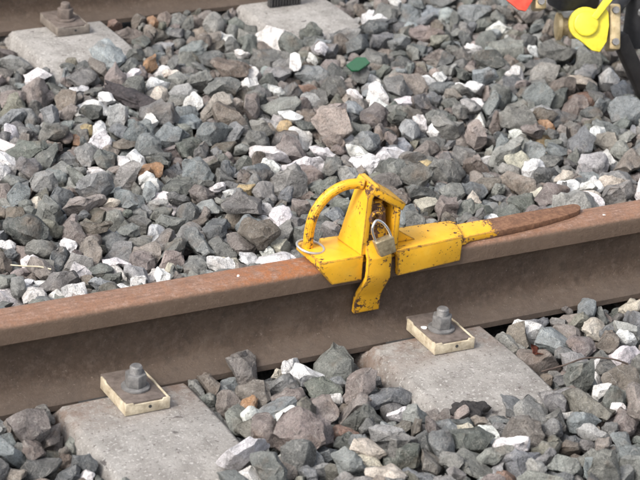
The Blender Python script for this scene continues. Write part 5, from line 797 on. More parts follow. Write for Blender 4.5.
26,59,-15,858,20,37,39,-3,0,11,49,1683,506,40,40,-64,-64,0,20,40,-80,-618,21,-51,3,-47,0,27,92,1960,1493,-2,80,-32,48,0,12,69,2123,1249,6,61,37,65,0,11,36,445,-702,43,-19,8,-45,0,
3,74,2431,1498,47,-89,35,-19,0,1,53,1703,1505,48,-2,-10,61,0,13,72,2271,1459,20,-73,20,-54,0,4,71,510,-720,17,44,48,-74,0,20,92,504,2080,28,41,13,-44,0,16,63,-387,-403,-3,-30,-1,-85,0,
26,81,1607,1574,29,-44,66,-59,0,13,57,-46,714,13,42,10,70,0,16,85,2040,1194,7,2,-13,97,0,6,52,86,854,15,-18,15,-95,0,2,49,80,1169,23,27,7,71,0,6,31,-491,-412,16,-86,49,1,0,
19,45,518,-782,45,73,39,38,0,12,51,101,896,22,46,50,-37,0,16,45,137,-522,38,12,-84,-40,0,22,77,395,-736,6,-82,-54,7,0,18,75,2180,1246,-3,-35,12,-89,0,12,56,235,1287,6,-5,-79,-33,0,
2,62,1520,446,27,61,14,76,0,17,84,940,-532,31,48,84,18,0,2,62,1682,695,16,6,67,69,0,26,78,-172,173,47,40,-4,-18,0,2,53,315,1495,4,71,-60,-29,0,25,66,1717,1563,38,-2,-9,39,0,
18,66,2234,1594,-17,23,5,-57,0,8,92,42,-690,-8,-25,0,-79,0,25,61,2407,1459,51,17,37,81,0,9,65,1862,761,13,-89,-25,-25,0,2,51,325,1428,-3,-69,-65,15,0,16,69,346,201,45,-26,-94,-8,0,
1,56,1938,884,27,57,-63,6,0,23,34,-128,-389,24,19,84,48,0,11,68,-330,-170,-23,-34,-81,28,0,8,59,-210,-321,6,-18,35,78,0,15,79,88,918,4,15,45,-61,0,6,92,181,1470,-38,-97,-4,-9,0,
19,74,2388,1428,43,75,62,-16,0,15,86,2086,1110,12,35,-90,8,0,6,44,-173,436,35,59,2,57,0,6,59,1838,676,14,23,-18,41,0,2,45,342,1466,11,25,18,56,0,12,43,-456,-364,-2,2,-78,-59,0,
9,70,-96,654,7,76,52,36,0,2,56,-479,-469,5,-1,25,57,0,6,73,-11,793,8,35,-8,-90,0,27,59,1764,1459,42,-11,48,85,0,26,68,-295,-574,19,-14,-98,7,0,1,57,-96,476,17,16,-1,-30,0,
19,61,373,1488,8,53,49,46,0,7,44,420,-671,32,54,79,-14,0,3,48,321,1630,10,-26,-75,-7,0,9,87,1930,1516,30,-69,-30,46,0,3,52,127,-687,1,-25,96,4,0,11,43,-186,407,34,-19,-29,-73,0,
2,72,977,-357,-10,-33,-62,-69,0,25,92,1753,636,25,-18,23,39,0,24,92,2377,1480,21,34,10,-3,0,10,45,390,-694,22,8,46,82,0,14,57,218,1107,20,26,-79,-24,0,6,66,295,171,52,69,-67,-20,0,
11,61,2374,1521,32,-21,58,52,0,27,46,248,1183,3,44,-9,62,0,4,44,-241,218,45,56,-20,22,0,6,40,439,-855,16,-55,26,-10,0,6,39,-309,-427,3,31,-22,0,0,20,65,2042,1140,13,92,-2,14,0,
5,83,1887,1449,28,-14,-17,-94,0,11,50,-197,-434,4,-16,-1,94,0,2,70,1374,218,46,-68,-51,39,0,4,68,-335,-297,-30,1,-20,-94,0,4,48,1823,726,20,89,42,5,0,27,47,87,-557,4,-33,-86,-35,0,
11,53,2038,1010,22,20,-18,3,0,23,40,-279,-136,25,7,76,-51,0,12,57,808,216,39,-4,-30,80,0,17,82,-219,170,31,1,13,-50,0,15,71,-443,-289,-20,37,90,14,0,8,58,2124,1150,11,-34,-73,1,0,
26,82,-206,271,24,4,-94,2,0,5,57,321,-680,26,-15,20,90,0,3,66,624,-912,-4,21,-28,-90,0,21,50,1548,1576,16,5,-71,59,0,10,58,1518,371,18,77,13,31,0,26,46,-109,226,41,-94,24,-20,0,
22,68,2236,1248,8,54,52,49,0,13,65,87,1012,10,93,-28,-2,0,21,43,93,-529,27,63,-67,21,0,17,41,860,-499,23,-90,40,6,0,27,40,9,-667,13,87,-14,44,0,16,38,517,-664,37,60,49,53,0,
3,37,-266,-82,10,60,-58,53,0,15,60,614,-635,41,-84,-41,9,0,6,90,-386,-182,-44,-40,-30,16,0,0,50,-412,-249,-11,-44,-51,-67,0,6,59,2127,1531,-5,-17,17,-20,0,3,62,1,-641,-12,55,63,14,0,
11,70,155,-673,-8,-33,74,-23,0,2,55,-118,619,12,23,-71,38,0,13,60,2349,1353,18,-97,17,5,0,27,74,682,2084,22,41,14,73,0,20,59,-27,675,14,15,-6,-27,0,12,75,-288,-215,-35,-52,-77,-5,0,
18,53,1577,333,35,-70,-32,62,0,9,82,89,1099,5,-16,-6,8,0,7,70,9,998,20,3,-12,76,0,21,52,-91,-530,29,95,17,13,0,11,67,1019,-408,4,-20,-35,-77,0,6,91,256,-713,1,0,-88,-41,0,
26,55,-312,-241,-23,-27,92,-7,0,15,58,-492,-374,18,78,58,-1,0,3,44,-272,-115,8,-4,-8,59,0,9,50,-153,375,26,-10,2,-94,0,20,39,-105,-627,14,-5,67,70,0,12,74,396,193,27,-51,-58,0,0,
3,87,-171,350,-4,26,81,39,0,6,64,1803,1501,39,69,28,-62,0,25,69,2336,1394,25,-24,-2,11,0,19,73,142,945,7,8,26,-45,0,8,38,447,-822,11,-56,25,-71,0,25,49,1526,410,30,81,-16,-32,0,
20,36,-91,460,25,-48,42,-6,0,13,50,-118,442,21,-88,-43,4,0,21,34,366,1584,13,6,-31,60,0,23,35,-190,-578,7,86,-25,-42,0,13,54,264,1217,10,-1,-3,-99,0,27,49,1979,1045,20,-27,43,35,0,
19,62,-178,-463,-1,-53,-1,-56,0,18,66,689,-641,23,26,51,-32,0,0,54,311,738,21,-95,-11,-19,0,4,78,-23,-691,-1,-1,-35,-28,0,19,44,-145,-478,16,24,-71,49,0,19,85,-77,-663,11,-44,-15,9,0,
20,50,937,-358,5,-37,42,-42,0,5,64,2307,1350,21,-23,-79,-42,0,24,60,38,630,14,-35,79,45,0,14,72,693,2030,33,12,-20,78,0,20,66,-409,-158,-16,83,-43,22,0,11,65,273,1617,-17,4,-73,62,0,
3,85,1620,387,6,81,-3,55,0,7,66,2154,1075,7,-33,89,27,0,16,37,55,-563,11,-61,11,19,0,26,55,-214,370,15,-69,62,-17,0,6,41,1655,648,25,11,12,20,0,19,58,1840,868,24,14,-92,0,0,
15,66,2121,1030,6,-53,-75,-1,0,26,61,45,729,7,-76,25,-29,0,2,35,345,1407,0,-78,-44,-29,0,26,69,1343,196,44,-52,-16,-81,0,15,55,210,1445,-22,-13,14,-92,0,22,75,1867,905,10,72,-42,-36,0,
16,67,2022,1534,-2,20,76,-48,0,17,38,208,1532,-1,7,17,-93,0,21,78,-74,666,-6,20,-26,-73,0,8,50,498,-671,8,60,71,-27,0,21,71,1974,1530,16,-34,-23,-90,0,14,33,127,986,21,-48,6,9,0,
21,92,233,119,57,32,93,-14,0,10,40,433,-704,31,-45,-28,-83,0,21,46,1050,-217,-29,-39,-1,85,0,12,77,-65,159,25,-45,-85,4,0,9,56,185,1034,11,-32,-51,79,0,11,59,849,-435,-2,0,-54,9,0,
14,61,2331,1460,27,-77,-7,-27,0,11,55,1896,743,6,18,59,-42,0,2,82,837,259,8,85,-33,8,0,5,58,31,-589,-15,33,12,-44,0,23,73,2184,1308,-8,62,-77,10,0,23,45,303,1412,-11,-12,16,12,0,
14,28,-381,-170,-5,-32,4,78,0,17,64,-313,-181,-8,25,20,57,0,25,55,1964,936,21,-47,22,27,0,23,51,2191,1393,-14,-40,66,47,0,19,44,961,227,38,-91,32,9,0,17,46,-76,219,33,-93,28,9,0,
15,64,347,1551,-5,-40,-36,17,0,13,49,857,-589,26,-22,86,32,0,10,87,-159,-595,-12,-69,-47,52,0,26,66,123,1154,-6,-35,19,1,0,23,53,1733,1493,26,-73,-39,-8,0,13,47,1720,1472,33,-50,59,60,0,
5,71,1994,897,8,23,22,-89,0,12,55,-61,251,26,-19,5,6,0,0,92,1531,305,-6,4,33,90,0,7,55,837,-520,21,92,-18,-28,0,11,54,-409,-494,-6,80,-34,30,0,4,55,-235,283,17,-39,79,41,0,
8,80,1246,177,31,8,-15,96,0,2,90,1942,994,-7,1,-2,-98,0,15,56,1233,221,41,-22,-26,23,0,20,92,478,126,46,10,71,-68,0,9,51,557,-752,27,23,-91,25,0,27,37,-158,494,16,-30,58,54,0,
27,56,185,1199,7,-63,26,65,0,7,88,768,-601,-3,7,-89,24,0,19,52,231,1476,-11,-23,-22,-71,0,8,54,1979,1081,23,-52,55,-64,0,6,43,-60,391,18,-32,60,-72,0,6,44,1706,515,25,-88,0,-42,0,
2,73,-109,-513,-5,-71,-39,7,0,24,65,2107,1328,-13,40,8,-78,0,3,56,216,1375,-16,-78,61,-8,0,0,55,664,-768,28,59,4,-33,0,27,29,798,-525,31,12,90,39,0,14,81,1565,283,30,-20,-9,37,0,
25,40,99,-615,20,-10,-51,10,0,3,64,1191,163,44,54,79,22,0,17,50,2063,1167,16,19,3,-6,0,16,72,-287,-347,-19,-38,19,-63,0,2,47,69,-504,19,-30,63,-66,0,2,42,1667,567,24,3,2,75,0,
20,52,1993,1176,8,39,41,-4,0,27,92,1622,451,-6,-28,46,78,0,19,47,2252,1574,-11,14,49,-79,0,18,74,140,1016,-2,-25,-13,-88,0,23,90,-154,217,23,6,1,-59,0,8,77,2049,1233,-2,8,10,-96,0,
7,44,121,-514,24,-52,24,-72,0,15,36,232,-674,16,31,72,61,0,3,76,628,-786,-14,-98,0,15,0,21,61,-73,612,17,82,31,44,0,21,59,251,1341,-19,-42,82,-5,0,16,77,998,-275,-27,-51,-14,-26,0,
25,37,-294,-523,2,-12,66,-22,0,12,64,430,1623,-25,77,-59,18,0,6,42,1767,1490,43,-57,-32,-45,0,17,68,44,-534,-2,94,18,-16,0,23,36,-193,-544,2,22,81,35,0,8,56,79,216,30,-36,86,30,0,
24,46,230,-605,14,-69,-3,-69,0,5,75,162,209,32,28,60,26,0,11,59,1376,327,9,-37,-47,-34,0,14,53,1970,892,18,-43,34,-22,0,0,43,1038,-257,-21,-85,-20,-15,0,4,85,559,104,39,-23,-19,11,0,
1,47,159,1213,3,48,71,17,0,7,44,374,1544,6,11,-22,-95,0,6,37,-119,519,17,13,37,23,0,3,60,-168,-416,-10,31,44,63,0,9,57,41,980,6,-12,78,59,0,21,70,554,188,30,-30,7,89,0,
1,52,1807,702,1,41,31,70,0,13,59,1804,849,15,38,-55,56,0,2,61,-366,-248,-36,-18,-6,93,0,26,58,596,2026,40,-43,87,-1,0,10,69,311,232,19,36,21,-90,0,1,63,478,186,36,94,24,-18,0,
8,48,87,766,-4,-72,47,-38,0,2,66,980,-313,-15,-65,52,45,0,18,91,1332,161,27,33,30,67,0,1,74,2021,1584,-12,50,48,69,0,6,50,1820,643,14,-2,-98,0,0,18,36,2094,1217,13,6,-10,-39,0,
14,42,2206,1267,10,-1,12,70,0,1,51,2238,1206,10,57,-9,41,0,25,51,-457,-410,-1,-9,38,-10,0,6,56,104,1308,13,47,18,18,0,24,74,868,-605,6,-94,-27,-7,0,25,57,1033,195,36,46,-41,69,0,
14,48,87,1143,4,21,62,53,0,6,49,314,1455,-18,75,-40,-43,0,27,69,-425,-113,-3,95,25,3,0,26,65,869,217,15,-92,-16,-10,0,25,50,873,278,15,44,85,-23,0,14,49,232,1566,-14,-3,87,-47,0,
22,34,414,235,41,35,89,-26,0,25,72,1396,174,52,91,6,-34,0,16,54,319,-732,7,49,-85,-15,0,0,34,368,-645,30,20,51,-4,0,22,76,-25,903,-10,93,-9,21,0,24,61,-4,-545,-8,-21,23,92,0,
24,36,-144,-630,20,58,-71,-34,0,13,68,1057,-139,-14,-57,-65,8,0,3,53,2389,1416,18,12,-95,23,0,4,44,803,-298,-3,70,-65,-24,0,9,51,2102,1055,3,-80,17,19,0,11,37,1707,663,29,27,-7,93,0,
15,61,2091,1266,-4,26,-23,54,0,10,70,194,163,51,24,-61,-58,0,8,77,650,101,66,-72,66,10,0,22,48,2335,1321,7,53,21,21,0,27,74,502,1980,29,-7,99,2,0,3,80,378,1602,-15,-80,-45,29,0,
6,66,739,181,33,58,-64,-48,0,6,74,869,2193,-61,24,-86,0,0,24,43,1799,741,8,50,4,38,0,1,65,1963,806,24,95,9,12,0,16,41,242,-587,26,-39,-29,-85,0,0,43,1416,318,26,-8,4,-48,0,
8,58,879,-536,23,-40,25,-7,0,2,36,1451,257,26,-90,33,-20,0,1,52,2208,1475,-16,83,-4,-52,0,16,74,-92,-611,-10,-70,38,-38,0,9,92,237,1553,-38,-34,20,-79,0,26,87,313,-629,0,-32,-88,-28,0,
6,35,261,1384,-8,-69,61,-35,0,0,71,2067,1513,-12,-73,-62,-1,0,20,92,-291,128,19,-85,-42,-16,0,12,73,696,151,46,77,-4,49,0,1,60,-205,408,4,-16,51,81,0,17,52,596,-786,10,-29,-17,1,0,
5,58,1643,676,8,33,-40,-47,0,27,71,1001,206,17,49,-65,-11,0,16,54,2235,1331,-8,-73,-62,2,0,5,61,266,1538,-5,-96,-10,-21,0,10,36,723,-774,25,98,10,4,0,24,70,597,190,25,10,-7,-59,0,
27,50,57,1004,7,98,-7,12,0,9,84,364,-632,1,-44,72,-47,0,9,41,464,-839,1,-8,7,41,0,9,45,899,-421,9,-10,18,-91,0,26,49,-381,-315,-28,62,-75,-4,0,8,59,118,-445,-10,-5,77,26,0,
21,92,639,2003,21,-3,12,-84,0,20,50,195,1076,9,16,-63,-68,0,12,32,583,209,49,-13,-53,82,0,24,49,1900,967,5,-36,85,28,0,1,84,-426,-546,5,46,84,26,0,12,38,-80,551,8,30,-15,90,0,
9,43,243,1501,-16,-29,-78,51,0,4,57,269,197,22,-4,-10,-88,0,15,62,529,-827,0,-97,11,10,0,21,53,601,-750,12,-98,-13,-5,0,27,69,981,146,27,4,-16,51,0,7,45,576,-825,12,-70,-7,31,0,
20,66,880,175,34,56,-38,-43,0,0,87,-166,413,-10,64,-23,-45,0,9,49,-131,333,26,40,63,14,0,9,51,163,-632,15,39,18,5,0,6,51,610,2104,24,-70,-67,10,0,0,45,2378,1381,19,35,-58,-70,0,
11,46,1796,611,13,83,-10,-54,0,27,38,307,1529,-4,57,-24,-67,0,17,69,2430,1416,27,31,-16,92,0,27,92,286,1341,-36,-48,78,10,0,14,60,335,-759,-14,15,34,-64,0,12,64,1487,425,14,31,-54,76,0,
25,74,1499,257,6,12,10,89,0,13,46,528,-670,10,-32,-71,-8,0,20,73,1633,1552,15,-35,47,-64,0,17,50,-105,289,17,-6,-15,-95,0,12,44,27,601,20,57,25,67,0,6,53,267,1247,-9,-74,-38,0,0,
22,70,248,1439,-35,-73,35,-46,0,19,69,1612,617,8,34,22,-47,0,12,43,280,1487,-9,-22,8,-3,0,13,73,2153,1608,-20,12,-4,-51,0,13,73,115,1341,7,36,14,-27,0,24,54,570,2085,24,75,-55,-2,0,
16,67,970,566,5,23,-59,-76,0,13,64,-11,618,27,-2,24,96,0,3,88,375,112,17,-95,18,-18,0,19,62,2129,1192,-2,67,47,-15,0,13,57,180,187,37,-50,-59,-12,0,10,53,185,1534,-12,-86,-6,17,0,
9,85,-124,377,-2,59,41,34,0,25,75,1683,483,10,51,-79,17,0,18,45,315,1393,-23,-30,-37,-58,0,27,52,652,155,53,22,-24,-64,0,5,67,1059,-276,-38,-72,-25,52,0,11,36,1259,204,51,-24,-91,23,0,
0,68,153,1411,-21,-15,48,77,0,27,46,-137,309,12,46,80,2,0,1,47,1979,861,10,-23,26,79,0,2,46,-150,445,21,-61,-70,-33,0,20,80,29,137,44,37,-56,70,0,20,65,120,137,33,20,47,-74,0,
27,68,297,-813,3,-20,-19,-78,0,16,55,2013,1056,22,9,38,88,0,2,35,546,-827,19,80,-49,-29,0,20,65,743,-362,-3,37,56,60,0,0,48,2009,1552,6,-19,79,26,0,6,82,105,968,-11,-15,-7,93,0,
16,83,75,721,-8,-79,29,-27,0,22,65,233,1142,-4,51,65,-35,0,22,64,509,2033,31,-70,9,-56,0,16,57,1890,1561,30,18,-89,-25,0,26,63,2318,1546,19,-38,-88,25,0,25,54,2391,1580,18,60,-73,-8,0,
18,37,-409,-469,-11,57,55,-2,0,17,55,694,183,39,-75,49,38,0,16,86,48,1159,10,-23,-72,45,0,4,43,1754,527,25,73,-60,-17,0,12,57,2319,1424,28,-9,49,-84,0,8,40,299,1632,-4,-20,-10,-14,0,
20,85,1394,269,6,41,-15,33,0,11,33,532,-766,25,93,1,-28,0,10,53,782,-702,15,55,74,36,0,21,50,-208,223,29,79,2,-51,0,1,37,-130,202,40,-59,78,18,0,13,47,979,-427,15,89,21,-37,0,
2,92,949,98,42,74,-17,-37,0,18,50,2087,1481,-9,-24,-56,34,0,14,65,-376,-453,-24,-62,-58,44,0,15,92,-299,-449,-19,97,-15,-9,0,14,61,-100,246,20,-30,20,-26,0,21,51,1687,1576,18,88,43,5,0,
7,46,-80,509,12,68,48,-21,0,16,45,590,-882,-3,9,63,64,0,2,41,2034,1475,-4,-22,49,-80,0,23,51,2061,1046,18,19,27,3,0,7,72,559,428,3,19,-92,-24,0,6,80,1757,825,10,2,26,-70,0,
13,59,69,121,42,-89,-27,-4,0,3,63,860,136,50,-11,44,87,0,2,59,1849,1515,21,49,-80,26,0,2,42,0,177,46,48,71,16,0,14,49,374,-712,1,-47,84,10,0,22,45,683,219,48,11,82,35,0,
17,50,1909,948,-4,44,48,-57,0,19,45,-280,-298,-14,18,94,27,0,7,54,449,195,30,-44,-46,62,0,27,42,743,-413,7,30,29,43,0,26,55,2184,1497,-19,65,73,1,0,14,52,-526,-419,20,-51,49,-2,0,
1,52,-286,172,46,-84,50,-2,0,26,41,359,-814,0,19,-83,50,0,26,34,901,-489,10,19,38,-89,0,17,64,1497,212,26,-33,-91,9,0,20,76,155,1116,-16,-83,-16,18,0,8,68,1416,1227,-26,84,-18,-36,0,
11,82,-288,-131,-31,-4,34,-84,0,22,69,1,-448,10,14,8,-97,0,7,82,72,1191,-1,11,3,-46,0,7,72,713,-548,-15,91,-17,33,0,14,86,1846,835,3,-95,-27,9,0,1,75,39,934,-1,12,-97,-14,0,
15,76,93,-482,3,-78,51,-25,0,26,62,1934,1070,-1,-76,-18,-43,0,24,44,79,948,15,-8,-66,46,0,1,54,737,-809,26,23,21,-94,0,8,60,1433,211,24,90,-4,24,0,12,59,2118,1627,-6,22,-32,1,0,
24,70,146,1463,-16,9,2,65,0,16,42,381,-249,-11,9,-23,-42,0,2,79,802,-559,-7,32,81,-28,0,20,65,29,801,-2,78,53,30,0,10,62,175,1258,-8,92,20,10,0,21,54,229,1089,-12,-85,-1,-3,0,
11,82,431,133,1,-35,-8,57,0,3,77,709,-606,-5,31,12,-93,0,19,69,-72,-472,10,21,2,80,0,11,64,630,-669,-7,43,-84,26,0,9,72,1502,673,-1,-55,72,38,0,2,57,-449,-244,-33,23,-89,27,0,
16,33,1,501,20,62,45,-58,0,5,45,150,169,53,-31,74,58,0,3,47,265,-817,23,-16,85,-38,0,26,46,568,-676,10,-28,88,19,0,26,31,1512,284,19,52,15,17,0,11,54,-139,124,29,81,51,-11,0,
20,56,-100,207,23,43,74,43,0,10,52,2504,1561,19,88,-34,-7,0,10,46,-357,-133,-24,-24,89,-30,0,16,62,-20,129,36,-61,-60,16,0,10,69,580,-437,7,61,3,13,0,27,39,651,-820,11,-47,29,-9,0,
5,41,66,-479,16,50,-41,39,0,11,34,207,-560,35,22,-13,10,0,14,41,2027,1164,5,98,-7,-5,0,2,41,854,-561,19,22,-42,-64,0,27,67,1083,127,36,-53,44,-61,0,11,58,-30,174,27,35,25,72,0,
26,54,-464,-331,-27,52,-67,-7,0,20,92,-271,196,18,-20,-17,66,0,23,77,-171,301,25,-62,9,-63,0,2,68,1146,193,37,59,-79,8,0,24,53,-308,-262,-32,69,62,-31,0,20,71,790,150,35,38,65,-53,0,
16,65,-51,-603,-19,-25,54,-68,0,3,51,73,802,-11,-40,45,-63,0,17,45,579,-556,4,-6,-92,-34,0,23,48,-268,-480,-3,93,-33,-8,0,0,79,-189,461,15,-56,-13,43,0,6,73,1573,2016,-66,11,12,-98,0,
23,46,1699,589,18,93,18,28,0,18,45,2014,1109,14,-35,49,-72,0,10,43,45,1100,20,3,-34,73,0,20,55,442,2144,-45,-71,59,-8,0,20,50,737,242,23,9,27,51,0,3,77,1648,1617,-10,76,-45,-29,0,
1,42,237,-811,32,92,-13,3,0,13,43,874,-307,-3,-21,-45,84,0,6,67,9,101,52,-12,-14,-89,0,10,51,-1,580,19,53,-3,-12,0,21,47,636,-392,17,15,15,48,0,5,55,1094,301,17,38,89,-1,0,
19,92,218,1398,-37,-93,17,-6,0,7,29,961,-456,15,-13,-18,67,0,23,84,946,177,1,-89,11,-8,0,26,67,1064,198,20,-61,25,-74,0,8,40,1367,259,25,40,56,32,0,0,80,1611,1608,-4,-47,38,-42,0,
9,54,182,224,31,-46,61,-37,0,22,64,247,-282,6,-15,-14,-9,0,16,48,950,180,42,-96,-16,-4,0,13,58,-123,-563,-25,-73,42,-45,0,15,73,1207,129,26,39,-1,18,0,13,45,1295,186,48,39,-24,-82,0,
4,47,1754,1568,24,69,-33,40,0,2,73,2308,1234,10,89,25,-15,0,26,41,219,1505,-24,-2,64,60,0,20,69,789,1154,19,-1,12,77,0,4,46,1079,167,44,76,53,2,0,23,37,-104,697,18,43,83,-32,0,
11,44,278,1406,-23,4,-94,-30,0,19,92,814,139,20,44,-18,-85,0,10,63,112,273,18,-51,-77,34,0,0,77,151,-621,-19,-8,-60,73,0,27,63,1797,881,-11,17,51,29,0,26,49,-151,-543,-27,4,10,76,0,
18,92,723,99,36,-53,-13,-83,0,12,62,1410,308,2,-36,-27,73,0,9,85,1874,1017,1,-34,-16,92,0,9,83,2085,1168,-10,-52,-3,5,0,2,54,-231,-455,-10,37,-64,64,0,11,39,-59,575,25,19,53,-76,0,
26,60,470,2222,-69,1,10,91,0,1,92,891,-406,-13,-36,-3,60,0,17,53,1049,-244,-38,-46,55,56,0,0,55,-354,-430,-11,61,71,0,0,26,76,1452,180,21,-21,77,49,0,15,53,1880,944,6,6,-25,-38,0,
1,83,-469,-485,-18,93,-31,10,0,22,56,-254,-83,-19,34,-86,5,0,12,78,147,-734,-19,55,-79,23,0,12,81,566,1896,35,-38,66,54,0,8,60,2143,1121,-13,6,17,96,0,1,65,-402,-125,-42,22,-20,89,0,
24,63,-124,168,27,-13,-32,15,0,27,54,738,-287,-43,-63,-11,-59,0,15,56,628,-583,19,-53,-8,27,0,20,54,180,949,8,-79,-48,35,0,3,31,296,-732,18,28,-40,-76,0,26,46,845,-117,-8,14,32,54,0,
6,75,1043,2039,-54,-19,-23,-94,0,25,35,392,-653,35,-28,-35,85,0,4,27,428,-140,-8,-18,-38,-58,0,4,62,10,174,21,-4,-31,-58,0,16,62,107,235,24,-61,25,-14,0,11,50,304,-738,-17,-64,-51,21,0,
0,49,485,2123,24,74,-24,39,0,18,40,1713,1503,23,47,-40,-77,0,6,54,1756,1525,28,81,53,-4,0,12,47,-148,524,7,-23,-84,46,0,23,78,217,-587,-9,-7,32,-74,0,8,40,609,2053,38,-82,45,10,0,
4,37,1823,1515,52,37,-46,-28,0,24,35,281,-674,17,-29,-64,65,0,13,66,381,-849,-5,-39,-80,8,0,24,61,364,161,18,72,15,-19,0,1,92,868,2045,-49,-16,17,88,0,6,49,1691,868,0,-28,85,-40,0,
13,41,568,-853,8,17,-42,69,0,23,43,668,-685,16,-2,-3,94,0,14,36,1601,606,19,-68,48,9,0,20,39,1679,535,28,35,-2,-58,0,16,41,2010,873,14,-5,27,-93,0,9,29,-131,-208,-18,-53,27,-49,0,
17,70,58,178,19,-11,21,2,0,8,77,1938,1130,-6,-74,-52,21,0,10,69,-44,583,12,-46,66,-17,0,2,59,528,-527,5,4,-40,-90,0,0,61,920,-481,-3,-23,48,76,0,11,67,963,-478,-10,61,-13,-76,0,
5,84,1770,608,-3,7,-90,32,0,25,62,2254,1624,-26,47,14,-86,0,15,63,1024,164,29,-96,7,23,0,16,45,2217,1366,-18,94,-22,7,0,3,42,409,-869,22,-9,-86,47,0,19,61,2160,1495,-3,57,-78,2,0,
26,43,-327,-404,-20,-29,19,87,0,15,73,-33,955,4,56,75,21,0,11,48,298,-775,-18,24,24,6,0,15,49,957,-85,-21,-39,40,-81,0,8,45,1291,308,41,7,-9,-51,0,17,63,1933,775,-6,44,-17,48,0,
9,35,-27,-483,13,-12,-92,-18,0,6,54,303,1557,-16,-46,-40,-65,0,11,66,1398,2005,-55,61,10,-66,0,22,51,-249,-119,-14,-88,-2,4,0,21,45,246,1470,-20,8,96,-9,0,12,35,324,989,41,-88,20,-27,0,
4,24,631,-797,13,-18,39,59,0,1,44,751,146,39,19,8,51,0,3,60,803,-510,6,-10,-65,62,0,24,46,1572,308,5,-29,60,-24,0,15,38,2049,1105,6,5,-65,63,0,16,53,2191,1613,-22,-51,-84,8,0,
27,88,-68,-717,12,34,1,28,0,24,60,304,134,19,25,73,42,0,8,37,793,180,40,57,-7,31,0,3,61,-451,-383,-32,1,-24,45,0,27,73,14,-484,-10,-19,-70,60,0,6,53,376,-781,-18,-17,25,45,0,
1,83,953,-432,-24,78,41,10,0,21,92,2433,1528,18,-9,-3,96,0,21,73,261,963,5,50,71,-6,0,10,54,172,990,-14,-50,-14,-9,0,18,68,622,1951,39,46,21,85,0,1,36,2144,1094,-1,41,-17,55,0,
25,45,369,-675,-3,76,52,21,0,3,45,398,-656,16,-12,12,68,0,10,71,1465,375,6,-89,34,15,0,15,47,1826,1198,10,40,16,25,0,16,62,1946,930,2,73,-63,12,0,3,61,1997,1136,-9,15,20,-60,0,
26,29,2040,1079,21,10,-10,-96,0,1,44,-38,-541,1,-32,-4,-65,0,15,45,214,1043,14,81,-53,-20,0,14,32,288,1438,-9,-41,-47,51,0,20,49,905,990,20,-87,34,3,0,8,28,193,-588,25,74,29,-38,0,
20,41,2001,1476,-3,-29,18,84,0,26,55,-106,146,19,8,-6,-77,0,11,53,510,-862,-23,-23,12,-75,0,11,47,687,306,19,-75,-56,-28,0,9,82,1125,113,18,-76,-62,-11,0,8,84,-418,-337,-48,-18,95,-4,0,
20,82,126,-510,-13,-26,-31,89,0,8,70,447,1960,-16,28,33,81,0,7,55,569,564,8,54,-3,-65,0,8,59,547,2022,23,31,89,-19,0,9,60,1275,618,9,-9,2,-77,0,19,76,2272,1257,-6,-53,41,-36,0,
4,48,-269,-394,-9,-76,29,-50,0,22,44,-243,237,32,-41,82,36,0,23,48,69,813,12,98,7,2,0,2,46,238,-403,-18,32,-91,-21,0,3,60,452,1534,-38,-32,-54,8,0,16,45,523,-843,-16,1,49,41,0,
1,80,852,1968,-46,-14,-81,-54,0,5,46,1441,270,11,-3,12,73,0,1,34,1891,718,9,54,-2,7,0,10,36,-285,-415,1,39,33,64,0,7,74,218,1321,-13,55,-71,-4,0,7,65,300,702,21,40,-85,14,0,
1,34,280,1583,-9,38,8,-11,0,4,42,211,-720,-27,77,61,4,0,16,71,582,-922,-15,56,-55,-55,0,6,49,648,217,24,14,-3,-55,0,16,83,1242,1267,-14,22,-2,2,0,1,60,-355,-540,-14,-2,-32,2,0,
4,85,-173,-318,-39,-58,-64,32,0,3,24,-69,-595,-10,-88,-18,-39,0,20,92,393,1981,-34,89,39,17,0,0,77,949,231,-9,17,-75,-62,0,14,44,1183,1166,1,-56,-20,-78,0,6,39,1468,858,20,-22,93,-19,0,
21,56,2036,941,1,-38,-4,-9,0,27,36,2488,1510,22,17,-90,-27,0,7,47,88,-524,-1,-65,7,65,0,21,45,186,-747,-3,30,-68,40,0,27,37,185,254,16,37,-10,-40,0,23,48,250,-595,-6,-17,-57,-8,0,
19,41,793,267,11,59,-65,-3,0,9,59,1622,675,9,-55,-46,50,0,13,38,-186,213,34,36,91,-4,0,2,26,-60,758,10,36,73,-21,0,4,54,-81,411,-17,29,13,93,0,25,86,-29,593,-11,62,74,21,0,
15,80,544,795,-10,1,-27,83,0,12,65,1262,227,22,-96,-4,-19,0,6,92,1716,571,-3,89,-6,41,0,11,50,-308,-502,-22,-90,-23,32,0,11,62,-246,-419,-19,-66,44,-56,0,11,38,-106,150,40,77,7,14,0,
4,60,2,655,0,63,74,-5,0,1,67,53,862,1,-5,8,-86,0,10,51,406,-797,1,12,5,72,0,2,68,702,1927,28,91,-7,1,0,3,50,1011,998,-8,-81,46,-2,0,24,64,1044,281,10,7,5,-88,0,
0,71,-205,314,2,29,30,63,0,7,31,260,-760,-3,56,-46,-57,0,23,63,792,217,8,-15,57,24,0,4,38,2300,1324,1,-53,-37,-36,0,7,51,-55,-508,10,-76,-59,10,0,5,56,181,134,37,87,25,-39,0,
20,34,217,-689,14,-35,79,43,0,27,47,527,-887,-10,17,21,31,0,1,39,654,-637,3,6,-22,58,0,4,62,959,1957,-28,-33,10,-7,0,27,44,1359,152,48,-6,-11,-56,0,17,54,1372,188,29,40,48,76,0,
19,34,1446,308,18,9,6,0,0,1,37,2000,1025,24,84,-19,23,0,14,60,2106,1533,-23,-29,2,-71,0,19,30,336,1521,3,91,-29,-19,0,14,45,388,157,34,15,-51,82,0,3,65,437,712,-9,-80,-5,3,0,
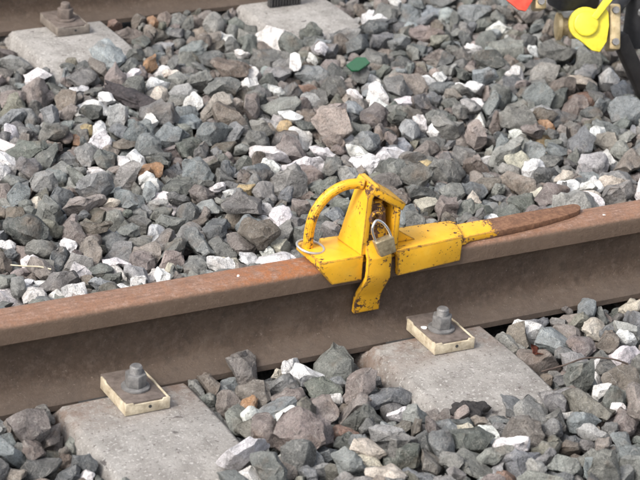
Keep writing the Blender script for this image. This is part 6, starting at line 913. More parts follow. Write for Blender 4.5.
22,77,577,1959,25,29,-71,-62,0,1,62,2329,1290,-9,-16,17,-89,0,0,59,-314,-364,-46,-3,49,-82,0,3,56,-215,-509,-18,-39,46,-64,0,21,48,-105,530,0,-96,-6,-20,0,21,66,-82,762,2,-19,-86,17,0,
19,44,290,796,5,87,37,17,0,23,65,429,-785,-15,14,18,-83,0,26,54,467,-668,-2,47,-87,6,0,27,42,672,-841,-4,9,-2,94,0,15,85,1784,1162,0,71,68,-11,0,21,42,1839,1485,21,-11,42,58,0,
23,55,1983,1182,-11,52,-83,-13,0,24,65,2149,1226,-19,10,-81,19,0,6,37,-431,-447,-15,-74,61,-1,0,18,48,-263,259,6,76,-16,23,0,24,38,85,155,36,-85,3,-24,0,22,62,692,1894,40,-16,-96,-17,0,
2,56,935,-328,-16,-20,40,-64,0,16,68,936,2131,-64,-21,53,-75,0,26,84,1716,639,3,27,43,75,0,11,43,206,-605,17,-4,-7,-83,0,0,43,337,137,17,-57,79,14,0,21,36,629,608,5,66,-55,48,0,
21,50,618,1046,8,90,-21,-31,0,3,45,715,-760,8,12,-12,53,0,13,52,1014,-336,-5,1,9,62,0,23,30,427,-831,6,-14,-9,-98,0,2,43,1043,153,41,45,-73,-47,0,24,46,2130,1593,-11,-76,18,-15,0,
4,67,-72,-533,-13,-25,-72,-44,0,5,81,705,625,-12,15,-13,-55,0,14,58,363,515,-21,-38,74,-37,0,19,88,591,-849,-12,-36,82,37,0,23,61,571,1987,32,-16,35,90,0,6,42,770,537,-3,-11,-11,90,0,
17,69,972,764,7,-57,79,-2,0,26,75,1048,-216,-54,20,-36,-8,0,1,52,1880,1423,16,96,7,-10,0,9,88,1979,1094,-10,-93,18,16,0,8,49,168,1084,-7,63,-6,-76,0,8,64,433,-565,3,-10,-7,22,0,
4,32,533,2051,33,-22,13,28,0,6,55,765,121,21,-72,9,59,0,10,45,963,238,20,30,-77,-55,0,24,66,1610,1457,-32,14,-16,-87,0,5,71,1640,1348,-23,52,71,-15,0,17,81,2188,1345,-40,-25,-51,41,0,
2,54,2203,1535,-27,19,-13,-59,0,17,48,274,147,20,66,69,24,0,12,50,345,1474,-14,12,-31,-83,0,13,68,774,179,14,71,-22,-65,0,15,92,894,134,18,87,1,39,0,13,29,356,1520,-2,-56,26,-27,0,
2,48,46,770,-10,-74,43,35,0,1,48,505,296,15,95,13,-8,0,25,66,929,1222,-17,36,12,-43,0,17,89,1079,1881,23,-68,70,-5,0,2,44,-111,565,-12,55,-66,44,0,19,80,702,202,23,1,-87,-46,0,
11,65,1194,1895,31,-47,-74,-25,0,0,36,1221,265,15,29,5,-25,0,16,36,1502,1356,-15,-17,32,-40,0,18,48,-246,-362,-27,44,33,34,0,9,49,165,138,23,-24,27,27,0,12,37,270,1217,-10,94,28,-5,0,
5,60,322,-585,-3,76,-60,19,0,22,79,371,1537,-24,-12,98,-2,0,1,47,635,-871,1,15,9,47,0,21,69,902,220,4,-2,-11,30,0,2,58,1365,1451,-31,17,-91,-30,0,1,54,-503,-431,-20,-24,-38,-86,0,
7,55,212,241,17,8,-20,-95,0,22,64,1379,155,23,-70,11,-50,0,25,59,1482,1456,-43,21,73,63,0,18,36,2218,1501,-17,32,28,81,0,22,37,2263,1563,-26,-68,-19,-43,0,20,33,1010,1612,-4,34,10,44,0,
24,56,119,-651,-28,-9,34,92,0,21,70,139,-232,-55,-19,56,-26,0,27,46,614,1922,24,-12,-41,89,0,12,68,743,673,-11,-95,-23,-14,0,16,48,-42,-477,2,38,5,64,0,5,54,-78,119,31,-49,-4,-73,0,
15,75,-49,642,-8,-39,-23,31,0,19,57,426,-675,3,61,-75,-7,0,26,53,456,1239,-9,-47,-72,32,0,9,38,783,248,14,10,29,94,0,21,59,1155,1932,19,11,-97,-1,0,27,75,1378,90,30,29,-20,36,0,
9,84,1464,307,-2,4,-4,72,0,12,70,1720,783,-7,-12,-59,75,0,12,33,-198,-375,-7,17,-23,-92,0,22,67,343,1432,-30,35,-56,-36,0,5,70,382,1504,-31,28,45,-71,0,19,43,437,-676,18,-14,13,-56,0,
2,56,424,-618,9,4,22,-59,0,27,92,780,-802,5,-11,-90,-11,0,26,41,768,1199,14,-32,-78,49,0,9,44,1076,583,4,-46,64,-56,0,4,39,1644,541,13,-1,-93,34,0,21,38,2345,1550,22,66,-56,-25,0,
0,37,515,1159,23,48,-23,-10,0,4,53,622,-615,18,30,-94,-10,0,2,52,653,-790,12,95,5,-24,0,4,78,789,88,55,-60,70,-35,0,5,30,818,612,32,60,-71,21,0,8,65,1433,128,8,11,-9,-68,0,
23,32,1636,637,13,86,-40,-4,0,9,47,-171,143,27,-30,45,77,0,5,65,314,177,20,27,-7,-56,0,4,26,917,-500,13,6,30,-92,0,19,55,1031,-290,-39,11,73,-3,0,3,42,-7,215,22,-79,45,33,0,
17,62,36,-568,-24,10,-19,79,0,8,54,47,690,-17,-8,96,-18,0,20,89,134,93,24,4,-18,-79,0,4,52,106,1068,-10,42,-63,9,0,4,63,545,1238,-13,95,24,-1,0,6,46,599,242,25,13,83,-41,0,
20,39,584,2115,15,-57,63,-31,0,26,82,670,1167,-8,18,6,46,0,14,92,750,278,1,31,28,80,0,27,92,1044,1278,-35,82,40,0,0,1,53,1150,163,16,60,75,9,0,18,48,1078,237,18,-75,59,11,0,
25,54,1090,1933,22,-90,23,-13,0,6,57,1896,1526,20,-15,5,49,0,19,66,-268,-501,-23,-29,16,-75,0,4,51,237,1224,-10,45,-73,3,0,18,84,475,-605,-3,-90,39,5,0,21,35,584,340,36,24,24,-93,0,
21,67,615,-464,0,-5,-9,27,0,8,68,737,823,-2,-41,34,-75,0,12,63,1028,-175,-56,-87,-26,-3,0,12,77,970,2030,-55,-38,90,13,0,17,55,1901,918,-2,3,-15,23,0,13,68,1981,960,-13,23,7,85,0,
15,47,2351,1444,19,71,3,-9,0,16,57,214,-239,-23,49,-83,21,0,26,47,255,1269,-16,24,-84,-47,0,19,82,333,-359,-33,7,-30,72,0,16,71,420,-232,-53,-46,34,-72,0,26,56,414,2020,-23,19,-76,57,0,
21,56,541,752,2,-50,-79,32,0,27,52,586,-711,7,-58,75,-25,0,18,40,794,-276,-21,47,-41,41,0,17,74,1229,1046,2,-36,52,-70,0,6,65,1584,1228,-14,78,56,8,0,24,29,173,-620,22,-13,-66,-69,0,
18,45,449,235,16,-34,-30,-88,0,15,35,539,785,8,30,-33,30,0,12,33,885,-506,13,-48,-63,48,0,21,37,860,-476,14,-35,-92,6,0,23,42,1363,299,6,-10,60,-19,0,2,42,896,1398,-23,35,-23,24,0,
22,44,-31,-632,-26,33,-87,-15,0,10,63,120,596,-19,-41,-82,37,0,26,56,241,-107,-40,-58,-65,-4,0,3,66,404,-668,-18,-78,-57,17,0,5,58,626,-876,-20,-92,10,22,0,2,55,1028,682,-17,-63,-43,14,0,
18,66,1190,427,-11,-20,12,-93,0,8,52,1373,502,-16,83,-23,-37,0,4,33,1742,1467,17,-55,-3,23,0,14,91,-251,116,-5,-4,28,-58,0,26,62,1,1003,-5,3,-99,3,0,24,47,23,-537,-24,25,-8,23,0,
19,80,241,911,5,9,15,81,0,1,65,458,-188,-45,-41,58,8,0,14,53,634,136,30,-82,34,-30,0,3,75,668,-706,-11,92,17,-6,0,6,58,731,950,-5,13,-34,90,0,27,56,696,-796,-17,53,-20,-41,0,
26,53,1051,648,-4,-2,46,53,0,27,62,1052,-114,-36,93,-18,-26,0,1,92,1007,103,-1,37,-36,-10,0,21,60,1036,130,14,91,-1,39,0,0,62,1117,1963,19,2,-99,-1,0,24,92,1961,1589,-15,-20,90,-9,0,
11,51,-341,-97,-29,34,-11,-85,0,7,82,285,1534,-29,-18,-5,-94,0,17,39,848,-319,-8,-30,-14,-47,0,26,31,847,791,5,5,24,50,0,2,39,852,436,-8,13,-37,11,0,15,58,1145,445,3,-9,90,25,0,
9,48,1267,1972,14,-8,-12,96,0,3,69,1971,1303,-15,-43,19,4,0,2,53,2214,1598,-44,4,-8,44,0,22,44,151,1300,-7,17,-2,90,0,1,44,177,1513,-27,0,60,75,0,3,55,395,1293,-21,28,-31,68,0,
13,46,433,-809,-6,48,6,23,0,16,76,409,1918,-6,-72,-66,13,0,21,65,851,184,20,34,-80,9,0,24,40,1322,761,21,22,-17,-56,0,19,52,1837,961,4,-60,12,-36,0,18,35,2012,1418,-27,47,11,-58,0,
16,73,2028,1526,-30,-38,26,68,0,9,58,-170,108,28,70,-59,-14,0,14,40,-219,125,29,11,-94,-1,0,0,39,431,168,23,-54,71,-41,0,23,39,2170,1539,-14,0,-5,68,0,23,66,-262,-331,-57,-18,-35,63,0,
27,41,702,267,16,23,-37,-33,0,5,64,681,348,21,53,-79,16,0,11,71,1561,384,-12,-34,11,-70,0,8,57,2486,1472,23,61,-58,-49,0,9,45,-37,866,-3,55,-76,19,0,21,67,158,669,4,18,-37,36,0,
9,60,901,323,-17,0,67,70,0,9,56,961,892,18,11,-69,58,0,19,53,1062,570,-8,-56,35,15,0,24,56,1593,579,9,-6,49,-86,0,25,74,1745,524,-4,89,23,-11,0,21,83,1729,715,-1,-9,-4,66,0,
24,37,-372,-275,-39,47,8,-33,0,20,52,131,-555,8,49,21,-11,0,24,49,281,-350,-27,-66,-32,19,0,7,48,414,-152,-18,-38,-22,23,0,13,51,462,167,26,-47,-5,-55,0,14,53,647,170,34,-49,47,-29,0,
26,25,709,362,20,-62,-7,15,0,14,48,842,299,1,-13,-43,-88,0,6,26,914,1346,-11,-10,-27,78,0,21,74,1407,1513,-38,17,96,-16,0,12,24,1438,293,15,-4,18,5,0,4,61,1457,215,1,-88,-1,-10,0,
17,59,1629,593,20,9,19,57,0,1,47,2076,970,11,48,27,-80,0,12,24,-114,-551,-2,40,67,-30,0,11,40,-57,871,18,15,-17,95,0,27,29,144,1083,5,64,-73,19,0,23,49,424,210,9,20,-5,-90,0,
1,36,846,-646,8,-74,-5,44,0,12,36,1554,812,19,-40,-89,-19,0,10,66,1556,966,12,47,-66,-56,0,5,35,1777,696,5,1,45,84,0,25,40,1966,1566,8,16,-55,71,0,16,42,-272,-336,-41,4,-31,51,0,
7,31,296,-290,-12,85,47,-16,0,9,55,853,-668,22,-5,-93,33,0,4,44,892,100,47,5,-3,-41,0,2,39,-134,-521,-27,-10,-93,10,0,2,73,-137,458,-3,7,-46,86,0,6,44,-12,973,-17,-81,-57,5,0,
2,70,207,1197,-20,-83,14,-40,0,5,66,330,-482,-28,7,-6,-31,0,27,68,381,702,-18,18,-39,-42,0,18,43,512,1936,24,26,24,-91,0,6,44,558,239,17,-13,-10,97,0,18,54,661,1917,18,84,45,-24,0,
25,56,685,1966,18,8,0,31,0,25,76,870,1237,-12,-70,-59,0,0,6,52,2325,1333,-17,-12,11,9,0,2,35,2345,1516,16,9,18,83,0,17,70,184,-497,-4,4,6,78,0,14,64,363,759,-8,18,-88,-41,0,
23,48,485,-830,-19,92,2,2,0,9,46,516,161,33,-19,-4,42,0,16,51,512,1105,1,-19,-24,-58,0,9,57,560,-912,-9,-8,8,-61,0,15,43,630,183,18,62,-35,-44,0,26,49,740,346,-12,-37,-83,5,0,
10,82,870,989,-2,51,-70,-21,0,21,55,1005,2005,-58,-49,-70,-36,0,18,69,1048,1914,-7,-6,-10,91,0,0,49,1130,161,33,46,-68,34,0,27,55,1278,111,26,-85,-50,12,0,22,54,1387,662,2,-76,-41,15,0,
6,92,1561,247,-4,24,-87,32,0,17,45,1794,714,-8,50,11,85,0,23,38,1920,902,6,24,31,-7,0,0,26,-6,200,36,-3,7,15,0,4,35,166,1352,3,-34,90,22,0,9,48,202,711,13,18,97,-7,0,
9,37,325,735,3,-96,18,-2,0,21,51,362,242,-2,-34,88,27,0,21,57,361,1316,-32,-52,-23,-14,0,16,53,488,1925,22,-87,22,-38,0,25,45,757,-640,1,67,52,19,0,1,60,755,1958,-29,22,53,-67,0,
27,46,812,-609,6,-17,-4,-96,0,15,48,799,-130,-50,-27,53,-73,0,6,41,856,120,20,-24,-38,87,0,24,55,915,2042,-60,-45,-17,84,0,19,55,944,1285,-28,-64,23,-72,0,7,49,1055,-157,-44,-9,61,44,0,
2,50,1349,343,-11,48,0,-13,0,26,43,1383,301,-1,44,11,-81,0,25,33,1385,359,4,-23,86,32,0,9,43,1957,887,4,4,39,89,0,6,31,-241,123,26,24,-17,93,0,21,39,-3,839,-4,60,13,71,0,
16,51,219,209,20,2,39,1,0,15,70,944,-158,-34,-25,-40,87,0,4,50,1040,1987,-63,2,3,13,0,25,32,1284,642,15,0,98,-15,0,2,44,1480,1380,-25,66,-66,21,0,11,38,-420,-323,-15,-93,28,6,0,
13,42,455,-225,-33,-23,20,-5,0,24,33,1994,1568,9,33,-9,15,0,13,42,2027,1492,-6,-61,-47,-3,0,6,50,-199,-422,-29,64,-73,16,0,7,64,-81,455,-13,40,81,39,0,6,55,205,1550,-45,48,-71,-12,0,
16,40,544,160,13,-79,-54,13,0,7,72,589,144,20,3,-6,99,0,2,71,657,1087,-2,-27,84,3,0,27,56,644,1283,-11,-95,-24,3,0,17,84,740,400,-19,-20,-96,-7,0,12,92,935,1409,-54,11,2,70,0,
5,55,1187,154,16,-36,92,-7,0,26,63,1716,1176,-17,7,-96,10,0,10,56,1894,775,-12,-16,18,-50,0,4,53,2110,1079,-17,-49,-25,53,0,23,79,174,171,-12,63,-62,18,0,3,89,251,-163,-48,15,-5,94,0,
26,53,286,1428,-33,38,-21,25,0,27,70,269,-552,-6,-17,-33,-90,0,20,58,478,421,-13,67,-4,-60,0,17,44,641,1975,39,87,-4,-44,0,4,62,820,320,-17,-42,-60,-60,0,11,66,837,399,-11,81,4,23,0,
14,59,1432,765,2,45,78,27,0,22,69,2058,1012,-9,-69,-6,-42,0,1,47,2227,1228,-16,68,-64,-15,0,17,45,-411,-452,-30,40,-90,-8,0,16,52,-385,-82,-27,40,-48,59,0,21,36,-142,397,11,64,-72,-10,0,
10,45,155,-459,4,40,39,-76,0,13,84,247,175,4,-62,33,22,0,22,34,356,401,-18,48,-67,12,0,7,48,395,1189,-10,89,-27,28,0,27,28,551,460,5,43,39,-4,0,8,66,416,1323,-34,-15,52,-58,0,
10,43,699,641,11,-59,74,-29,0,10,47,956,2006,-34,20,24,-78,0,16,49,986,940,5,90,-8,27,0,1,34,1256,133,20,59,-70,39,0,18,50,1295,1002,-4,-61,-3,60,0,8,27,1659,541,24,-16,20,34,0,
24,51,-226,-594,8,-14,9,22,0,9,36,-21,711,0,32,-92,-19,0,15,51,280,-385,-10,-26,-3,13,0,15,45,372,2015,-39,25,-17,28,0,17,44,500,873,27,-18,-34,-83,0,7,65,776,1936,-22,-46,-78,-10,0,
9,74,792,2047,-45,-60,71,-34,0,2,38,1027,478,8,-35,74,-54,0,3,27,1795,580,18,68,-4,-54,0,7,44,2018,1445,-25,-51,-75,-37,0,26,30,839,216,21,-78,25,-51,0,14,80,1471,145,36,20,-29,65,0,
1,39,2058,1610,-13,-95,18,-16,0,22,48,2086,1624,-6,-57,72,12,0,17,78,-75,-453,-17,29,-12,-31,0,22,63,-34,222,24,-5,-2,34,0,10,56,-51,780,-16,19,29,66,0,9,50,54,-623,-27,-85,-51,5,0,
15,38,110,1218,-23,-7,-17,-58,0,4,70,185,-122,-41,-93,-32,-8,0,13,63,154,711,3,-28,-34,-3,0,18,55,368,-86,-38,-12,27,-89,0,0,75,327,987,-18,98,14,1,0,6,51,398,-823,-23,-22,-3,61,0,
6,59,417,-742,-24,6,15,-89,0,2,66,445,-148,-51,8,-85,44,0,1,64,450,305,-10,57,-34,72,0,24,72,1103,452,-10,65,-74,7,0,25,92,1040,1380,-45,81,-48,-30,0,7,56,1318,272,17,33,86,21,0,
4,66,1625,522,-7,73,-58,1,0,18,61,1605,742,-8,27,44,23,0,8,56,1822,776,-13,6,-15,89,0,21,66,1833,1550,27,67,67,-20,0,11,62,2083,1038,-15,95,-28,-1,0,2,27,2389,1368,13,92,33,0,0,
6,47,-354,-497,-20,45,85,-23,0,14,61,-307,-321,-43,19,-47,-71,0,1,51,-164,-500,-22,-53,76,33,0,2,34,-12,-510,-16,-17,-40,-8,0,16,74,288,-610,-15,5,23,-65,0,10,65,437,2057,-32,91,29,2,0,
1,41,736,-187,-49,-56,55,-41,0,3,49,847,790,-19,44,-79,3,0,0,55,1131,418,-12,25,0,93,0,10,66,1465,1206,-22,0,-58,-76,0,25,42,1827,702,-7,67,38,-59,0,8,61,-446,-200,-21,-95,-17,18,0,
24,67,-337,-193,-41,82,-40,26,0,11,41,-177,529,31,11,-83,-45,0,6,46,-114,727,16,85,-13,11,0,10,49,348,-611,-7,-51,28,-68,0,19,82,391,2044,-52,71,59,27,0,25,48,362,1935,-12,-29,7,91,0,
12,49,458,2015,-26,-31,22,48,0,16,29,549,1993,40,71,2,19,0,25,41,622,-730,4,48,85,13,0,10,41,662,1981,34,-76,-51,29,0,23,68,829,198,-6,-66,-10,-72,0,19,41,779,602,-12,58,32,-64,0,
8,53,910,-569,15,-6,-34,-54,0,10,47,961,-289,-13,-17,0,28,0,11,56,975,332,-5,-26,10,-86,0,1,48,1552,489,17,-87,27,-25,0,25,35,1872,1489,17,-7,11,56,0,8,67,2269,1191,2,79,-59,5,0,
5,61,2370,1306,-13,-27,-90,26,0,27,76,-231,448,39,78,38,39,0,6,45,-188,120,11,-8,25,65,0,14,41,-19,542,4,-41,5,-85,0,9,44,60,-558,-10,-18,23,45,0,15,43,449,-140,-27,27,30,79,0,
14,35,426,2089,-43,0,2,-99,0,6,37,556,-742,5,-21,-96,-1,0,1,48,611,-633,-2,-98,-7,9,0,8,49,767,1990,-25,25,-27,11,0,6,38,839,2119,-71,70,-55,26,0,24,39,828,-574,22,20,79,-31,0,
9,41,794,-74,-36,-19,0,-93,0,8,53,955,-391,-18,-30,63,68,0,7,72,1009,1634,-28,87,16,-5,0,7,27,1041,-186,-39,63,-58,-34,0,27,28,1448,718,9,-11,-19,-59,0,22,34,181,283,13,-63,-42,30,0,
26,39,257,-789,0,-4,-89,-7,0,22,38,352,1505,-9,23,82,9,0,12,54,-194,-567,-20,-2,-12,-80,0,24,59,-81,585,-13,-55,-75,33,0,0,61,110,784,-17,-30,-94,1,0,25,47,133,1217,-29,22,-3,-95,0,
1,65,299,669,-22,6,-3,-50,0,20,84,577,-748,-18,-17,-83,50,0,6,68,946,628,-8,-30,90,-26,0,25,69,1025,511,-15,-48,86,-13,0,8,48,1095,190,21,-3,-16,50,0,25,54,1202,1346,13,29,43,-75,0,
0,77,1339,695,-14,11,76,57,0,16,65,1316,1168,-18,24,13,23,0,5,56,2266,1528,-19,25,49,25,0,16,43,-193,-247,-47,-19,20,-52,0,4,54,38,-481,3,68,19,69,0,22,48,88,535,21,56,-26,-75,0,
22,53,206,-455,-22,-46,76,-26,0,16,37,193,669,-8,43,-55,-11,0,12,47,195,1232,-10,-10,72,59,0,5,58,313,773,-2,-13,1,4,0,17,56,375,-451,-28,-6,0,-73,0,15,42,424,-702,-17,-46,2,87,0,
15,49,470,-686,-17,87,-25,32,0,11,50,507,-678,-16,-10,-54,-75,0,5,39,568,168,23,-48,-35,12,0,5,71,734,1995,-16,59,49,47,0,7,67,772,-661,-17,59,-57,-8,0,27,48,745,-124,-43,-82,38,40,0,
24,45,1109,1248,-11,84,-8,-43,0,21,60,1220,576,7,-71,68,-5,0,10,43,1300,1187,-15,-30,68,66,0,9,56,1412,618,8,47,47,-67,0,24,53,1468,406,-10,63,29,-34,0,10,53,1745,1099,-4,-21,20,-5,0,
26,31,1948,861,8,-33,5,-64,0,26,65,1958,1352,-17,63,-35,-5,0,11,76,2010,811,-3,-23,-33,-88,0,21,78,2133,1308,-49,36,1,-91,0,24,32,8,767,-3,36,58,5,0,20,72,212,-665,-11,-53,-82,13,0,
21,29,231,-442,-1,4,47,-73,0,2,32,182,453,3,98,3,6,0,13,67,536,-713,-6,12,11,44,0,25,39,592,-676,-12,31,-40,85,0,12,28,794,-741,10,-93,-23,-5,0,0,44,864,322,-13,79,-41,36,0,
10,62,927,265,-3,-85,-46,-12,0,23,33,936,841,18,-87,-4,-9,0,21,34,1110,193,35,-24,31,-88,0,25,63,1375,127,2,52,-55,48,0,12,72,1430,102,43,60,62,7,0,24,51,1680,739,9,31,74,-57,0,
7,62,108,-707,-23,86,-48,14,0,17,33,180,-654,-3,36,6,63,0,18,33,516,-488,18,-45,-19,-82,0,9,41,616,1289,12,-19,-85,-46,0,15,39,564,-867,6,51,-18,-40,0,25,34,876,109,30,14,-42,75,0,
26,34,1107,166,38,40,44,27,0,2,57,2096,1585,-20,-5,-6,-52,0,2,44,-387,-520,-22,1,15,-94,0,20,58,-181,-473,-23,31,21,21,0,0,68,-105,745,-6,-26,-86,-40,0,8,46,6,252,20,3,-16,78,0,
24,32,46,306,12,18,-30,-90,0,3,41,70,343,16,-91,-27,-11,0,17,74,93,1129,-17,1,-6,-48,0,21,62,280,348,-21,-18,-37,61,0,18,59,252,1190,-23,87,35,13,0,2,42,534,1940,17,55,81,10,0,
27,38,552,2062,15,8,-42,-61,0,8,71,758,-363,-40,-92,-9,-18,0,27,43,788,-99,-45,46,-24,2,0,20,51,790,966,-18,66,55,31,0,24,92,783,1215,-21,99,-2,3,0,10,53,1212,222,17,-80,-47,27,0,
19,86,1360,160,-35,-45,87,16,0,9,92,1337,410,-13,8,-13,59,0,27,55,1432,1082,-16,12,-8,93,0,12,52,1530,380,-17,44,57,47,0,3,50,1570,940,-18,-97,2,10,0,8,62,1666,644,-14,25,81,37,0,
3,72,1915,808,-2,38,-33,24,0,12,49,1857,1331,-8,-66,70,20,0,1,57,2161,1637,-38,-97,5,2,0,20,67,2245,1275,-24,35,38,34,0,27,79,2247,1552,-50,-87,42,17,0,4,40,2424,1457,23,-35,64,-49,0,
19,35,-156,377,8,-52,34,-3,0,16,62,-132,714,5,26,54,58,0,8,56,-53,87,47,-28,-45,4,0,4,54,114,-581,-2,13,54,-72,0,15,67,141,253,-3,56,65,-39,0,3,41,149,-185,-61,25,-56,73,0,
1,62,326,316,-15,-7,25,40,0,20,60,522,1324,6,4,13,65,0,13,44,608,-822,-9,-75,-43,-27,0,16,40,666,1946,32,-21,-18,29,0,15,57,679,-655,-24,27,-2,44,0,20,53,718,775,-5,73,21,-42,0,
27,51,806,-666,1,-35,45,-16,0,27,45,927,1996,-50,-16,-94,0,0,11,58,1142,381,0,42,60,-61,0,5,47,1118,525,0,-18,92,-29,0,26,68,1204,494,5,-56,-40,-54,0,17,41,1394,565,7,-16,0,-87,0,
26,68,1655,575,2,18,-11,-55,0,26,34,1792,1290,-3,15,-92,-31,0,9,59,1907,1036,-1,-41,-18,58,0,1,63,2004,1271,-30,-25,-58,8,0,18,49,2049,1318,-34,41,-69,46,0,15,47,-269,-306,-37,-50,-11,28,0,
20,52,-152,261,8,-12,-85,-43,0,2,34,-92,383,1,-27,8,37,0,22,46,106,-537,0,1,73,-43,0,25,62,423,1496,-49,3,25,-58,0,27,34,425,2117,-49,33,-3,-59,0,23,47,520,-472,-1,-2,-98,-4,0,
7,64,667,955,-2,-8,4,21,0,27,44,749,869,5,-71,25,60,0,19,54,725,-641,6,26,-81,51,0,19,58,758,574,3,73,61,-4,0,7,63,813,2087,-72,84,-40,4,0,12,63,809,-443,-9,25,17,51,0,
21,33,892,373,-5,16,20,-22,0,17,45,927,-372,-12,93,21,-16,0,17,65,936,729,4,-24,-86,-41,0,15,33,977,475,16,-24,-46,68,0,17,33,1327,331,15,29,2,-7,0,24,35,1384,405,-2,-81,-9,40,0,
22,57,1560,1188,-7,-72,6,-30,0,10,37,1590,994,4,-15,6,-84,0,14,37,2036,1302,-26,40,62,-53,0,2,50,2103,1212,-11,-46,44,-49,0,18,30,2337,1583,14,-40,87,8,0,14,25,-222,-559,-31,2,13,-22,0,
13,38,-145,423,33,63,10,-30,0,7,60,-160,615,15,-95,11,0,0,27,66,-96,819,19,-93,-5,12,0,2,47,529,-598,6,17,-96,-16,0,9,37,422,171,9,-23,39,-87,0,26,30,530,1085,12,67,-71,-12,0,
9,51,863,-380,-22,-30,83,-45,0,17,42,898,1314,-21,41,-55,-30,0,4,28,1062,141,38,64,18,37,0,16,28,1338,1530,-25,17,29,93,0,14,51,2170,1328,-34,-45,49,-35,0,22,67,-516,-477,5,27,-45,-40,0,
27,92,96,-778,3,52,-1,-42,0,26,44,896,-612,27,-82,-49,-8,0,19,51,-442,-426,-30,-85,-39,22,0,27,47,-370,-126,-47,-6,5,-65,0,16,58,-336,-466,-28,-85,43,-15,0,27,50,-227,365,-22,-37,34,84,0,
22,80,-132,497,-10,-21,-41,85,0,21,58,-49,683,-19,-56,81,2,0,21,42,3,-522,-19,7,-66,-73,0,25,48,106,736,-18,5,-3,68,0,16,87,154,-569,-18,3,13,88,0,14,47,144,358,-21,15,-65,67,0,
7,62,333,549,-21,-7,-2,-26,0,6,43,342,589,-19,77,-61,9,0,3,68,437,-849,-18,-82,-52,19,0,10,53,591,2021,17,-83,41,-3,0,19,48,631,114,14,-23,-96,-5,0,23,50,693,1285,-18,60,-76,-8,0,
3,53,734,-583,-23,5,5,88,0,9,77,779,-762,-15,-87,-32,-1,0,25,65,883,440,-16,-94,-28,-3,0,8,66,920,-299,-55,-91,2,-40,0,21,50,1001,-369,-62,45,86,-18,0,22,52,982,562,-22,-88,2,-19,0,
14,58,1244,347,18,-17,43,-74,0,19,44,1386,622,-21,58,-73,-31,0,13,77,1536,679,-21,-8,0,-44,0,6,56,1664,446,-11,-73,-59,8,0,24,82,1792,558,-6,-64,8,-14,0,26,50,1772,725,-17,42,82,22,0,
15,92,1952,850,-15,70,-67,-20,0,19,92,2034,921,-17,1,7,-95,0,1,62,2208,1214,-26,-24,-3,56,0,24,57,-367,-331,-50,-66,-73,6,0,16,74,-201,-365,-31,-42,-86,24,0,15,92,-171,150,-19,9,39,83,0,
27,64,181,125,-5,-17,50,75,0,18,53,237,1005,-3,-91,19,18,0,4,52,182,1155,-12,-92,31,16,0,1,62,244,-345,-48,-27,89,16,0,21,46,311,-707,9,2,-65,-43,0,1,39,277,-332,-50,64,-68,-31,0,
17,59,287,1470,-31,-10,-96,0,0,9,51,406,-856,-4,55,43,65,0,3,47,484,1891,25,4,27,-84,0,11,38,533,666,8,-63,-6,67,0,9,54,630,-843,-15,-51,77,28,0,0,34,668,553,-7,17,77,57,0,
17,66,918,-502,-7,-6,37,91,0,25,55,1017,1304,-8,-3,-75,35,0,23,45,1216,305,30,95,-7,-5,0,14,59,1158,1150,-12,-69,8,-12,0,25,72,1366,220,1,-13,52,16,0,13,50,1442,420,1,-46,-48,28,0,
10,48,1533,1114,-1,94,-6,-27,0,14,46,1648,942,-1,-61,51,-59,0,3,62,1652,1471,-35,41,-48,-4,0,15,61,1690,538,9,23,8,-88,0,2,34,1686,1106,-3,47,-58,56,0,1,45,1687,1294,-20,35,-89,-21,0,
3,35,1712,1114,-6,-55,50,-65,0,5,62,1760,1061,1,96,-9,-2,0,2,46,1872,827,-14,-58,-39,10,0,27,37,1948,1545,-8,-45,33,55,0,5,44,1942,1638,-8,-67,45,14,0,10,54,2051,1068,2,71,-62,-24,0,
1,92,2113,959,-4,26,87,29,0,22,75,2186,1085,-7,10,91,-31,0,24,42,-234,163,4,-24,36,60,0,8,57,-131,-639,-3,75,-49,43,0,14,54,4,1060,16,53,39,6,0,22,59,58,400,-5,-67,-43,-20,0,
12,36,188,-541,13,-62,66,-40,0,12,45,139,-329,-24,22,85,19,0,3,38,139,1080,-18,-71,51,39,0,21,40,231,-434,-11,-18,26,-85,0,23,37,354,1291,-22,82,41,-16,0,15,63,414,-306,-23,-20,-3,96,0,
24,68,455,-232,-59,11,40,39,0,11,31,447,600,-3,-24,-37,-29,0,23,84,451,1899,-23,-88,8,-42,0,21,56,577,-817,-12,-9,-89,-35,0,11,62,682,-928,0,38,-80,17,0,24,40,699,-724,12,5,58,80,0,
26,33,724,2013,14,6,5,57,0,15,45,738,-234,-53,-10,-8,55,0,18,42,743,1248,-4,88,19,-40,0,26,38,787,1232,-6,0,49,84,0,23,33,843,1312,-45,-54,-73,-26,0,2,63,881,1939,-34,-11,-52,-83,0,
7,58,908,1973,-44,77,-17,60,0,1,70,890,-244,-46,4,19,-96,0,6,48,980,1097,-6,18,92,-13,0,17,64,976,1291,-41,76,51,-35,0,14,44,1185,102,30,-74,24,2,0,14,45,1337,920,-11,-16,-44,65,0,
11,40,1350,256,12,9,-83,24,0,19,56,1325,806,-8,47,5,79,0,18,63,1393,1421,-35,4,10,-61,0,19,50,1647,773,-2,67,30,-24,0,7,66,1731,479,9,-15,-89,38,0,14,59,1998,935,0,-68,-60,27,0,
11,49,1993,1003,12,-89,7,-6,0,18,28,-438,-346,-18,1,73,9,0,2,36,-294,-407,-14,70,-57,-30,0,24,35,-298,-379,-28,-2,43,42,0,15,35,257,299,6,-10,62,-75,0,10,33,318,505,-7,16,-93,-27,0,
13,51,511,-433,6,11,-80,49,0,6,36,801,-687,20,-73,-29,-35,0,10,90,801,1903,-14,-95,-25,-2,0,16,47,1010,1592,-18,28,-51,-49,0,17,55,1351,760,12,10,44,47,0,24,37,1379,1316,-26,-50,-24,22,0,
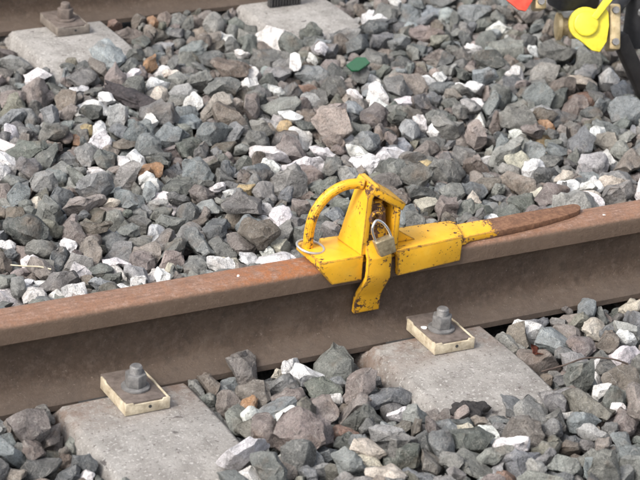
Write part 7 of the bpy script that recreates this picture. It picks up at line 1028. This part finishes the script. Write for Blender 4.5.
22,55,1436,964,5,-59,57,-42,0,14,37,1502,333,9,-72,-26,30,0,5,44,2283,1296,-5,-90,39,10,0,24,44,183,1592,0,20,24,81,0,25,30,470,-119,-45,63,-38,-61,0,15,50,941,155,29,63,39,-65,0,
15,67,-313,-91,-39,36,89,20,0,8,47,-102,700,-8,-33,-38,46,0,15,68,-31,488,-12,37,-60,-64,0,4,43,-4,876,-9,-46,-56,-52,0,23,51,58,-532,-29,3,1,58,0,18,62,57,646,-13,-16,-5,-22,0,
18,71,99,457,-9,-30,16,-64,0,10,62,92,535,-15,91,-26,-5,0,24,73,117,887,-11,-93,-32,1,0,9,48,162,1176,-28,-78,-61,-5,0,1,76,220,1021,-20,-47,84,24,0,2,50,293,487,-16,-80,55,-5,0,
14,36,326,-744,-30,-44,67,-36,0,22,66,329,400,-20,-61,-63,16,0,22,71,409,-170,-62,41,-18,-42,0,17,74,473,1235,-29,-27,-31,26,0,25,63,608,-481,-23,99,1,7,0,21,64,670,-855,-25,11,7,76,0,
11,77,764,1020,-11,97,20,2,0,2,61,791,-630,-20,-76,3,-26,0,8,67,837,1099,-17,-96,-9,13,0,21,92,844,1394,-55,43,7,-44,0,22,83,963,284,-23,-42,37,-74,0,4,62,975,909,-7,-27,45,43,0,
19,36,1019,-63,-40,-1,-9,73,0,26,76,979,414,-19,-39,-88,-3,0,6,58,1037,759,-9,92,-24,-23,0,23,82,1027,1572,-46,1,-27,90,0,13,91,1051,154,-13,1,-53,-15,0,12,61,1056,318,-6,45,9,82,0,
7,43,1168,930,-13,-71,38,-29,0,8,63,1192,381,-1,-65,-2,2,0,1,77,1277,611,-14,8,98,-9,0,5,78,1427,238,-17,-42,53,-71,0,15,83,1355,475,-9,18,56,74,0,18,64,1407,1474,-63,44,-20,3,0,
23,55,1501,351,-14,-5,43,89,0,27,70,1503,1365,-53,62,36,14,0,22,53,1567,857,-18,89,-40,-11,0,11,77,1604,328,-20,-21,-90,-17,0,7,53,1615,992,-18,-11,-41,84,0,16,53,1671,1173,-19,65,-10,-9,0,
7,61,1760,1279,-19,62,67,8,0,11,56,1783,681,-13,-28,-95,-4,0,1,44,2454,1450,18,-19,-94,12,0,2,62,-179,548,-3,25,81,-44,0,18,41,19,748,-15,-41,-30,-81,0,24,48,34,905,-15,-84,-42,19,0,
14,29,64,-625,-16,53,64,46,0,0,46,72,-505,-15,-17,-78,16,0,27,38,76,1043,-8,75,-55,-26,0,12,39,120,1184,-24,-97,-2,10,0,20,37,136,-291,-56,-14,45,66,0,16,39,262,-483,-10,-77,-40,-28,0,
22,74,234,348,-17,-41,16,-19,0,1,53,269,1287,-44,-56,-77,21,0,17,47,301,-674,3,-2,8,97,0,26,61,341,912,-4,-67,27,4,0,4,52,448,-307,-36,-54,-41,-69,0,6,62,408,2135,-62,23,-4,74,0,
20,71,483,876,-5,54,34,-25,0,22,59,570,995,-13,-60,19,-59,0,25,51,544,1061,-9,-63,-50,32,0,3,33,618,-641,-24,70,34,13,0,10,46,638,1143,7,-3,47,-84,0,25,42,700,673,-9,36,82,-25,0,
23,64,799,-362,-31,-61,-48,61,0,15,47,706,231,16,15,-98,0,0,26,48,812,1239,-12,47,53,40,0,15,51,826,2023,-63,64,-37,-15,0,20,56,906,1042,-16,-43,-18,70,0,18,37,1155,1279,-2,26,17,-59,0,
8,42,1158,1887,20,0,4,-79,0,21,58,1188,1237,-11,-36,-18,38,0,12,48,1238,99,22,13,1,76,0,23,48,1228,527,-8,-81,5,13,0,12,58,1293,467,-4,90,0,27,0,6,38,1315,1275,-19,80,-41,15,0,
18,35,1354,144,-12,1,-50,-81,0,8,54,1419,928,-15,-49,-85,6,0,24,46,1429,272,-7,94,-19,25,0,7,52,1603,832,-13,-77,50,-3,0,5,49,1787,654,-4,-85,-45,-21,0,10,64,1831,1176,-3,-67,51,-50,0,
21,36,1864,1457,14,-4,17,54,0,14,50,-424,-277,-40,48,55,53,0,9,68,-411,-240,-43,61,-46,-34,0,11,48,-230,-321,-29,-92,-24,20,0,1,47,-219,95,25,7,-94,5,0,8,43,-53,-563,-11,51,74,-14,0,
0,31,-40,130,20,55,4,76,0,0,37,16,965,-7,-3,-63,-76,0,19,43,154,-420,-36,50,-81,-1,0,10,40,136,706,19,47,-4,-76,0,14,40,192,1559,-12,-37,-16,-90,0,25,58,295,1191,-17,-9,95,-4,0,
3,40,317,1232,-8,61,-53,-45,0,10,46,359,1347,-36,-36,-80,33,0,12,40,463,1506,-46,21,-75,-6,0,15,56,530,-693,-21,-82,-41,36,0,22,30,531,1970,29,33,-28,-85,0,27,59,856,926,2,-46,18,33,0,
21,92,1038,-342,-26,94,31,3,0,5,56,1001,962,-5,-33,54,74,0,10,29,1163,129,22,86,-21,-43,0,25,38,1293,196,22,-45,-76,-30,0,20,52,1486,995,12,-71,32,39,0,21,42,1527,1234,-13,-19,-21,-95,0,
0,77,2012,1479,-30,-52,-79,-3,0,13,65,2189,1419,-39,58,74,24,0,13,42,-316,-536,-22,53,-75,4,0,3,40,28,1097,-5,-75,31,-13,0,23,64,164,72,50,8,-19,96,0,15,39,171,1054,-1,-25,56,61,0,
24,32,245,204,-6,-7,40,44,0,17,47,252,280,-3,59,-57,55,0,20,53,266,1570,-22,71,-32,20,0,9,43,674,-485,14,-78,-58,-6,0,9,56,826,-644,4,-3,-60,-30,0,5,55,803,2021,-54,-30,-13,77,0,
19,48,848,-665,-4,-42,-3,-20,0,21,60,853,-495,5,-78,-61,0,0,9,92,886,-641,10,-48,43,73,0,13,33,1036,447,-21,32,77,53,0,10,67,1064,-399,19,54,79,21,0,0,50,1532,469,15,-15,78,27,0,
9,46,1811,1159,20,63,76,-8,0,20,56,2179,1186,-11,-7,2,92,0,27,56,2247,1489,-13,42,32,78,0,21,43,2265,1453,-4,-54,-72,26,0,20,47,2259,1369,-16,-43,46,-71,0,13,35,-276,-439,-3,-82,-47,27,0,
13,35,771,-84,-33,-68,-58,36,0
]
rows = [DATA[i:i+9] for i in range(0, len(DATA), 9)]
FINE = [rock_mesh(k, True) for k in range(NSHAPE)]
LOW = [rock_mesh(k, False) for k in range(NSHAPE)]
for me in FINE: me.materials.append(M_STONE)
cr = random.Random(77)
mass = []       # (mesh, matrix, tint) of the stones past the first 300, joined below
for i, (k, s, x, y, z, qx, qy, qz, code) in enumerate(rows):
    qx, qy, qz = qx/99, qy/99, qz/99; q = Quaternion((math.sqrt(max(0, 1-qx*qx-qy*qy-qz*qz)), qx, qy, qz)).normalized(); sz = s*1e-3
    M = Matrix.LocRotScale(Vector((x, y, z))*1e-3, q, Vector((sz, sz, sz)))
    tint = stone_tint(code, cr)
    if i < 300:
        o = bpy.data.objects.new('stone', FINE[k]); COL.objects.link(o); o.parent = bed; o.matrix_world = M
        o.color = (*tint, 1)
    else: mass.append((FINE[k] if i < 1700 else LOW[k], M, tint))

# the bed goes on outside the settled patch
FR = [(.528, 1.809), (2.069, 1.32), (.65, -.676), (-.304, -.289)]
def inside(x, y, m):
    return min(((x-a[0])*(b[1]-a[1])-(y-a[1])*(b[0]-a[0]))/math.hypot(b[0]-a[0], b[1]-a[1]) for a, b in zip(FR, FR[1:]+FR[:1])) > -m
orr = random.Random(5)
for lay in range(2):
    for a in np.arange(-1.5, 3.4, .052):
        for b in np.arange(-1.5, 2.9, .050):
            x = a+orr.uniform(-.014, .014); y = b+orr.uniform(-.014, .014)
            if inside(x, y, .27) or any(abs(y-g) < .085 for g in (0, GAUGE)): continue
            if any(abs(x-t) < .15 and (-.36 < y < .0 or GAUGE-.35 < y < GAUGE+.36) for t in SLEEPER_X): continue
            q = Quaternion((orr.gauss(0, 1), orr.gauss(0, 1), orr.gauss(0, 1), orr.gauss(0, 1))).normalized(); sz = orr.uniform(.042, .074)
            mass.append((LOW[orr.randrange(NSHAPE)], Matrix.LocRotScale(Vector((x, y, bed_top(y)-.05+lay*.03+orr.uniform(-.006, .008))), q, Vector((sz,)*3)), stone_tint(0, orr)))

cache = {}
def arrays(me):
    if me.name not in cache:
        co = np.empty(len(me.vertices)*3); me.vertices.foreach_get('co', co)
        tri = np.empty(len(me.polygons)*3, dtype=np.int64); me.polygons.foreach_get('vertices', tri)
        cache[me.name] = (co.reshape(-1, 3), tri.reshape(-1, 3))
    return cache[me.name]
def joined(name, items, mat):
    V, F, T, n = [], [], [], 0
    for me, M, tint in items:
        co, tri = arrays(me); m = np.array(M)
        V.append(co@m[:3, :3].T+m[:3, 3]); F.append(tri+n); n += len(co)
        T.append(np.tile(np.array((*tint, 1.0)), (len(co), 1)))
    V = np.concatenate(V); F = np.concatenate(F); T = np.concatenate(T)
    me = bpy.data.meshes.new(name); me.vertices.add(len(V)); me.vertices.foreach_set('co', V.ravel())
    me.loops.add(F.size); me.loops.foreach_set('vertex_index', F.ravel().astype(np.int32))
    me.polygons.add(len(F)); me.polygons.foreach_set('loop_start', np.arange(0, F.size, 3, dtype=np.int32))
    me.update(calc_edges=True); me.validate()
    me.polygons.foreach_set('use_smooth', np.ones(len(F), dtype=bool))
    at = me.attributes.new('tint', 'FLOAT_COLOR', 'POINT'); at.data.foreach_set('color', T.ravel().astype(np.float32))
    me.set_sharp_from_angle(angle=R(34)); me.materials.append(mat)
    o = bpy.data.objects.new(name, me); COL.objects.link(o); return o
o = joined('ballast_stones', mass, M_STUFF); o.parent = bed; o['kind'] = 'stuff'

# ------------------------------------------------------------------ the derailer
der = tag(empty('derailer', (.53, 0, RAIL_H)), 'yellow painted steel derailer with chipped paint, clamped and padlocked onto the front rail', 'derailer')
ZT, YF = .182, -.047
# left saddle: plate over the rail head and skirt in front of it
b = prism([(.388, YF, ZT), (.4765, YF, ZT), (.4765, .044, ZT), (.437, .046, ZT), (.431, .032, ZT), (.411, .033, ZT), (.407, .044, ZT), (.389, .043, ZT)], (0, 0, -.0135))
finish(b, 'saddle_plate', M_YEL, der, bevel=.0012)
b = prism([(.3885, YF-.0008, ZT-.0008), (.388, YF-.0008, ZT-.0145), (.416, YF-.0008, .135), (.4755, YF-.0008, .135), (.4755, YF-.0008, ZT-.0008)], (0, .0112, 0))
finish(b, 'front_skirt', M_YEL, der, bevel=.0012)
b = boxbm(.400, .700, -.0345, .036, RAIL_H+.0008, ZT-.0140); finish(b, 'base_bar', M_YELW, der, bevel=.001)
# leaning hood: left cheek, sloping roof, right cheek, back
def slab(name, quad, vec, mat, bev=.0014): return finish(prism(quad, vec), name, mat, der, bevel=bev)
slab('left_cheek', [(.4715, YF+.001, ZT+.0003), (.474, YF+.001, .291), (.4885, YF+.001, .3105), (.496, .023, .3085), (.4655, .0315, ZT+.0003)], (.012, 0, 0), M_YEL)
slab('hood_roof', [(.489, YF-.0008, .3118), (.496, .024, .3096), (.561, .024, .268), (.555, YF-.0008, .2705)], (-.0068, 0, -.0122), M_YELW)
slab('right_cheek', [(.5455, YF, .2680), (.552, .0215, .2665), (.551, .0215, ZT+.0003), (.5455, YF, ZT+.0003)], (-.011, 0, 0), M_YELW)
slab('hood_back', [(.484, .004, ZT+.0006), (.494, .004, .292), (.541, .004, .2575), (.534, .004, ZT+.0006)], (0, .012, 0), M_RUST)
slab('gusset', [(.5462, -.020, .216), (.598, -.020, ZT+.0003), (.5462, -.020, ZT+.0003)], (0, .008, 0), M_YEL, .0008)
# clamp strap: one bent bar, hooked under the rail head
path = [(-.032, .278), (-.037, .215), (-.0535, .190), (-.0600, .178), (-.0600, .150), (-.0575, .135), (-.0330, .098), (-.0245, .082), (-.0215, .054)]
b = bmesh.new(); pr = [Vector((0, a, c)) for a, c in path]; rings = []
for i, p in enumerate(pr):
    t = (pr[min(i+1, len(pr)-1)]-pr[max(i-1, 0)]).normalized(); nrm = Vector((0, t.z, -t.y)); nrm *= 1 if nrm.y < 0 else -1
    k = i/(len(pr)-1); xl, xr = .479+.0015*k, .5275+.006*max(0, k-.5)*2
    if i == 0: xl, xr = .490, .515
    rings.append([b.verts.new(c) for c in (Vector((xl, p.y, p.z)), Vector((xr, p.y, p.z)), Vector((xr, p.y, p.z))-nrm*.010, Vector((xl, p.y, p.z))-nrm*.010)])
for A, B in zip(rings, rings[1:]):
    for k in range(4): b.faces.new((A[k], A[(k+1) % 4], B[(k+1) % 4], B[k]))
b.faces.new(rings[0]); b.faces.new(rings[-1][::-1])
finish(b, 'clamp_strap', M_YELR, der, bevel=.0013, smooth=40)
# hasp eye through which the shackle passes
b = tube([(.495+.0095*math.cos(a), -.046, .252+.0105*math.sin(a)) for a in [2*math.pi*k/20 for k in range(20)]], .0045, 8, closed=True)
finish(b, 'hasp_eye', M_RUST, der)
slab('hasp_plate', [(.4835, -.0425, .204), (.5225, -.0425, .204), (.5195, -.0370, .262), (.5080, -.0365, .274), (.4900, -.0365, .274), (.4845, -.0370, .262)], (0, .0042, 0), M_RUST, .001)
# right block and the tongue that lies along the rail head
b = prism([(.543, YF-.004, ZT), (.687, YF+.009, ZT), (.691, YF+.0115, ZT), (.708, .020, ZT+.0004), (.699, .030, ZT+.0004), (.614, .036, ZT), (.553, .036, ZT)], (0, 0, -.0125))
finish(b, 'wedge_plate', M_YEL, der, bevel=.0012)
b = prism([(.5445, YF-.0048, ZT-.0010), (.6885, YF+.0082, ZT-.0010), (.6865, YF+.0078, .1340), (.5475, YF-.0048, .1325)], (0, .0112, 0))
finish(b, 'wedge_skirt', M_YEL, der, bevel=.0012)
tl = [(.694, -.0335), (.712, -.0255), (.7615, -.0245), (.811, -.0220), (.858, -.0180), (.903, -.0110), (.9415, -.0040), (.964, .0020), (.9790, .0100), (.9870, .0200),
      (.9880, .0300), (.9810, .0362), (.966, .0365), (.9346, .0358), (.897, .0345), (.8496, .0325), (.8057, .0295), (.700, .0290)]
b = bmesh.new(); lo, hi = [], []
for x, y in tl:
    t = .0120-.0025*ss(.80, .95, x)
    lo.append(b.verts.new((x, y, RAIL_H-.0005))); hi.append(b.verts.new((x, y, RAIL_H+t)))
b.faces.new(lo[::-1]); b.faces.new(hi)
for i in range(len(tl)): b.faces.new((lo[i], lo[(i+1) % len(tl)], hi[(i+1) % len(tl)], hi[i]))
finish(b, 'tongue', M_TONGUE, der, bevel=.0015, seg=2, smooth=35)['label'] = 'flat tongue, yellow at its root and bare rust towards the rounded tip'
# handle: round bar from cheek to saddle
hp = spline([(.4860, -.013, .3035), (.4762, -.0078, .3050), (.4545, -.0035, .3037), (.4354, .0008, .2952), (.4188, .005, .2806), (.4047, .0093, .2578),
             (.3989, .0135, .2317), (.3983, .0177, .2027), (.400, .020, .1800)], 5)
finish(tube(hp, .0092, 14), 'handle', M_YELW, der, smooth=60)

# steel ring lying round the foot of the handle
rp = [(.4005+.0245*math.cos(a), .012+.0245*math.sin(a), .1856+.0042*math.cos(a-2.5)) for a in [2*math.pi*k/36 for k in range(36)]]
tag(finish(tube(rp, .0024, 8, closed=True), 'steel_ring', M_RING), 'thin grey steel ring lying round the foot of the curved handle', 'ring')

# padlock hanging from the hasp
pl = tag(empty('padlock', (.505, -.072, .205)), 'small worn brass padlock with bright shackle, locking the yellow derailer', 'padlock')
py = -.080
b = prism([(.4785, py, .2200), (.5155, py, .2270), (.5240, py, .1955), (.4930, py, .1895)], (0, .016, 0)); finish(b, 'lock_body', M_LOCK, pl, bevel=.0028, seg=3)
sp = spline([(.4835, py+.008, .2185), (.4745, py+.008, .2400), (.4760, py+.009, .2520), (.4840, py+.012, .2585), (.4950, py+.011, .2530), (.5060, py+.009, .2400), (.5135, py+.008, .2250)], 5)
finish(tube(sp, .0025, 10), 'shackle', M_CHROME, pl, smooth=60)

# ------------------------------------------------------------------ brake hose couplings hanging at the upper right
def coupling(name, c, lever_mat, label, hose_top, s=1.0):
    """cast coupling head seen side on: flange, body, far flange, and a coloured shut-off lever on a round hub"""
    t = tag(empty(name, c), label, 'hose coupling', 'brake hose couplings')
    c = Vector(c)
    ax = Vector((.90, -.40, .02)).normalized(); fr = Vector((-.42, -.80, .42)); fr = (fr-ax*fr.dot(ax)).normalized(); up = ax.cross(fr); up = up if up.z > 0 else -up
    def P(a, f, u): return c+(ax*a+fr*f+up*u)*s
    b = tube([P(-.067, 0, 0), P(-.060, 0, 0), P(-.060, 0, 0), P(-.048, 0, 0), P(-.042, 0, 0), P(.030, 0, 0), P(.034, 0, 0)], [.022*s, .026*s, .021*s, .020*s, .027*s, .030*s, .026*s], 20)
    finish(b, 'head', M_BRASS, t)
    b = bmesh.new(); tube([P(-.074, 0, 0), P(-.072, 0, 0), P(-.064, 0, 0), P(-.062, 0, 0)], [.026*s, .031*s, .031*s, .026*s], 24, b); finish(b, 'flange', M_BRASS, t)
    b = prism([P(.040, .030, -.052), P(.040, .030, .050), P(.040, -.030, .050), P(.040, -.030, -.052)], ax*.026*s); finish(b, 'clamp_block', M_BRASS, t, bevel=.006*s)
    for u in (-.035, .035): finish(tube([P(.053, .028, u), P(.053, .040, u)], .008*s, 8), 'bolt', M_NUT, t)
    # lever: round hub, pointed skirt below, arm rising to the right
    b = bmesh.new()
    pts = []; A0 = -.011; g = 1.26
    def Q(a, f, u): return P(A0+a*g, f, u*g)
    for k in range(15):
        a = R(60+k*13.5); pts.append(Q(-.004+.030*math.cos(a), .034, .002+.030*math.sin(a)))
    pts += [Q(.008, .034, -.044), Q(.022, .034, -.047), Q(.034, .034, -.028), Q(.038, .034, .000), Q(.037, .034, .022), Q(.030, .034, .034)]
    prism(pts, fr*.009*s, b); lv = finish(b, 'lever', lever_mat, t, bevel=.0022*s)
    def sub_part(bm_, nm):
        o = finish(bm_, nm, lever_mat, bevel=.0015*s); o.parent = lv;
        return o
    sub_part(tube([Q(-.004, .043, .002), Q(-.004, .052, .002), Q(-.004, .054, .002)], [.022*s*g, .022*s*g, .018*s*g], 20), 'hub')
    sub_part(prism([Q(.004, .0445, .014), Q(.014, .0445, .008), Q(.042, .0445, .044), Q(.030, .0445, .050)], fr*.011*s), 'lever_arm')
    hp_ = [P(.035, -.012, .0), P(.060, -.02, .045)]+[Vector(p) for p in hose_top]
    finish(tube(spline(hp_, 6),   .020*s, 16), 'hose', M_BLACK, t, smooth=60)
    return t
coupling('hose_coupling', (1.497, .75, .2195), M_LEVER, 'tan hose coupling with bright yellow shut-off lever at the upper right', [(1.655, .80, .33), (1.665, .84, .52), (1.68, .86, .85)])
coupling('hose_coupling', (1.290, .75, .334), M_RED, 'hose coupling with red lever cut off by the top edge', [(1.372, .80, .44), (1.42, .84, .60), (1.50, .86, .90)], .95)
# black valve box above the yellow coupling, hanging on its own hose
t = tag(empty('air_hose', (1.47, .78, .27)), 'thick black air hose fitting above the yellow lever, cut by the top edge', 'hose')
b = prism([(1.417, .752, .2605), (1.523, .752, .2555), (1.522, .752, .41), (1.412, .752, .41)], (0, .06, 0)); finish(b, 'fitting', M_BLACK, t, bevel=.008)
finish(tube(spline([(1.455, .805, .40), (1.47, .82, .55), (1.52, .86, .9)], 6), .036, 16), 'hose', M_BLACK, t, smooth=60)
# sloping dark bar and the hose at the right edge
b = prism([(1.553, .72, .190), (1.586, .72, .203), (1.726, .72, -.020), (1.694, .72, -.033)], (0, .028, 0))
tag(finish(b, 'steel_bar', M_BAR, bevel=.004), 'dark flat steel bar sloping down into the ballast at the right edge', 'bar')
t = tag(empty('brake_hose', (1.64, .78, .16)), 'black hose hanging at the right edge beside the sloping bar', 'hose')
finish(tube(spline([(1.652, .78, .150), (1.652, .78, .25), (1.66, .80, .45), (1.70, .86, .9)], 6), .030, 16), 'hose', M_BLACK, t, smooth=60)
finish(tube([(1.645, .749, .238), (1.642, .739, .238)], [.016, .012], 14), 'end_cap', M_CHROME, t)

# ------------------------------------------------------------------ litter on the ballast
def surf(x, y, z0=.4):
    """height of what lies at x, y (scene geometry, for setting small things down)"""
    dg = bpy.context.evaluated_depsgraph_get()
    hit, loc, *_ = sc.ray_cast(dg, Vector((x, y, z0)), Vector((0, 0, -1))); return loc.z if hit else 0.0
bpy.context.view_layer.update()

def lump(name, mat, c, size, rot, seed, label, cat):
    r = random.Random(seed); bm = bmesh.new(); bmesh.ops.create_icosphere(bm, subdivisions=4, radius=1)
    o_ = Vector((seed*3.7, 1.3, .7))
    for v in bm.verts:
        d = 1+.32*noise.noise(v.co*1.7+o_)+.22*noise.noise(v.co*4.5+o_)+.10*noise.noise(v.co*11+o_)
        v.co = Vector((v.co.x*size[0], v.co.y*size[1], v.co.z*size[2]))*d
    bmesh.ops.rotate(bm, verts=bm.verts[:], cent=(0, 0, 0), matrix=Matrix.Rotation(rot, 3, 'Z'))
    bmesh.ops.translate(bm, verts=bm.verts[:], vec=c)
    return tag(finish(bm, name, mat, smooth=50), label, cat)
z = max(surf(.55, 1.10), surf(.545, 1.13), surf(.555, 1.06))
lump('charred_wood', M_CHAR, (.549, 1.098, z+.012), (.085, .023, .020), R(-70), 3, 'elongated piece of dark charred wood on the ballast at upper left', 'wood')
lump('tar_clump', M_OIL, (.523, -.352, .012), (.036, .026, .018), R(10), 8, 'black tarry clump on the front end of the right sleeper', 'tar clump')
z = surf(1.102, 1.069)
b = prism([(-.020, -.012, 0), (-.006, -.020, .002), (.026, -.010, 0), (.022, .006, .004), (.004, .014, .006), (-.027, .006, .004)], (0, 0, .006))
g = finish(b, 'glass_shard', M_GLASS, bevel=.001, seg=1); g.location = (1.102, 1.069, z+.009); g.rotation_euler = (R(30), R(-22), R(-15))
tag(g, 'piece of green bottle glass among the stones', 'glass shard')
# crumpled dry leaf
z = surf(.737, -.23); b = bmesh.new(); rr = random.Random(4); grid = []
for i in range(7):
    row = []
    for j in range(7):
        a, c = i/6-.5, j/6-.5; w_ = .5*math.cos(a*2.7)
        row.append(b.verts.new((a*.034, c*.040*w_*2, .012+.007*noise.noise(Vector((i*.9, j*.9, 2)))+.010*c*c*4)))
    grid.append(row)
for i in range(6):
    for j in range(6): b.faces.new((grid[i][j], grid[i+1][j], grid[i+1][j+1], grid[i][j+1]))
bmesh.ops.solidify(b, geom=b.faces[:], thickness=.0012)
g = finish(b, 'dry_leaf', M_LEAF, smooth=80); g.location = (.737, -.23, z-.006); g.scale = (.8, .8, .7); g.rotation_euler = (R(18), R(10), .6)
tag(g, 'small crumpled rust red leaf beside the right sleeper', 'leaf')
def strand(name, pts, rad, mat, label, cat):
    q = []
    hs = [surf(x, y)+dz for x, y, dz in pts]; n = len(pts)-1; up = max(h-(hs[0]+(hs[-1]-hs[0])*k/n) for k, h in enumerate(hs))
    for k, (x, y, dz) in enumerate(pts): q.append((x, y, hs[0]+(hs[-1]-hs[0])*k/n+up*math.sin(math.pi*k/n)*.9))
    return tag(finish(tube(spline(q, 5), rad, 6), name, mat, smooth=80), label, cat)
strand('straw', [(-.01, .40, .02), (.01, .385, .012), (.035, .37, .012), (.05, .35, .006)], .0015, M_STRAW, 'pale bent straw on the stones at the left edge', 'straw')
strand('twig', [(.735, -.26, .012), (.77, -.28, .012), (.81, -.285, .015), (.855, -.30, .012), (.885, -.31, .01)], .0017, M_TWIG, 'thin brown twig on the stones near the rust red leaf', 'twig')
strand('grass_sprig', [(1.044, .557, .0), (1.0438, .5575, .012), (1.043, .558, .035)], .0014, M_STRAW, 'tiny pale grass sprig standing behind the yellow derailer', 'grass sprig')
# chips of white paint or droppings on the rail
def chip(name, c, r_, n, label, up=(0, 0, 1)):
    rr = random.Random(n); upv = Vector(up).normalized(); a = upv.orthogonal().normalized(); bb = upv.cross(a)
    pts = [Vector(c)+(a*math.cos(2*math.pi*k/9)+bb*math.sin(2*math.pi*k/9))*r_*rr.uniform(.6, 1.2) for k in range(9)]
    return tag(finish(prism(pts, upv*.0015), name, M_WHITE), label, 'chip')
chip('white_chip', (.046, -.060, .0143), .007, 1, 'white chip on the rail foot beside the left bolt', (0, -.2, 1))
chip('white_chip', (.25, -.004, RAIL_H-.0003), .0030, 2, 'white speck on the rail top left of the derailer')
chip('white_chip', (1.02, -.011, RAIL_H-.0008), .0028, 3, 'white speck on the rail top near the right edge')
chip('white_chip', (.5850, -.094, .0413), .0062, 4, 'round white chip on the clamp plate of the right bolt')
